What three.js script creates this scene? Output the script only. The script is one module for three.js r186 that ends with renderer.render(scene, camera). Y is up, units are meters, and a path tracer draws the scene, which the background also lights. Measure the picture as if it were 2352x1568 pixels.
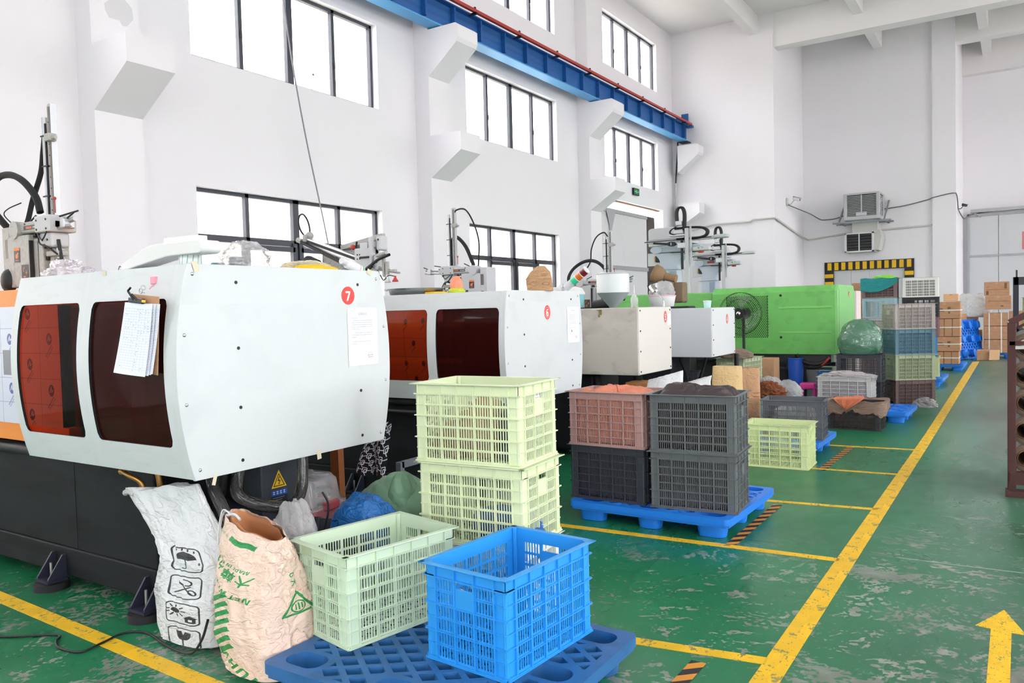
import * as THREE from 'three';
import { RoundedBoxGeometry } from 'three/addons/geometries/RoundedBoxGeometry.js';
import * as BGU from 'three/addons/utils/BufferGeometryUtils.js';

// ------------------------------------------------------------------ camera, sky, exposure
const camera = new THREE.PerspectiveCamera(46.68, 2352 / 1568, 0.05, 200);
camera.position.set(0, 1.6, 0);
camera.rotation.order = 'YXZ';
camera.rotation.set(-0.03909761, 0.57257303, -0.02577421);
const scene = new THREE.Scene();
scene.add(camera);
scene.background = new THREE.Color(1.0, 1.0, 1.02);
scene.backgroundIntensity = 10;
const renderer = new THREE.WebGLRenderer({ antialias: true });
renderer.toneMapping = THREE.LinearToneMapping;
renderer.toneMappingExposure = 1.12;
renderer.shadowMap.enabled = true;

// ------------------------------------------------------------------ helpers
let seed = 12345;
const rnd = () => { seed = (seed * 1664525 + 1013904223) >>> 0; return seed / 4294967296; };
const rr = (a, b) => a + (b - a) * rnd();
const hash = (x, y, z) => { let h = (x * 374761393 + y * 668265263 + z * 2147483647 + 1274126177) | 0; h = Math.imul(h ^ (h >>> 13), 1274126177); h = Math.imul(h ^ (h >>> 15), 2246822519); return ((h ^ (h >>> 16)) >>> 0) / 4294967296; };
const sm = (t) => t * t * (3 - 2 * t);
function n3(x, y, z) {                                 // value noise -1..1
  const i = Math.floor(x), j = Math.floor(y), k = Math.floor(z), u = sm(x - i), v = sm(y - j), w = sm(z - k);
  let r = 0;
  for (let c = 0; c < 8; c++) { const a = c & 1, b = (c >> 1) & 1, d = c >> 2; r += hash(i + a, j + b, k + d) * (a ? u : 1 - u) * (b ? v : 1 - v) * (d ? w : 1 - w); }
  return r * 2 - 1;
}
function n2(x, y) {
  const i = Math.floor(x), j = Math.floor(y), u = sm(x - i), v = sm(y - j);
  const a = hash(i, j, 7), b = hash(i + 1, j, 7), c = hash(i, j + 1, 7), d = hash(i + 1, j + 1, 7);
  return ((a + (b - a) * u) * (1 - v) + (c + (d - c) * u) * v) * 2 - 1;
}
const fb2 = (x, y, o = 4) => { let s = 0, a = 0.5; for (let i = 0; i < o; i++) { s += a * n2(x, y); x = x * 2.03 + 17.1; y = y * 2.03 + 9.7; a *= 0.5; } return s; };
const fb3 = (x, y, z, o = 4) => { let s = 0, a = 0.5; for (let i = 0; i < o; i++) { s += a * n3(x, y, z); x = x * 2.03 + 17.1; y = y * 2.03 + 9.7; z = z * 2.03 + 3.3; a *= 0.5; } return s; };
const clamp = (x, a = 0, b = 1) => Math.min(b, Math.max(a, x));
const ss = (a, b, x) => sm(clamp((x - a) / (b - a)));
const lerp = (a, b, t) => a + (b - a) * t;
const V = (x, y, z) => new THREE.Vector3(x, y, z);

const used = {};
function numbered(n) { const k = used[n] = (used[n] ?? -1) + 1; return k ? `${n}_${String(k).padStart(3, '0')}` : n; }
function std(color, rough = 0.6, metal = 0, extra = {}) { return new THREE.MeshStandardMaterial({ color, roughness: rough, metalness: metal, side: THREE.DoubleSide, ...extra }); }
function phys(color, rough, extra = {}) { return new THREE.MeshPhysicalMaterial({ color, roughness: rough, side: THREE.DoubleSide, ...extra }); }
function clean(g) {                                    // position, normal, uv only; non-indexed so that any two merge
  if (g.index) g = g.toNonIndexed();
  for (const k of Object.keys(g.attributes)) if (!['position', 'normal', 'uv'].includes(k)) g.deleteAttribute(k);
  if (!g.attributes.normal) g.computeVertexNormals();
  if (!g.attributes.uv) g.setAttribute('uv', new THREE.BufferAttribute(new Float32Array(g.attributes.position.count * 2), 2));
  g.morphAttributes = {}; g.clearGroups();
  return g;
}
const merge = (list) => BGU.mergeGeometries(list.flat(9).filter(Boolean).map(clean), false);
function put(g, x = 0, y = 0, z = 0, rx = 0, ry = 0, rz = 0, s) {
  const m = new THREE.Matrix4().compose(V(x, y, z), new THREE.Quaternion().setFromEuler(new THREE.Euler(rx, ry, rz, 'YXZ')), s ? V(...s) : V(1, 1, 1));
  return g.applyMatrix4(m);
}
const box = (w, h, d, x = 0, y = 0, z = 0, rx = 0, ry = 0, rz = 0) => put(new THREE.BoxGeometry(w, h, d), x, y, z, rx, ry, rz);
const rbox = (w, h, d, x = 0, y = 0, z = 0, r = 0.01, rx = 0, ry = 0, rz = 0, seg = 2) => put(new RoundedBoxGeometry(w, h, d, seg, Math.min(r, w / 2.01, h / 2.01, d / 2.01)), x, y, z, rx, ry, rz);
const b6 = (x0, x1, y0, y1, z0, z1) => box(x1 - x0, y1 - y0, z1 - z0, (x0 + x1) / 2, (y0 + y1) / 2, (z0 + z1) / 2);
const r6 = (x0, x1, y0, y1, z0, z1, r = 0.01) => rbox(x1 - x0, y1 - y0, z1 - z0, (x0 + x1) / 2, (y0 + y1) / 2, (z0 + z1) / 2, r);
const cyl = (r0, r1, h, x = 0, y = 0, z = 0, rx = 0, ry = 0, rz = 0, n = 20, open = false) => put(new THREE.CylinderGeometry(r1, r0, h, n, 1, open), x, y, z, rx, ry, rz);
const sph = (r, x, y, z, sx = 1, sy = 1, sz = 1, n = 14) => put(new THREE.SphereGeometry(r, n, Math.round(n * 0.7)), x, y, z, 0, 0, 0, [sx, sy, sz]);
function rod(a, b, r, n = 10) {                         // straight bar between two points
  const A = V(...a), B = V(...b), d = B.clone().sub(A), g = new THREE.CylinderGeometry(r, r, d.length(), n);
  g.applyQuaternion(new THREE.Quaternion().setFromUnitVectors(V(0, 1, 0), d.clone().normalize()));
  return g.translate((A.x + B.x) / 2, (A.y + B.y) / 2, (A.z + B.z) / 2);
}
function bar(a, b, w, h) {                              // rectangular bar between two points, h measured upwards
  const A = V(...a), B = V(...b), d = B.clone().sub(A), L = d.length(); d.normalize();
  let up = Math.abs(d.y) > 0.99 ? V(0, 0, 1) : V(0, 1, 0);
  const sx = new THREE.Vector3().crossVectors(up, d).normalize(), uy = new THREE.Vector3().crossVectors(d, sx);
  const g = new THREE.BoxGeometry(w, h, L), m = new THREE.Matrix4().makeBasis(sx, uy, d);
  m.setPosition((A.x + B.x) / 2, (A.y + B.y) / 2, (A.z + B.z) / 2);
  return g.applyMatrix4(m);
}
const tube = (pts, r, n = 40, m = 8, tension = 0.5) => new THREE.TubeGeometry(new THREE.CatmullRomCurve3(pts.map((p) => V(...p)), false, 'catmullrom', tension), n, r, m, false);
function ribbed(pts, r, n = 120, m = 8, amp = 0.14) {   // corrugated hose
  const c = new THREE.CatmullRomCurve3(pts.map((p) => V(...p))), g = new THREE.TubeGeometry(c, n, r, m, false), p = g.attributes.position;
  for (let i = 0; i <= n; i++) { const q = c.getPointAt(i / n), f = 1 + (i % 2 ? amp : -amp); for (let j = 0; j <= m; j++) { const k = i * (m + 1) + j; p.setXYZ(k, q.x + (p.getX(k) - q.x) * f, q.y + (p.getY(k) - q.y) * f, q.z + (p.getZ(k) - q.z) * f); } }
  g.computeVertexNormals(); return g;
}
const lathe = (prof, x = 0, y = 0, z = 0, n = 28, rx = 0, ry = 0, rz = 0) => put(new THREE.LatheGeometry(prof.map(([r, h]) => new THREE.Vector2(r, h)), n), x, y, z, rx, ry, rz);
function poly(pts) { const s = new THREE.Shape(); pts.forEach(([x, y], i) => i ? s.lineTo(x, y) : s.moveTo(x, y)); s.closePath(); return s; }
function rrect(x0, x1, y0, y1, r, C = THREE.Shape) {
  const s = new C(); s.moveTo(x0 + r, y0); s.lineTo(x1 - r, y0); s.absarc(x1 - r, y0 + r, r, -Math.PI / 2, 0); s.lineTo(x1, y1 - r); s.absarc(x1 - r, y1 - r, r, 0, Math.PI / 2);
  s.lineTo(x0 + r, y1); s.absarc(x0 + r, y1 - r, r, Math.PI / 2, Math.PI); s.lineTo(x0, y0 + r); s.absarc(x0 + r, y0 + r, r, Math.PI, Math.PI * 1.5); return s;
}
const extr = (shape, depth, o = {}) => new THREE.ExtrudeGeometry(shape, { depth, bevelEnabled: false, curveSegments: 8, ...o });
// a surface from a grid of points, fn(u, v) -> [x, y, z]; uv in metres when size is given
function surf(fn, nu, nv, us = 1, vs = 1, smooth = true) {
  const p = [], uv = [], ix = [];
  for (let j = 0; j <= nv; j++) for (let i = 0; i <= nu; i++) { p.push(...fn(i / nu, j / nv)); uv.push(i / nu * us, j / nv * vs); }
  for (let j = 0; j < nv; j++) for (let i = 0; i < nu; i++) { const a = j * (nu + 1) + i, b = a + 1, c = a + nu + 1, d = c + 1; ix.push(a, b, d, a, d, c); }
  const g = new THREE.BufferGeometry();
  g.setAttribute('position', new THREE.Float32BufferAttribute(p, 3)); g.setAttribute('uv', new THREE.Float32BufferAttribute(uv, 2)); g.setIndex(ix);
  g.computeVertexNormals();
  return g;
}
// skin rings (arrays of [x,y,z] of equal length, closed round) into one surface; caps close the ends
function skin(rings, cap0 = true, cap1 = true) {
  const n = rings[0].length, m = rings.length, p = [], uv = [], ix = [];
  rings.forEach((r, j) => { for (let i = 0; i <= n; i++) { p.push(...r[i % n]); uv.push(i / n, j / (m - 1)); } });
  for (let j = 0; j < m - 1; j++) for (let i = 0; i < n; i++) { const a = j * (n + 1) + i, b = a + 1, c = a + n + 1, d = c + 1; ix.push(a, b, d, a, d, c); }
  const cap = (r, flip) => { const c = [0, 0, 0]; r.forEach((q) => { c[0] += q[0] / n; c[1] += q[1] / n; c[2] += q[2] / n; }); const k = p.length / 3; p.push(...c); uv.push(0.5, 0.5); r.forEach((q, i) => { p.push(...q); uv.push(i / n, 0); }); for (let i = 0; i < n; i++) { const a = k + 1 + i, b = k + 1 + (i + 1) % n; flip ? ix.push(k, b, a) : ix.push(k, a, b); } };
  if (cap0) cap(rings[0], true);
  if (cap1) cap(rings[m - 1], false);
  const g = new THREE.BufferGeometry();
  g.setAttribute('position', new THREE.Float32BufferAttribute(p, 3)); g.setAttribute('uv', new THREE.Float32BufferAttribute(uv, 2)); g.setIndex(ix);
  g.computeVertexNormals();
  return g;
}
const sring = (cx, cy, cz, a, b, e = 3, n = 48, f) => { const r = []; for (let i = 0; i < n; i++) { const t = i / n * Math.PI * 2, c = Math.cos(t), s = Math.sin(t), k = 1 / Math.pow(Math.pow(Math.abs(c), e) + Math.pow(Math.abs(s), e), 1 / e); const q = [cx + c * k * a, cy, cz + s * k * b]; if (f) f(q, t); r.push(q); } return r; };

function mesh(name, geo, mat, parent = scene) {
  const m = new THREE.Mesh(Array.isArray(geo) ? merge(geo) : geo, mat);
  m.name = numbered(name); parent.add(m);
  return m;
}
function tag(o, label, category, group) { o.userData.label = label; o.userData.category = category; if (group) o.userData.group = group; return o; }
function thing(name, label, category, [x, y, z] = [0, 0, 0], turn = 0, group) {
  const o = new THREE.Group(); o.name = numbered(name); o.position.set(x, y, z); o.rotation.y = turn; scene.add(o);
  return tag(o, label, category, group);
}
function struct(name, geo, mat, parent) { const m = mesh(name, geo, mat, parent ?? scene); if (!parent) m.userData.kind = 'structure'; return m; }
function structGroup(name) { const o = new THREE.Group(); o.name = name; scene.add(o); o.userData.kind = 'structure'; return o; }
function dup(root, [x, y, z], turn, label, group) {
  const r = root.clone(); r.name = numbered(root.name.replace(/_\d{3}$/, '')); r.position.set(x, y, z); r.rotation.y = turn; scene.add(r);
  r.userData = { ...root.userData, label }; if (group) r.userData.group = group; return r;
}
// ------------------------------------------------------------------ textures
function datatex(w, h, fn, srgb = true, repeat) {
  const d = new Uint8Array(w * h * 4);
  for (let j = 0; j < h; j++) for (let i = 0; i < w; i++) { const c = fn((i + 0.5) / w, (j + 0.5) / h, i, j), k = (j * w + i) * 4; d[k] = c[0]; d[k + 1] = c[1]; d[k + 2] = c[2]; d[k + 3] = c[3] ?? 255; }
  const t = new THREE.DataTexture(d, w, h); t.magFilter = THREE.LinearFilter; t.minFilter = THREE.LinearMipmapLinearFilter; t.generateMipmaps = true;
  if (srgb) t.colorSpace = THREE.SRGBColorSpace;
  if (repeat) t.wrapS = t.wrapT = THREE.RepeatWrapping;
  t.needsUpdate = true; return t;
}
function canvastex(w, h, draw) {
  const c = document.createElement('canvas'); c.width = w; c.height = h; const x = c.getContext('2d'); draw(x, w, h);
  const t = new THREE.CanvasTexture(c); t.colorSpace = THREE.SRGBColorSpace; t.magFilter = THREE.LinearFilter; return t;
}
const grainBump = datatex(256, 256, (u, v, i, j) => { const g = 128 + 60 * fb2(i / 9, j / 9, 3) + 30 * (hash(i, j, 3) - 0.5); return [g, g, g]; }, false, true);
const wrinkleBump = datatex(512, 512, (u, v, i, j) => { const q = fb2(i / 60, j / 45, 3), a = Math.abs(fb2(i / 40 + q * 3, j / 70 + q * 2, 4)), g = 255 * clamp(1 - a * 2.6); return [g, g, g]; }, false, true);
const dirt = (base, amt, sx, sy, s = 1) => datatex(256, 256, (u, v, i, j) => { const n = fb2(i / sx + s * 31, j / sy, 4), m = ss(0.1, 0.5, fb2(i / 40 + s * 11, j / 40 + 5, 4)); return base.map((c) => clamp(c * (1 + amt * n - amt * 0.8 * m), 0, 255)); }, true, true);
// ------------------------------------------------------------------ materials
const M = {
  wall: std(0xf0edf1, 0.9, 0, { bumpMap: grainBump, bumpScale: 0.0008 }),
  ceil: std(0xefecec, 0.92),
  frame: std(0x3f424b, 0.45, 0.2),
  glass: phys(0xffffff, 0.02, { transmission: 1, thickness: 0, ior: 1.45 }),
  blueSteel: std(0x1d5fa6, 0.5, 0.1, { map: dirt([255, 255, 255], 0.16, 30, 60, 3) }),
  red: std(0xb5362c, 0.5),
  black: std(0x17181b, 0.55), rubber: std(0x1c1d20, 0.8), darkSteel: std(0x1b1d22, 0.55, 0.15), darkBase: phys(0x1b1e24, 0.6, { specularIntensity: 0.45, map: dirt([255, 255, 255], 0.22, 40, 40, 5) }),
  guard: std(0xd0d4d6, 0.42, 0, { map: dirt([255, 255, 255], 0.025, 60, 70, 1) }),
  orange: std(0xe88a24, 0.45), beige: std(0xcdc6bd, 0.55, 0, { map: dirt([255, 255, 255], 0.13, 50, 60, 8) }), white: std(0xd9dadc, 0.5), offwhite: std(0xc6c5c0, 0.5), pale: std(0xcbced4, 0.45),
  green: std(0x72c063, 0.42, 0, { map: dirt([255, 255, 255], 0.08, 50, 60, 9) }), greenTop: std(0x58b64a, 0.5),
  alu: std(0xb4b5b8, 0.35, 0.6), steel: std(0xb9bbbd, 0.3, 0.85), chrome: std(0xdcdcdc, 0.12, 1), brass: std(0xb98a4e, 0.35, 0.8), greyArm: std(0xa9a8a4, 0.5, 0, { map: dirt([255, 255, 255], 0.2, 14, 14, 7) }),
  yellow: std(0xf2c21b, 0.5), hazY: std(0xf0bd16, 0.5), gateGrey: std(0xd2d3d6, 0.5, 0.05), doorGrey: std(0xd8d8da, 0.5),
  cardboard: std(0xbf9270, 0.85, 0, { map: dirt([255, 255, 255], 0.07, 60, 20, 4) }), cardLight: std(0xd9b189, 0.85), tape: std(0xe9e6df, 0.4), kraft: std(0xc79b6d, 0.8, 0, { bumpMap: wrinkleBump, bumpScale: 0.004 }), kraftLight: std(0xe6c48f, 0.75, 0, { bumpMap: wrinkleBump, bumpScale: 0.004 }),
  whiteBag: phys(0xf2f2f3, 0.4, { sheen: 0.2, bumpMap: wrinkleBump, bumpScale: 0.003 }), foam: std(0xe6e6e5, 0.8), paper: std(0xe4e6eb, 0.8),
  film: phys(0xf2f1f2, 0.18, { transmission: 0.55, thickness: 0, ior: 1.4, bumpMap: wrinkleBump, bumpScale: 0.006 }),
  clearPlastic: phys(0xf6f2f6, 0.12, { transmission: 0.75, thickness: 0, ior: 1.45 }),
  pinkPlastic: phys(0xe08d98, 0.35), brownWood: std(0x8a4e26, 0.7), palletNear: std(0x2b69a6, 0.48, 0, { map: dirt([255, 255, 255], 0.14, 35, 35, 12) }), palletBright: std(0x1f7fea, 0.42),
  rackBrown: std(0x4a2522, 0.6, 0.1), core: std(0x8b6b52, 0.85), rollGrey: std(0x6d6a66, 0.6, 0, { map: dirt([255, 255, 255], 0.3, 20, 6, 21) }), rollEnd: std(0x7d695c, 0.85, 0, { map: dirt([255, 255, 255], 0.35, 8, 8, 22) }),
};
const amberMat = phys(new THREE.Color(0.42, 0.042, 0.016), 0.06, { transmission: 1, thickness: 0, ior: 1.45, specularIntensity: 0.3 });
const amberDark = phys(new THREE.Color(0.085, 0.012, 0.011), 0.06, { transmission: 0.7, thickness: 0, ior: 1.45, specularIntensity: 0.3 });

// ------------------------------------------------------------------ floor
// one function of the place gives the paint, its scratches and the worn patches down to the screed
function floorColor(x, z) {
  const q = fb2(x * 0.7 + 40, z * 0.7, 3), big = fb2(x * 0.35 + 9, z * 0.3 - 4, 4);
  const lane = ss(-1.2, 0.1, x);                          // the gangway is more worn
  const sx = x * 1.0 + q * 0.5, sz = z * 1.0 + q * 0.3;
  let g = [26, 121, 78];
  const t = fb2(x * 1.6, z * 1.6, 3) * 0.10 + big * 0.16;
  const dust = clamp(0.06 + 0.58 * lane + 0.35 * ss(7.5, 15, -z) + big * 0.25);
  g = [lerp(g[0], 103, dust) * (1 + t), lerp(g[1], 117, dust) * (1 + t), lerp(g[2], 108, dust) * (1 + t)];
  const tyre = ss(0.15, 0.5, fb2(x * 1.8 + z * 0.25, z * 0.22, 3) + lane * 0.12) * (0.15 + 0.3 * lane);
  g = g.map((c) => c * (1 - tyre * 0.5));
  const near = 1 - ss(lerp(4.4, 6.4, lane), lerp(6.0, 8.8, lane), -z);                      // the paint is broken mostly in the nearer bays
  const mask = fb2(sx * 0.9 + 3, sz * 1.1 + 8, 4) + 0.12 * lane - 0.04;
  const wx = sx + 0.018 * n2(sx * 11, sz * 11), wz = sz + 0.018 * n2(sx * 11 + 9, sz * 11 + 4), ar = wx * 0.84 - wz * 0.54, af = wx * 0.54 + wz * 0.84, fleck = fb2(ar * 9, af * 15, 5), grit = fb2(ar * 46, af * 62, 3);
  const cloud = ss(0.06, 0.46, fleck * 0.85 + mask * 0.5), thr = lerp(0.42, 0.0, cloud);
  let w = ss(thr, thr + 0.07, grit * 0.9 + fleck * 0.25) * near * 0.9;
  const p = fb2(wx * 2.6 + 30, wz * 3.4 + 2, 5), patch = ss(0.27, 0.31, p * 0.7 + mask * 0.4 + grit * 0.5 + 0.15 * lane - 0.06) * near;
  w = Math.max(w, patch * 0.85);
  const scr = ss(0.47, 0.5, 0.5 - Math.abs(fb2(sx * 1.4 - sz * 2.2 + 70, sz * 3.1, 3)) * 3) * ss(0.0, 0.4, n2(sx * 3 + 5, sz * 2)) * 0.45 * near;
  w = Math.max(w, scr);
  const cc = 150 + 34 * fb2(x * 14, z * 14, 3) - 14 * patch;
  g = [lerp(g[0], cc, w), lerp(g[1], cc * 0.975, w), lerp(g[2], cc * 0.93, w)];
  const jw = Math.abs(z + 5.36 + 0.055 * (x + 1) + 0.012 * n2(x * 3, 4)), jn = ss(-0.3, 0.3, n2(x * 6, 2) + ss(-1.0, -0.6, x) - 0.2);   // the cast joint across the floor
  const jt = (1 - ss(0.004, 0.012, jw)) * clamp(jn) * ss(-1.9, -1.3, x);
  const jc = x > -0.95 ? 165 : 22;
  g = g.map((c) => lerp(c, jc, jt * (x > -0.95 ? 0.8 : 0.6)));
  return g;
}
const FX = [-9.3, 8.2], FZ = [-30, 7.4], NX = [-6.2, 1.2], NZ = [-9.4, -1.6];
const texFloor = (X, Z, w, h) => datatex(w, h, (u, v) => floorColor(lerp(X[0], X[1], u), lerp(Z[1], Z[0], v)));
const floorRough = datatex(512, 512, (u, v, i, j) => { const g = 92 + 34 * fb2(i / 70, j / 70, 4) + 20 * fb2(i / 6, j / 14, 2); return [g, g, g]; }, false, true);
function floorPatch(X, Z) { return surf((u, v) => [lerp(X[0], X[1], u), 0, lerp(Z[1], Z[0], v)], 1, 1); }
const fm = (t) => std(0xffffff, 0.85, 0, { map: t, roughnessMap: floorRough });
const farTex = texFloor(FX, FZ, 1024, 2048), nearTex = texFloor(NX, NZ, 2048, 2048);
function subPatch(X, Z) {                                // part of the wide floor, with the wide floor's own uv
  const g = floorPatch(X, Z), p = g.attributes.position, u = g.attributes.uv;
  for (let i = 0; i < 4; i++) u.setXY(i, (p.getX(i) - FX[0]) / (FX[1] - FX[0]), (FZ[1] - p.getZ(i)) / (FZ[1] - FZ[0]));
  return g;
}
const floor = struct('floor', [subPatch([FX[0], NX[0]], FZ), subPatch([NX[1], FX[1]], FZ), subPatch(NX, [FZ[0], NZ[0]]), subPatch(NX, [NZ[1], FZ[1]])], fm(farTex));
mesh('painted_floor_area', floorPatch(NX, NZ), fm(nearTex), floor);
mesh('floor_slab', b6(FX[0] - 0.3, FX[1] + 0.3, -0.3, -0.004, FZ[0], FZ[1]), std(0x77776f, 0.95), floor);

// painted lines: thin films of yellow paint, worn through in places
const lineTex = datatex(512, 512, (u, v, i, j) => { const n = fb2(i / 26, j / 26, 4), f = fb2(i / 5, j / 9, 3), w = ss(0.24, 0.34, n * 0.5 + f * 0.62), sh = 1 + 0.07 * fb2(i / 60, j / 60, 2); return [lerp(240 * sh, 150, w), lerp(190 * sh, 140, w), lerp(28 * sh, 90, w)]; }, true, true);
const lineMat = std(0xffffff, 0.5, 0, { map: lineTex });
function strip(pts, y = 0.0022) {                        // quad on the floor; pts: four [x, z]
  const g = new THREE.BufferGeometry();
  const P = []; for (const h of [y, 0]) for (const [x, z] of pts) P.push(x, h, z);
  g.setAttribute('position', new THREE.Float32BufferAttribute(P, 3));
  g.setAttribute('uv', new THREE.Float32BufferAttribute([...pts, ...pts].flatMap(([x, z]) => [x * 1.1, z * 1.1]), 2));
  g.setIndex([0, 1, 2, 0, 2, 3, 0, 4, 5, 0, 5, 1, 1, 5, 6, 1, 6, 2, 2, 6, 7, 2, 7, 3, 3, 7, 4, 3, 4, 0]); return clean(g.toNonIndexed().computeVertexNormals() ?? g.toNonIndexed());
}
const lineX = (x0, z0, x1, z1, w) => strip([[x0, z0 - w / 2], [x0, z0 + w / 2], [x1, z1 + w / 2], [x1, z1 - w / 2]]);
mesh('aisle_line', strip([[-0.975, 1], [-0.86, 1], [-0.86, -10.45], [-0.965, -10.45]]), lineMat, floor);
mesh('aisle_line', strip([[-0.965, -10.45], [-0.86, -10.45], [-0.895, -23.28], [-1.045, -23.25]]), lineMat, floor);
for (const [x0, z0, x1, z1, w] of [[-6.5, -2.26, -2.72, -2.11, 0.09], [-1.66, -3.43, -0.96, -3.53, 0.075], [-4.2, -5.0, -0.95, -5.16, 0.07], [-3.2, -6.31, -0.93, -6.57, 0.06], [-3.0, -7.86, -0.95, -7.99, 0.055], [-3.2, -9.21, -0.95, -9.39, 0.055]]) mesh('bay_line', lineX(x0, z0, x1, z1, w), lineMat, floor);
const hazTex = canvastex(64, 512, (x, w, h) => { x.fillStyle = '#dd9230'; x.fillRect(0, 0, w, h); x.fillStyle = '#23222a'; for (let i = -1; i < 9; i++) { x.beginPath(); x.moveTo(0, i * 64 + 18); x.lineTo(64, i * 64 - 14); x.lineTo(64, i * 64 + 18); x.lineTo(0, i * 64 + 50); x.fill(); } });
hazTex.wrapS = hazTex.wrapT = THREE.RepeatWrapping;
const hazMat = std(0xffffff, 0.55, 0, { map: hazTex });
function hazard(x0, z0, x1, z1, w = 0.07) {
  const g = surf((u, v) => [lerp(x0, x1, v) + (u - 0.5) * w, 0.002, lerp(z0, z1, v)], 1, 1), L = Math.hypot(x1 - x0, z1 - z0), uv = g.attributes.uv;
  for (let i = 0; i < 4; i++) uv.setXY(i, uv.getX(i), uv.getY(i) * L / 1.07);
  return g;
}
for (const [a, b, c, d] of [[-1.223, -2.9, -1.22, -3.375], [-1.632, -5.17, -1.63, -6.38], [-1.612, -7.9, -1.578, -9.3]]) mesh('hazard_tape', hazard(a, b, c, d), hazMat, floor);
mesh('floor_arrow', (() => { const s = poly([[-0.04, 3.2], [-0.04, 4.40], [0.02, 4.40], [-0.075, 4.71], [-0.19, 4.42], [-0.125, 4.41], [-0.122, 3.2]]); const g = extr(s, 0.002); g.rotateX(-Math.PI / 2); const p = g.attributes.position, u = g.attributes.uv; for (let i = 0; i < p.count; i++) u.setXY(i, p.getX(i) * 2.2, p.getZ(i) * 2.2); return g; })(), lineMat, floor);

// ------------------------------------------------------------------ room shell
const WX = -8.87, WT = 0.26, CEIL = 9.74, RX = 7.6, FRONTZ = 6.8;
const bays = [3.8, -2.19, -8.155, -14.12, -20.08], HW = 1.75;
const lev = [[0.95, 3.30], [4.953, 6.324], [7.80, 9.16]];
const doorL = { z0: -22.15, z1: -17.6, y1: 4.43 };
function wallWithHoles(x0, x1, z0, z1, y0, y1, holes) {   // holes: [za, zb, ya, yb], cut as a grid of blocks
  const zs = [...new Set([z0, z1, ...holes.flatMap((h) => [h[0], h[1]])])].sort((a, b) => a - b), out = [];
  for (let i = 0; i + 1 < zs.length; i++) {
    const zc = (zs[i] + zs[i + 1]) / 2, hs = holes.filter((h) => h[0] < zc && h[1] > zc).sort((a, b) => a[2] - b[2]);
    let y = y0;
    for (const h of hs) { if (h[2] > y) out.push(b6(x0, x1, y, h[2], zs[i], zs[i + 1])); y = h[3]; }
    if (y < y1) out.push(b6(x0, x1, y, y1, zs[i], zs[i + 1]));
  }
  return out;
}
const holesL = [];
bays.forEach((c, i) => lev.forEach(([a, b], k) => { if (!(i === 4 && k === 0)) holesL.push([c - HW, c + HW, a, b]); }));
holesL.push([doorL.z0, doorL.z1, 0, doorL.y1]);
struct('wall_left', wallWithHoles(WX - WT, WX, -23.26, FRONTZ + 0.26, -0.1, CEIL, holesL), M.wall);
const holesR = [];
[3.8, -2.19, -8.155, -14.12, -20.08, -26.0].forEach((c) => { holesR.push([c - HW, c + HW, 0.95, 3.9], [c - HW, c + HW, 4.953, 6.324], [c - HW, c + HW, 7.8, 9.16]); });
struct('wall_right', wallWithHoles(RX, RX + WT, -30, FRONTZ + 0.26, -0.1, CEIL, holesR), M.wall);
// front wall, behind the camera: the same band windows and the open goods doorway
{
  const g = merge(wallWithHoles(-0.13, 0.13, -RX, -WX, -0.1, CEIL, [[-5.4, -2.2, 0, 3.6], [-5.6, -2.1, 4.953, 6.324], [2.6, 6.1, 4.953, 6.324]]));
  g.rotateY(-Math.PI / 2); struct('wall_front', g.translate(0, 0, FRONTZ + 0.13), M.wall);
}
struct('wall_back', [b6(WX - WT, -6.49, -0.1, CEIL, -23.26, -23.0), b6(-6.49, -5.85, -0.1, CEIL, -23.26, -22.94), b6(-6.1, -5.85, -0.1, CEIL, -26.7, -23.26), b6(-6.1, -2.19, 2.62, CEIL, -26.7, -26.45), b6(-6.1, -4.99, -0.1, 2.62, -26.7, -26.45), b6(-2.9, -2.19, -0.1, 2.62, -26.7, -26.45),
  b6(-2.19, -1.585, -0.1, CEIL, -29.8, -26.33), b6(-1.585, 7.9, -0.1, CEIL, -29.86, -29.6)], M.wall);
struct('trim_1', b6(-2.195, -1.58, 0, 1.5, -27.5, -26.322), std(0xb9b9bd, 0.6));
struct('ceiling', b6(WX - WT, RX + WT, CEIL, CEIL + 0.25, -30, FRONTZ + 0.26), M.ceil);
// concrete roof frame: girders across, joists along
for (const [n, z0, z1, y0] of [[1, -23.45, -23.0, 8.80], [2, -26.85, -26.45, 9.0], [3, -17.4, -16.95, 8.80], [4, -11.4, -10.95, 8.80], [5, -5.4, -4.95, 8.80], [6, 0.6, 1.05, 8.80], [7, -29.6, -29.3, 8.7]]) {
  const x0 = n === 1 ? -5.86 : n === 2 ? -1.6 : n === 7 ? -1.585 : -0.5;
  struct(`ceiling_girder_${n}`, b6(x0, RX, y0, CEIL, z0, z1), M.ceil);
}
[[-6.38, -23.0], [-3.64, -26.45], [-0.9, -29.6], [1.9, -29.6], [4.7, -29.6]].forEach(([x, z], i) => struct(`ceiling_joist_${i + 1}`, b6(x - 0.12, x + 0.12, 9.22, CEIL, z, FRONTZ), M.ceil));
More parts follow.
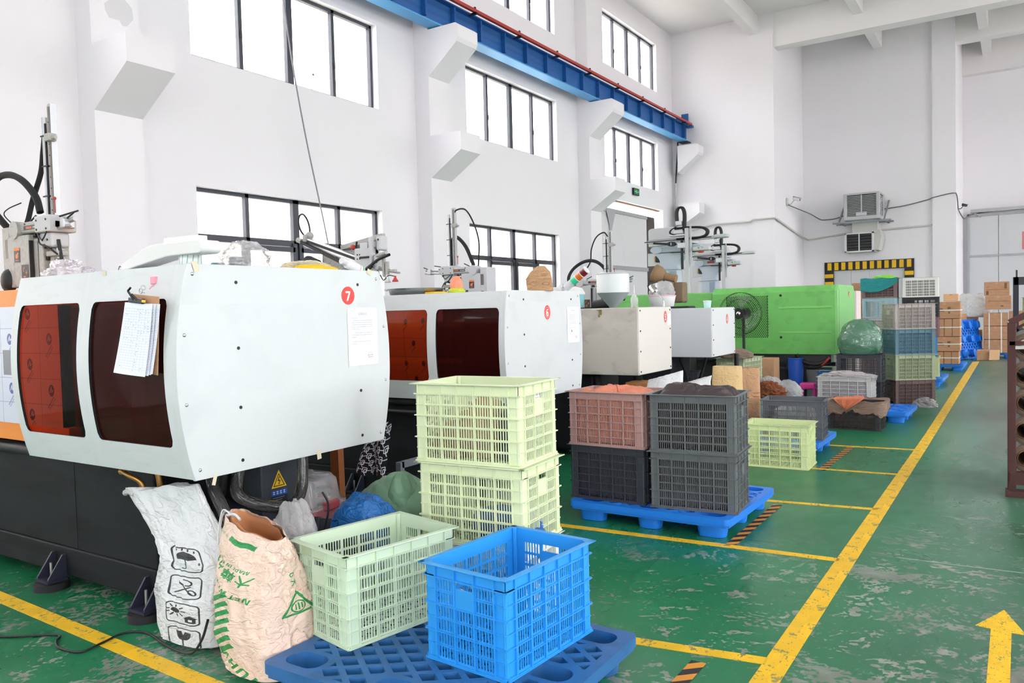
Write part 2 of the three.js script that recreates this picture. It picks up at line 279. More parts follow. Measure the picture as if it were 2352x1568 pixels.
// left wall columns with their two corbels
[-5.22, -11.13, -17.14].forEach((z, i) => struct(`wall_column_${i + 1}`, b6(WX - 0.02, -8.556, -0.05, CEIL, z - 0.285, z + 0.285), M.wall));
mesh('plaster_stain', put(extr(poly([[5.10, 5.12], [5.2, 5.22], [5.33, 5.25], [5.43, 5.16], [5.44, 5.04], [5.36, 4.94], [5.31, 4.93], [5.27, 4.98], [5.15, 4.98], [5.11, 5.05]]), 0.001), -8.556, 0, 0, 0, Math.PI / 2, 0), std(0xdcdade, 0.9), scene.getObjectByName('wall_column_1'));
struct('wall_column_4', b6(WX - 0.02, -8.556, -0.05, CEIL, 0.65, 1.22), M.wall);
function corbel(z, y, ch) {
  const a = -8.556, f = -7.91, s = ch ? poly([[a, y], [f - 0.05, y], [f, y - 0.04], [f, y - 0.24], [f - 0.03, y - 0.31], [a, y - 0.79]]) : poly([[a, y], [f, y], [f, y - 0.31], [a, y - 0.72]]);
  return put(extr(s, 0.57), 0, 0, z - 0.285);
}
[-5.22, -11.13, -17.14].forEach((z, i) => { struct(`wall_corbel_${2 * i + 1}`, corbel(z, 4.64, false), M.wall); if (i) struct(`wall_corbel_${2 * i + 2}`, corbel(z, 6.44, true), M.wall); });
struct('wall_corbel_7', corbel(-22.85, 6.33, true), M.wall); struct('wall_corbel_8', corbel(-22.85, 4.63, false), M.wall);
struct('wall_corbel_2', corbel(-5.22, 6.44, true), M.wall);

// ------------------------------------------------------------------ windows
let wn = 0;
const FXP = WX - 0.15;                                    // plane of the frames
function win(c, y0, y1, lower, x = FXP, out = false) {
  const w = structGroup(`window_${++wn}`), F = [], t = 0.05, d = 0.07, z0 = c - HW, z1 = c + HW;
  const vb = (z, ya, yb, tt = t, dx = 0) => F.push(box(d, yb - ya, tt, x + dx, (ya + yb) / 2, z)), hb = (y, za, zb, tt = t) => F.push(box(d, tt, zb - za, x, y, (za + zb) / 2));
  hb(y1 - t / 2, z0, z1); hb(y0 + t / 2, z0, z1); vb(z0 + t / 2, y0, y1); vb(z1 - t / 2, y0, y1);
  const q = (z1 - z0) / 4, panes = [];
  for (const k of [1, 2, 3]) vb(z0 + q * k, y0, y1, k === 2 ? 0.11 : 0.06);
  if (lower) {
    const ty = lower; hb(ty, z0, z1, 0.09);
    for (const s of [-1, 1]) { const a = c + s * 0.06, b = c + s * q * 1.06; for (const zz of [a, b]) vb(zz, y0, ty, 0.08, 0.03); F.push(box(d, 0.07, Math.abs(b - a), x + 0.03, ty - 0.09, (a + b) / 2), box(d, 0.09, Math.abs(b - a), x + 0.03, y0 + 0.1, (a + b) / 2)); }
    for (let k = 0; k < 4; k++) panes.push([z0 + q * k, z0 + q * (k + 1), ty, y1], [z0 + q * k, z0 + q * (k + 1), y0, ty]);
  } else for (let k = 0; k < 4; k++) panes.push([z0 + q * k, z0 + q * (k + 1), y0, y1]);
  mesh('window_frame', F, M.frame, w);
  for (const [a, b, e, f] of panes) mesh('pane', box(0.005, f - e - 0.02, b - a - 0.02, x - 0.01, (e + f) / 2, (a + b) / 2), M.glass, w);
  if (!lower) for (const k of [1, 3]) mesh('window_handle', rbox(0.03, 0.1, 0.025, x + 0.045, lerp(y0, y1, 0.38), z0 + q * k, 0.006), M.black, w);
}
bays.forEach((c, i) => { if (!(i === 4)) win(c, lev[0][0], lev[0][1], 2.66); win(c, lev[1][0], lev[1][1]); win(c, lev[2][0], lev[2][1]); });
for (const [za, zb, ya, yb] of holesR) { const c = (za + zb) / 2, keep = wn; win(c, ya, yb, yb < 4 && 3.1, RX + 0.15); }
// ------------------------------------------------------------------ doors
{
  const d = structGroup('door_1');                         // tall sliding door in the left wall, open a hand at the top
  mesh('door_leaf', [b6(-9.1, -9.04, 0, 4.2, -21.3, -19.78), b6(-9.1, -9.04, 0, 4.2, -19.76, -17.0)], M.doorGrey, d);
  mesh('door_rail', [b6(-9.04, -9.0, 2.62, 2.72, -21.3, -17), b6(-9.045, -9.005, 0, 4.2, -18.95, -18.83), b6(-9.04, -9.01, 4.1, 4.2, -21.3, -17)], std(0xa4a5a9, 0.5), d);
  mesh('door_gusset', [put(extr(poly([[-0.3, 0.02], [0.3, 0.02], [0.02, -0.55], [-0.02, -0.55]]), 0.008), -9.0, 4.16, -18.89, 0, -Math.PI / 2, 0)], std(0xaaabae, 0.5), d);
  mesh('door_track', [b6(-9.1, -9.0, 4.4, 4.46, -22.3, -17)], std(0x8d6b55, 0.6), d);
  mesh('door_jamb', b6(-9.1, -9.04, 0, 4.2, -21.9, -21.32), std(0x4c4341, 0.8), d);
}
{
  const d = structGroup('door_2');                         // goods door with black and yellow surround, in the recess
  for (let i = 0; i < 4; i++) mesh('door_panel', b6(-4.96 + i * 0.515, -4.96 + (i + 1) * 0.515 - 0.008, 0, 2.6, -26.5, -26.47), M.gateGrey, d);
  mesh('door_backing', b6(-5.0, -2.88, 0, 2.64, -26.6, -26.5), M.gateGrey, d);
  mesh('surround', [b6(-5.22, -2.69, 2.58, 2.85, -26.5, -26.4), b6(-5.22, -4.95, 0, 2.58, -26.5, -26.4), b6(-2.95, -2.69, 0, 2.58, -26.5, -26.4)], M.black, d);
  for (let i = 0; i < 12; i++) mesh('yellow_stripe', b6(-5.13 + i * 0.2045, -5.13 + i * 0.2045 + 0.118, 2.6, 2.83, -26.41, -26.392), M.hazY, d);
  for (let s = 0; s < 2; s++) for (let i = 0; i < 7; i++) mesh('yellow_stripe', b6(s ? -2.94 : -5.21, s ? -2.7 : -4.96, 2.36 - i * 0.24, 2.48 - i * 0.24, -26.41, -26.392), M.hazY, d);
}
{
  const d = structGroup('door_3');                         // wide pale gate at the far right
  const z = -29.55;
  for (let i = 0; i < 4; i++) mesh('gate_panel', b6(-1.42 + i * 0.82, -1.42 + (i + 1) * 0.82 - 0.012, 0, 4.25, z, z + 0.05), M.gateGrey, d);
  mesh('gate_frame', [b6(-1.46, -1.40, 0, 4.3, z + 0.02, z + 0.1), b6(-1.46, 1.9, 2.93, 2.99, z + 0.05, z + 0.09), b6(-1.46, 1.9, 4.22, 4.3, z + 0.02, z + 0.1)], std(0xb0b1b6, 0.5, 0.1), d);
  mesh('red_mark', b6(0.02, 0.08, 3.1, 3.65, z + 0.05, z + 0.052), std(0xd98080, 0.6), d);
  mesh('gate_track', [b6(-1.36, 4, 4.34, 4.44, z + 0.06, z + 0.2), rod([-1.3, 4.36, z + 0.1], [-1.08, 4.2, z + 0.1], 0.03)], std(0xb3b4b8, 0.4, 0.3), d);
}
// ------------------------------------------------------------------ crane runway
{
  const t = thing('crane_runway_beam', 'long blue steel crane runway beam with red conductor rail, resting on the corbels', 'beam', [-8.42, 0, 0]);
  const z0 = -22.95, z1 = 3, L = z1 - z0, zc = (z0 + z1) / 2, y = 6.462;
  mesh('bottom_flange', b6(-0.125, 0.13, y, y + 0.025, z0, z1), std(0x5aa8e0, 0.45, 0.1), t);
  mesh('web', b6(-0.01, 0.01, y + 0.02, y + 0.47, z0, z1), M.blueSteel, t);
  mesh('top_flange', b6(-0.11, 0.12, y + 0.46, y + 0.48, z0, z1), M.blueSteel, t);
  for (let k = 0; k < 31; k++) mesh('stiffener', b6(0.01, 0.095, y + 0.09, y + 0.46, z0 + 0.33 + k * 0.805 - 0.02, z0 + 0.33 + k * 0.805 + 0.02), M.blueSteel, t);
  mesh('crane_rail', b6(-0.03, 0.03, y + 0.48, y + 0.54, z0, z1), std(0x4b4a4c, 0.5, 0.5), t);
  mesh('conductor_rail', b6(0.16, 0.22, y + 0.485, y + 0.54, z0 + 0.05, z1), M.red, t);
  for (let k = 0; k < 17; k++) mesh('rail_bracket', [b6(0.06, 0.24, y + 0.45, y + 0.48, z0 + 0.6 + k * 1.5, z0 + 0.66 + k * 1.5), b6(0.175, 0.2, y + 0.48, y + 0.585, z0 + 0.6 + k * 1.5, z0 + 0.64 + k * 1.5)], M.black, t);
  mesh('end_stop', [b6(-0.1, 0.1, y + 0.48, y + 0.84, z0 + 0.05, z0 + 0.1), b6(-0.16, 0.0, y + 0.62, y + 0.68, z0 + 0.1, z0 + 0.4), b6(0.05, 0.24, y + 0.42, y + 0.48, z0 + 0.0, z0 + 0.15)], M.blueSteel, t);
  for (const z of [-5.22, -11.13, -17.14, -22.8]) mesh('bearing_plate', b6(-0.12, 0.15, y - 0.022, y + 0.001, z - 0.16, z + 0.16), M.black, t);
}
tag(mesh('ceiling_cable', tube([[-8.6, 8.8, -7.55], [-8.55, 6.6, -7.62], [-8.6, 5.4, -7.8], [-8.62, 4.2, -8.05], [-8.64, 2.85, -8.4], [-8.64, 1.9, -8.6]], 0.011, 60, 6), std(0x8c8c90, 0.6)), 'long thin grey cable hanging down in front of the left windows', 'cable');
tag(mesh('conduit_cable', tube([[-8.55, 6.45, -22.6], [-8.62, 6.2, -22.75], [-8.7, 5.7, -22.85], [-8.75, 5.3, -22.9]], 0.022, 20, 6), M.black), 'short black cable dropping from the far end of the blue crane beam', 'cable');
tag(mesh('wall_conduit', [rod([-8.76, 0, -22.92], [-8.76, 5.6, -22.92], 0.035), tube([[-8.76, 3.75, -22.93], [-7.6, 3.98, -22.93], [-6.55, 3.97, -22.93], [-6.45, 4.02, -22.88], [-5.86, 4.02, -22.88], [-5.8, 3.98, -23.0], [-5.8, 3.72, -25.6], [-5.7, 3.6, -26.4], [-4.4, 3.72, -26.42], [-2.2, 3.8, -26.42]], 0.028, 160, 6, 0.05)], std(0xcfccc8, 0.5)), 'grey electrical conduit running along the far white wall', 'conduit');
{
  const t = thing('exit_sign', 'small green exit sign with pictogram above the tall grey door', 'sign', [WX + 0.04, 4.74, -20.12], Math.PI / 2);
  mesh('housing', rbox(0.36, 0.19, 0.05, 0, 0, 0, 0.01), M.black, t);
  const tex = canvastex(256, 128, (x, w, h) => { x.fillStyle = '#0b3b22'; x.fillRect(0, 0, w, h); x.fillStyle = '#57e69a'; x.lineWidth = 12; x.strokeStyle = '#57e69a'; x.beginPath(); x.arc(128, 26, 12, 0, 7); x.fill(); x.beginPath(); x.moveTo(126, 40); x.lineTo(120, 74); x.lineTo(96, 92); x.moveTo(120, 74); x.lineTo(142, 94); x.lineTo(150, 114); x.moveTo(100, 60); x.lineTo(126, 48); x.lineTo(152, 62); x.stroke(); x.fillRect(40, 56, 36, 14); x.beginPath(); x.moveTo(44, 40); x.lineTo(18, 63); x.lineTo(44, 86); x.fill(); x.fillRect(180, 56, 36, 14); x.beginPath(); x.moveTo(212, 40); x.lineTo(238, 63); x.lineTo(212, 86); x.fill(); });
  mesh('sign_face', put(new THREE.PlaneGeometry(0.31, 0.14), 0, 0, 0.027), std(0xffffff, 0.4, 0, { map: tex, emissive: 0xffffff, emissiveMap: tex, emissiveIntensity: 0.35 }), t);
  const L = new THREE.PointLight(0x57e69a, 0.05, 3); L.position.set(WX + 0.2, 4.74, -20.12); scene.add(L);
}
function cctv(label, p, turn, dark) {
  const t = thing('security_camera', label, 'camera', p, turn); t.scale.setScalar(dark ? 0.5 : 0.75);
  mesh('wall_plate', rbox(0.22, 0.3, 0.03, 0, 0, 0.016, 0.01), M.white, t);
  mesh('arm', tube([[0, -0.06, 0], [0.02, -0.1, 0.12], [0.06, -0.02, 0.2], [0.1, 0.06, 0.26]], 0.022, 16, 8), dark ? M.black : M.offwhite, t);
  mesh('camera_body', put(merge([rbox(0.12, 0.12, 0.26, 0, 0, 0, 0.03), box(0.15, 0.012, 0.32, 0, 0.075, 0.02)]), 0.13, 0.1, 0.32, 0.25, 0.5, 0), dark ? M.black : M.white, t);
  mesh('lens', put(cyl(0.045, 0.045, 0.03, 0, 0, 0.14, Math.PI / 2), 0.13, 0.1, 0.32, 0.25, 0.5, 0), M.black, t);
}
cctv('white bullet security camera on the far left wall pillar', [-5.84, 4.6, -24.3], Math.PI / 2, false);
cctv('dark security camera on the far pillar above the pale gate', [-1.57, 4.3, -26.9], Math.PI / 2, true);
tag(mesh('signal_cable', tube([[-5.78, 4.5, -24.2], [-5.5, 4.35, -25.8], [-5.3, 4.2, -26.41], [-4.9, 4.2, -26.41], [-4.4, 4.32, -26.41], [-3, 4.42, -26.41], [-2.3, 4.55, -26.41], [-2.19, 4.58, -26.3], [-1.59, 4.66, -26.3], [-1.54, 4.2, -26.6], [-1.5, 4.1, -28.6], [-1.2, 4.32, -29.5], [1.5, 4.5, -29.5]], 0.016, 140, 5, 0.25), std(0x77757a, 0.7)), 'thin grey camera cable sagging along the far wall', 'cable');
// ------------------------------------------------------------------ evaporative air cooler on the recess wall
{
  const t = thing('air_cooler', 'grey louvred evaporative air cooler on a steel bracket high on the far wall', 'air conditioner', [-3.98, 4.02, -25.9]);
  const W = 1.0, H = 0.8, D = 0.95;
  mesh('casing', [r6(-W / 2, W / 2, 0, 0.12, -D / 2, D / 2, 0.03), r6(-W / 2, W / 2, H - 0.06, H, -D / 2, D / 2, 0.03), ...[[-1, -1], [1, -1], [-1, 1], [1, 1]].map(([a, b]) => r6(a * W / 2 - (a > 0 ? 0.1 : 0), a * W / 2 + (a < 0 ? 0.1 : 0), 0.06, H - 0.03, b * D / 2 - (b > 0 ? 0.1 : 0), b * D / 2 + (b < 0 ? 0.1 : 0), 0.03)), box(W - 0.12, H - 0.1, 0.02, 0, H / 2, -D / 2 + 0.03)], std(0xbfbfc2, 0.5), t);
  mesh('dark_filter', b6(-W / 2 + 0.055, W / 2 - 0.055, 0.08, H - 0.05, -D / 2 + 0.055, D / 2 - 0.055), M.black, t);
  for (let k = 0; k < 13; k++) { const y = 0.15 + k * 0.046; mesh('louvre', [box(W - 0.18, 0.017, 0.02, 0, y, D / 2 - 0.04, 0.2), box(0.02, 0.017, D - 0.18, W / 2 - 0.04, y, 0, 0, 0, -0.2), box(0.02, 0.017, D - 0.18, -W / 2 + 0.04, y, 0, 0, 0, 0.2)], std(0xc6c6c8, 0.5), t); }
  mesh('grille_mullion', box(0.03, H - 0.2, 0.02, 0, H / 2 + 0.03, D / 2 - 0.03), std(0xc6c6c8, 0.5), t); mesh('grille_mullion', box(0.02, H - 0.2, 0.03, W / 2 - 0.03, H / 2 + 0.03, 0), std(0xc6c6c8, 0.5), t);
  mesh('maker_plate', rbox(0.3, 0.1, 0.03, 0.0, 0.17, D / 2 - 0.01, 0.02), M.pale, t);
  mesh('bracket', [...[-0.62, 0.62].flatMap((x) => [bar([x, -0.05, -0.54], [x, -0.05, 0.5], 0.05, 0.05), bar([x, 0.6, -0.54], [x, -0.03, 0.48], 0.04, 0.04)]), bar([-0.8, -0.06, 0.48], [0.8, -0.06, 0.48], 0.05, 0.05), bar([-0.8, -0.06, -0.1], [0.8, -0.06, -0.1], 0.05, 0.05)], std(0x8d9297, 0.5, 0.4), t);
  mesh('duct', [b6(-0.3, 0.4, -0.4, 0, -0.5, 0.22), put(extr(poly([[0.28, -0.9], [0.42, -0.9], [0.5, -0.5], [0.45, -0.3], [0.28, -0.3]]), 0.7), 0, 0, -0.5)], M.offwhite, t);
  mesh('outlet_frame', [b6(-0.5, 0.3, -0.94, -0.9, 0.2, 0.3), b6(-0.5, 0.3, -0.4, -0.36, 0.2, 0.3), b6(-0.5, -0.45, -0.94, -0.36, 0.2, 0.3), b6(0.25, 0.3, -0.94, -0.36, 0.2, 0.3), b6(-0.5, 0.3, -0.94, -0.36, -0.5, 0.2), b6(-0.115, -0.085, -0.94, -0.36, 0.25, 0.29)], M.white, t);
  mesh('outlet_void', b6(-0.46, 0.26, -0.91, -0.39, 0.18, 0.23), M.black, t);
  for (let k = 0; k < 6; k++) mesh('outlet_vane', b6(-0.46, 0.26, -0.86 + k * 0.085, -0.852 + k * 0.085, 0.24, 0.28), std(0x6b6b6e, 0.5), t);
}
// ------------------------------------------------------------------ outside
{
  const g = struct('ground_outside', [b6(-60, WX - WT, -0.4, -0.06, -70, 40), b6(RX + WT, 60, -0.4, -0.06, -70, 40), b6(-9.2, 8, -0.4, -0.06, FRONTZ + 0.26, 40)], std(0xb9b6ae, 0.95));
  const t = thing('neighbouring_building', 'pale rendered building seen faintly through the left windows', 'building', [-24, 0, -16]);
  const wl = std(0xe8dfd4, 0.9), holes = [];
  for (let i = 0; i < 9; i++) for (let k = 0; k < 3; k++) holes.push([-27 + i * 6.2, -27 + i * 6.2 + 2.6, 1.6 + k * 3.9, 3.6 + k * 3.9]);
  mesh('wall', [wallWithHoles(-0.3, 0, -30, 30, 0, 13, holes), b6(-8, -0.3, 0, 13, -30, -29.7), b6(-8, -0.3, 0, 13, 29.7, 30)], wl, t);
  mesh('roof', b6(-8.3, 0.4, 13, 13.4, -30.4, 30.4), wl, t);
  mesh('string_course', [b6(0, 0.12, 4.5, 4.7, -30, 30), b6(0, 0.12, 8.4, 8.6, -30, 30)], std(0xdccbb8, 0.9), t);
  for (const [a, b, c, d] of holes) { const w = mesh('window', [b6(-0.2, -0.15, c, c + 0.08, a, b), b6(-0.2, -0.15, d - 0.08, d, a, b), b6(-0.2, -0.15, c, d, (a + b) / 2 - 0.04, (a + b) / 2 + 0.04)], std(0xd6d3ce, 0.6), t); mesh('pane', b6(-0.22, -0.21, c, d, a, b), std(0xd5d8dd, 0.2), w); }
}
// ------------------------------------------------------------------ plastic crates
function stadium(x0, x1, y0, y1, n) { const p = new THREE.Path(), r = (x1 - x0) / 2, c = (x0 + x1) / 2; const pts = []; if (n) { for (let i = 0; i <= n; i++) { const t = Math.PI * i / n; pts.push([c + r * Math.cos(t), y1 - r + r * Math.sin(t)]); } for (let i = 0; i <= n; i++) { const t = Math.PI + Math.PI * i / n; pts.push([c + r * Math.cos(t), y0 + r + r * Math.sin(t)]); } } else pts.push([x0, y0], [x0, y1], [x1, y1], [x1, y0]); pts.forEach(([x, y], i) => i ? p.lineTo(x, y) : p.moveTo(x, y)); p.closePath(); return p; }
const crateCache = {};
function mirrored(g) { const m = clean(g.clone()).scale(-1, 1, 1), p = m.attributes.position; for (const a of Object.values(m.attributes)) for (let i = 0; i < p.count; i += 3) for (let k = 0; k < a.itemSize; k++) { const q = (i + 1) * a.itemSize + k, r = (i + 2) * a.itemSize + k, t = a.array[q]; a.array[q] = a.array[r]; a.array[r] = t; } m.computeVertexNormals(); return m; }
function crateGeo(fine, L = 0.66, W = 0.47, H = 0.41, nl = 5, nw = 3, rows = 6) {
  const key = [fine, L, W, H, nl, nw, rows].join();
  if (crateCache[key]) return crateCache[key];
  const a = L / 2 - 0.026, b = W / 2 - 0.024, post = 0.055, y0 = 0.014, y1 = H - 0.055, rp = (y1 - y0) / rows, T = 0.0035, out = {};
  function side(half, n, d) {                              // wall along x, outer face at z = d
    const w = (half * 2 - post * 2) / n, parts = [], slots = n === nl ? 6 : 6;
    const cell = poly([[0, 0], [w, 0], [w, rp], [0, rp]]), m = 0.005, sw = (w - m * 2) / slots;
    for (let k = 0; k < slots; k++) cell.holes.push(stadium(m + k * sw + sw * 0.17, m + k * sw + sw * 0.83, 0.005, rp - 0.005, fine ? 5 : 0));
    const cg = extr(cell, T), plain = extr(poly([[0, 0], [w, 0], [w, rp], [0, rp]]), T), handle = extr(poly([[0, 0], [w, 0], [w, rp * 0.42], [0, rp * 0.42]]), T);
    for (let i = 0; i < n; i++) for (let j = 0; j < rows; j++) {
      const mid = n === nw && i === (n - 1) / 2, g = mid && j === rows - 1 ? handle : mid && j === rows - 2 ? plain : cg;
      parts.push(g.clone().translate(-half + post + i * w, y0 + j * rp, d - T));
      if (mid && j === rows - 2) parts.push(rbox(w - 0.004, rp * 1.4, 0.006, -half + post + (i + 0.5) * w, y0 + (j + 0.7) * rp, d + 0.002, 0.002, 0, 0, 0, 1));
    }
    for (let i = 0; i <= n; i++) { const x = -half + post + i * w; parts.push(b6(x - 0.004, x + 0.004, 0, H - 0.004, d - 0.001, d + 0.0095)); }
    for (let j = 1; j < rows; j++) { const maj = j % 2 === 0, q = maj ? 0.0115 : 0.008, y = y0 + j * rp; if (n === nw && j === rows - 1) { parts.push(b6(-half + post, -half + post + w, y - 0.002, y + 0.002, d - 0.001, d + q), b6(half - post - w, half - post, y - 0.002, y + 0.002, d - 0.001, d + q)); continue; } parts.push(b6(-half - (maj ? 0.005 : 0) + (maj ? 0 : post), half + (maj ? 0.005 : 0) - (maj ? 0 : post), y - 0.0022, y + 0.0022, d - 0.001, d + q)); }
    parts.push(b6(-half, half, y1, H, d - T, d), b6(-half - 0.006, half + 0.006, y1 - 0.003, y1 + 0.002, d - 0.001, d + 0.0125), b6(-half, half, 0, y0, d - T, d), b6(-half - 0.006, half + 0.006, 0, 0.005, d - 0.001, d + 0.0115));
    return merge(parts);
  }
  out.long = side(a, nl, b); out.end = side(b, nw, a);
  const rim = (x0, x1, z0, z1) => rbox(x1 - x0, 0.006, z1 - z0, (x0 + x1) / 2, H - 0.003, (z0 + z1) / 2, 0.002, 0, 0, 0, 1);
  out.rim = merge([rim(-L / 2, L / 2, b - 0.004, W / 2), rim(-L / 2, L / 2, -W / 2, -b + 0.004), rim(a - 0.004, L / 2, -W / 2, W / 2), rim(-L / 2, -a + 0.004, -W / 2, W / 2)]);
  const p = [b6(a - post, a - 0.0006, y0, y1 - 0.003, b - T, b - 0.0006), b6(a - T, a - 0.0006, y0, y1 - 0.003, b - post, b - T), cyl(0.012, 0.012, H, a - 0.010, H / 2, b - 0.010, 0, 0, 0, 8)];
  for (let j = 0; j <= rows; j += 1) { const y = y0 + j * rp, maj = j % 2 === 0, q = maj ? 0.0105 : 0.006; p.push(put(extr(poly([[a - post, b - 0.002], [a - post, b + q], [a - 0.004, b + q], [a + q, b - 0.004], [a + q, b - post], [a - 0.002, b - post], [a - 0.002, b - 0.002]]), 0.004), 0, y + 0.002, 0, Math.PI / 2)); }
  out.post = merge(p);
  const fl = [], nx = 14, nz = 9;
  for (let i = 0; i <= nx; i++) fl.push(b6(-a + i * 2 * a / nx - 0.008, -a + i * 2 * a / nx + 0.008, 0.004, 0.010, -b, b));
  for (let i = 0; i <= nz; i++) fl.push(b6(-a, a, 0.004, 0.010, -b + i * 2 * b / nz - 0.008, -b + i * 2 * b / nz + 0.008));
  out.base = merge(fl);
  out.dims = { a, b, H };
  return crateCache[key] = out;
}
function crate(label, group, mat, [x, y, z], turn, { fine = false, L, W, H, card, nl, nw, rows } = {}) {
  const g = crateGeo(fine, L, W, H, nl, nw, rows), t = thing('plastic_crate', label, 'crate', [x, y, z], turn, group);
  const f = mesh('long_wall', g.long, mat, t); const k = mesh('long_wall', g.long, mat, t); k.rotation.y = Math.PI;
  const e = mesh('end_wall', g.end, mat, t); e.rotation.y = Math.PI / 2; const e2 = mesh('end_wall', g.end, mat, t); e2.rotation.y = -Math.PI / 2;
  mesh('rim', g.rim, mat, t); mesh('base_grid', g.base, mat, t);
  for (const [sx, sz] of [[1, 1], [-1, 1], [1, -1], [-1, -1]]) { const p = mesh('corner_post', sx * sz > 0 ? g.post : g.postM ??= mirrored(g.post), mat, t); p.rotation.y = sz > 0 ? 0 : Math.PI; }
  if (card) { const m = mesh('paper_label', card[0], card[1], t); card[2](m); }
  return t;
}
const cm = (c, r = 0.42) => phys(c, r);
const C = { lime: cm(0xdce6bf), mint: cm(0xcfe2c8), white: cm(0xe6e6e2), blue: cm(0x2c9bea, 0.36), rose: cm(0xb08d8a, 0.5), grey: cm(0x62676a, 0.5), dark: cm(0x3b3d46, 0.5), lone: cm(0xdde9b3), slate: cm(0x60646c, 0.5), char: cm(0x2e2d31, 0.5), pale: cm(0xc8c6c2, 0.5), mauve: cm(0x7d6765, 0.5), sage: cm(0xb9c4a4, 0.5), teal: cm(0x6b8f9d, 0.5), taupe: cm(0xb7afab, 0.5), sky: cm(0x9fc3cc, 0.5), aqua: cm(0x7fb0c0, 0.5), black: cm(0x26272c, 0.5), wine: cm(0x84646a, 0.5), azure: cm(0x1b85c6, 0.45), straw: cm(0xc4cc98, 0.5) };
const labelTex = canvastex(128, 160, (x, w, h) => { x.fillStyle = '#f3f3f1'; x.fillRect(0, 0, w, h); x.fillStyle = '#8a8a92'; x.fillRect(16, 16, 96, 5); x.fillRect(28, 28, 70, 4); x.fillStyle = '#5b5b66'; x.fillRect(20, 92, 26, 6); x.fillRect(20, 108, 20, 6); x.fillRect(20, 124, 24, 6); x.fillRect(58, 60, 10, 5); });
const labelMat = std(0xffffff, 0.7, 0, { map: labelTex });

// the stack behind the front pallet, and the two crates on it
const S1 = [-2.39, -3.445], S1r = 0.07;
crate('white plastic crate at the bottom of the pale green stack', 'crates of the stack by machine seven', C.white, [S1[0], 0, S1[1]], S1r - 0.02, { fine: true });
crate('pale green crate in the middle of the stack, a blue bag inside', 'crates of the stack by machine seven', C.lime, [S1[0] + 0.01, 0.412, S1[1]], S1r, { fine: true });
crate('lime crate topmost of the tall stack, white paper label on its end', 'crates of the stack by machine seven', C.lime, [S1[0], 0.824, S1[1] + 0.005], S1r + 0.012, { fine: true, card: [new THREE.PlaneGeometry(0.058, 0.085), labelMat, (m) => { m.position.set(0.302, 0.295, 0); m.rotation.y = Math.PI / 2; }] });
crate('empty mint green crate at the left corner of the front pallet', 'crates on the front pallet', C.mint, [-2.59, 0.151, -2.77], Math.PI / 2 - 0.2, { fine: true });
const tornTex = canvastex(64, 64, (x) => { x.fillStyle = '#f2f2f0'; x.fillRect(0, 0, 64, 64); x.fillStyle = '#55555c'; for (const [a, b] of [[12, 12], [12, 22], [30, 24], [32, 40], [26, 44]]) x.fillRect(a, b, 7, 3); });
crate('bright blue empty crate nearest the camera, torn paper sticker on its end', 'crates on the front pallet', C.blue, [-1.868, 0.151, -2.838], Math.PI / 2 - 0.085, { fine: true, card: [(() => { const s = poly([[-0.03, 0.005], [-0.02, 0.035], [0.01, 0.03], [0.028, 0.024], [0.02, 0.012], [0.032, 0.002], [0.022, -0.02], [0.002, -0.035]]), g = new THREE.ShapeGeometry(s), p = g.attributes.position, u = g.attributes.uv; for (let i = 0; i < p.count; i++) u.setXY(i, p.getX(i) / 0.07 + 0.5, p.getY(i) / 0.07 + 0.5); return g; })(), std(0xffffff, 0.7, 0, { map: tornTex }), (m) => { m.position.set(-0.302, 0.29, 0); m.rotation.y = -Math.PI / 2; }] });
// the laden pallet
const P2 = [-1.975, -5.555];
crate('dark grey crate filled with brown bags, top right on the laden pallet', 'crates on the laden pallet', C.grey, [P2[0], 0.562, P2[1]], 0.09, { fine: true });
crate('dark grey crate under the one of brown bags, right on the laden pallet', 'crates on the laden pallet', C.grey, [P2[0], 0.151, P2[1]], 0.09, { fine: true });
crate('dusky pink crate filled with salmon cloth on the laden pallet', 'crates on the laden pallet', C.rose, [-2.62, 0.562, -5.54], -0.02);
crate('near black crate under the dusky pink one on the laden pallet', 'crates on the laden pallet', C.dark, [-2.62, 0.151, -5.55], -0.02);
// farther along the bays
crate('pale yellow-green empty crate standing alone on the green floor', null, C.lone, [-2.03, 0, -8.03], 0.03, { H: 0.42 });
crate('slate grey crate with clear bags on a blue pallet behind the yellow-green crate', null, C.slate, [-2.08, 0.151, -8.9], 0.08);
crate('black crate lined with a brown bag and an orange cloth', null, C.char, [-1.76, 0, -10.78], -0.02, { H: 0.34 });
crate('pale grey crate full of grey film behind the black crate', null, C.pale, [-2.08, 0.151, -11.95], 0.0, { H: 0.4, L: 0.75 });
[[C.mauve, 'brown crate at the foot of the four-crate tower'], [C.sage, 'sage green crate second from the floor in the four-crate tower'], [C.teal, 'blue-grey crate third from the floor in the four-crate tower'], [C.taupe, 'pale taupe crate topmost of the four-crate tower']].forEach(([m, l], i) => crate(l, 'the four-crate tower', m, [-1.46, 0.01 + i * 0.385, -13.5], 0.58, { H: 0.384 }));
[[-0.0, 0.151, C.straw, 'straw green crate with brown lumps lowest in the far right column'], [0, 0.53, C.azure, 'bright azure crate in the far right column under the wine crate'], [0, 0.9, C.wine, 'wine red crate in the far column under the black one'], [0, 1.28, C.black, 'black crate in the far column under the white one'], [0, 1.655, C.white, 'white crate with dark fabric topmost of the far column']].forEach(([dx, y, m, l], i) => crate(l, 'the far stacked crates', m, [-1.62 + dx - (i === 1 ? 0.04 : 0), y, -17.0], 0.06, { H: 0.375 }));
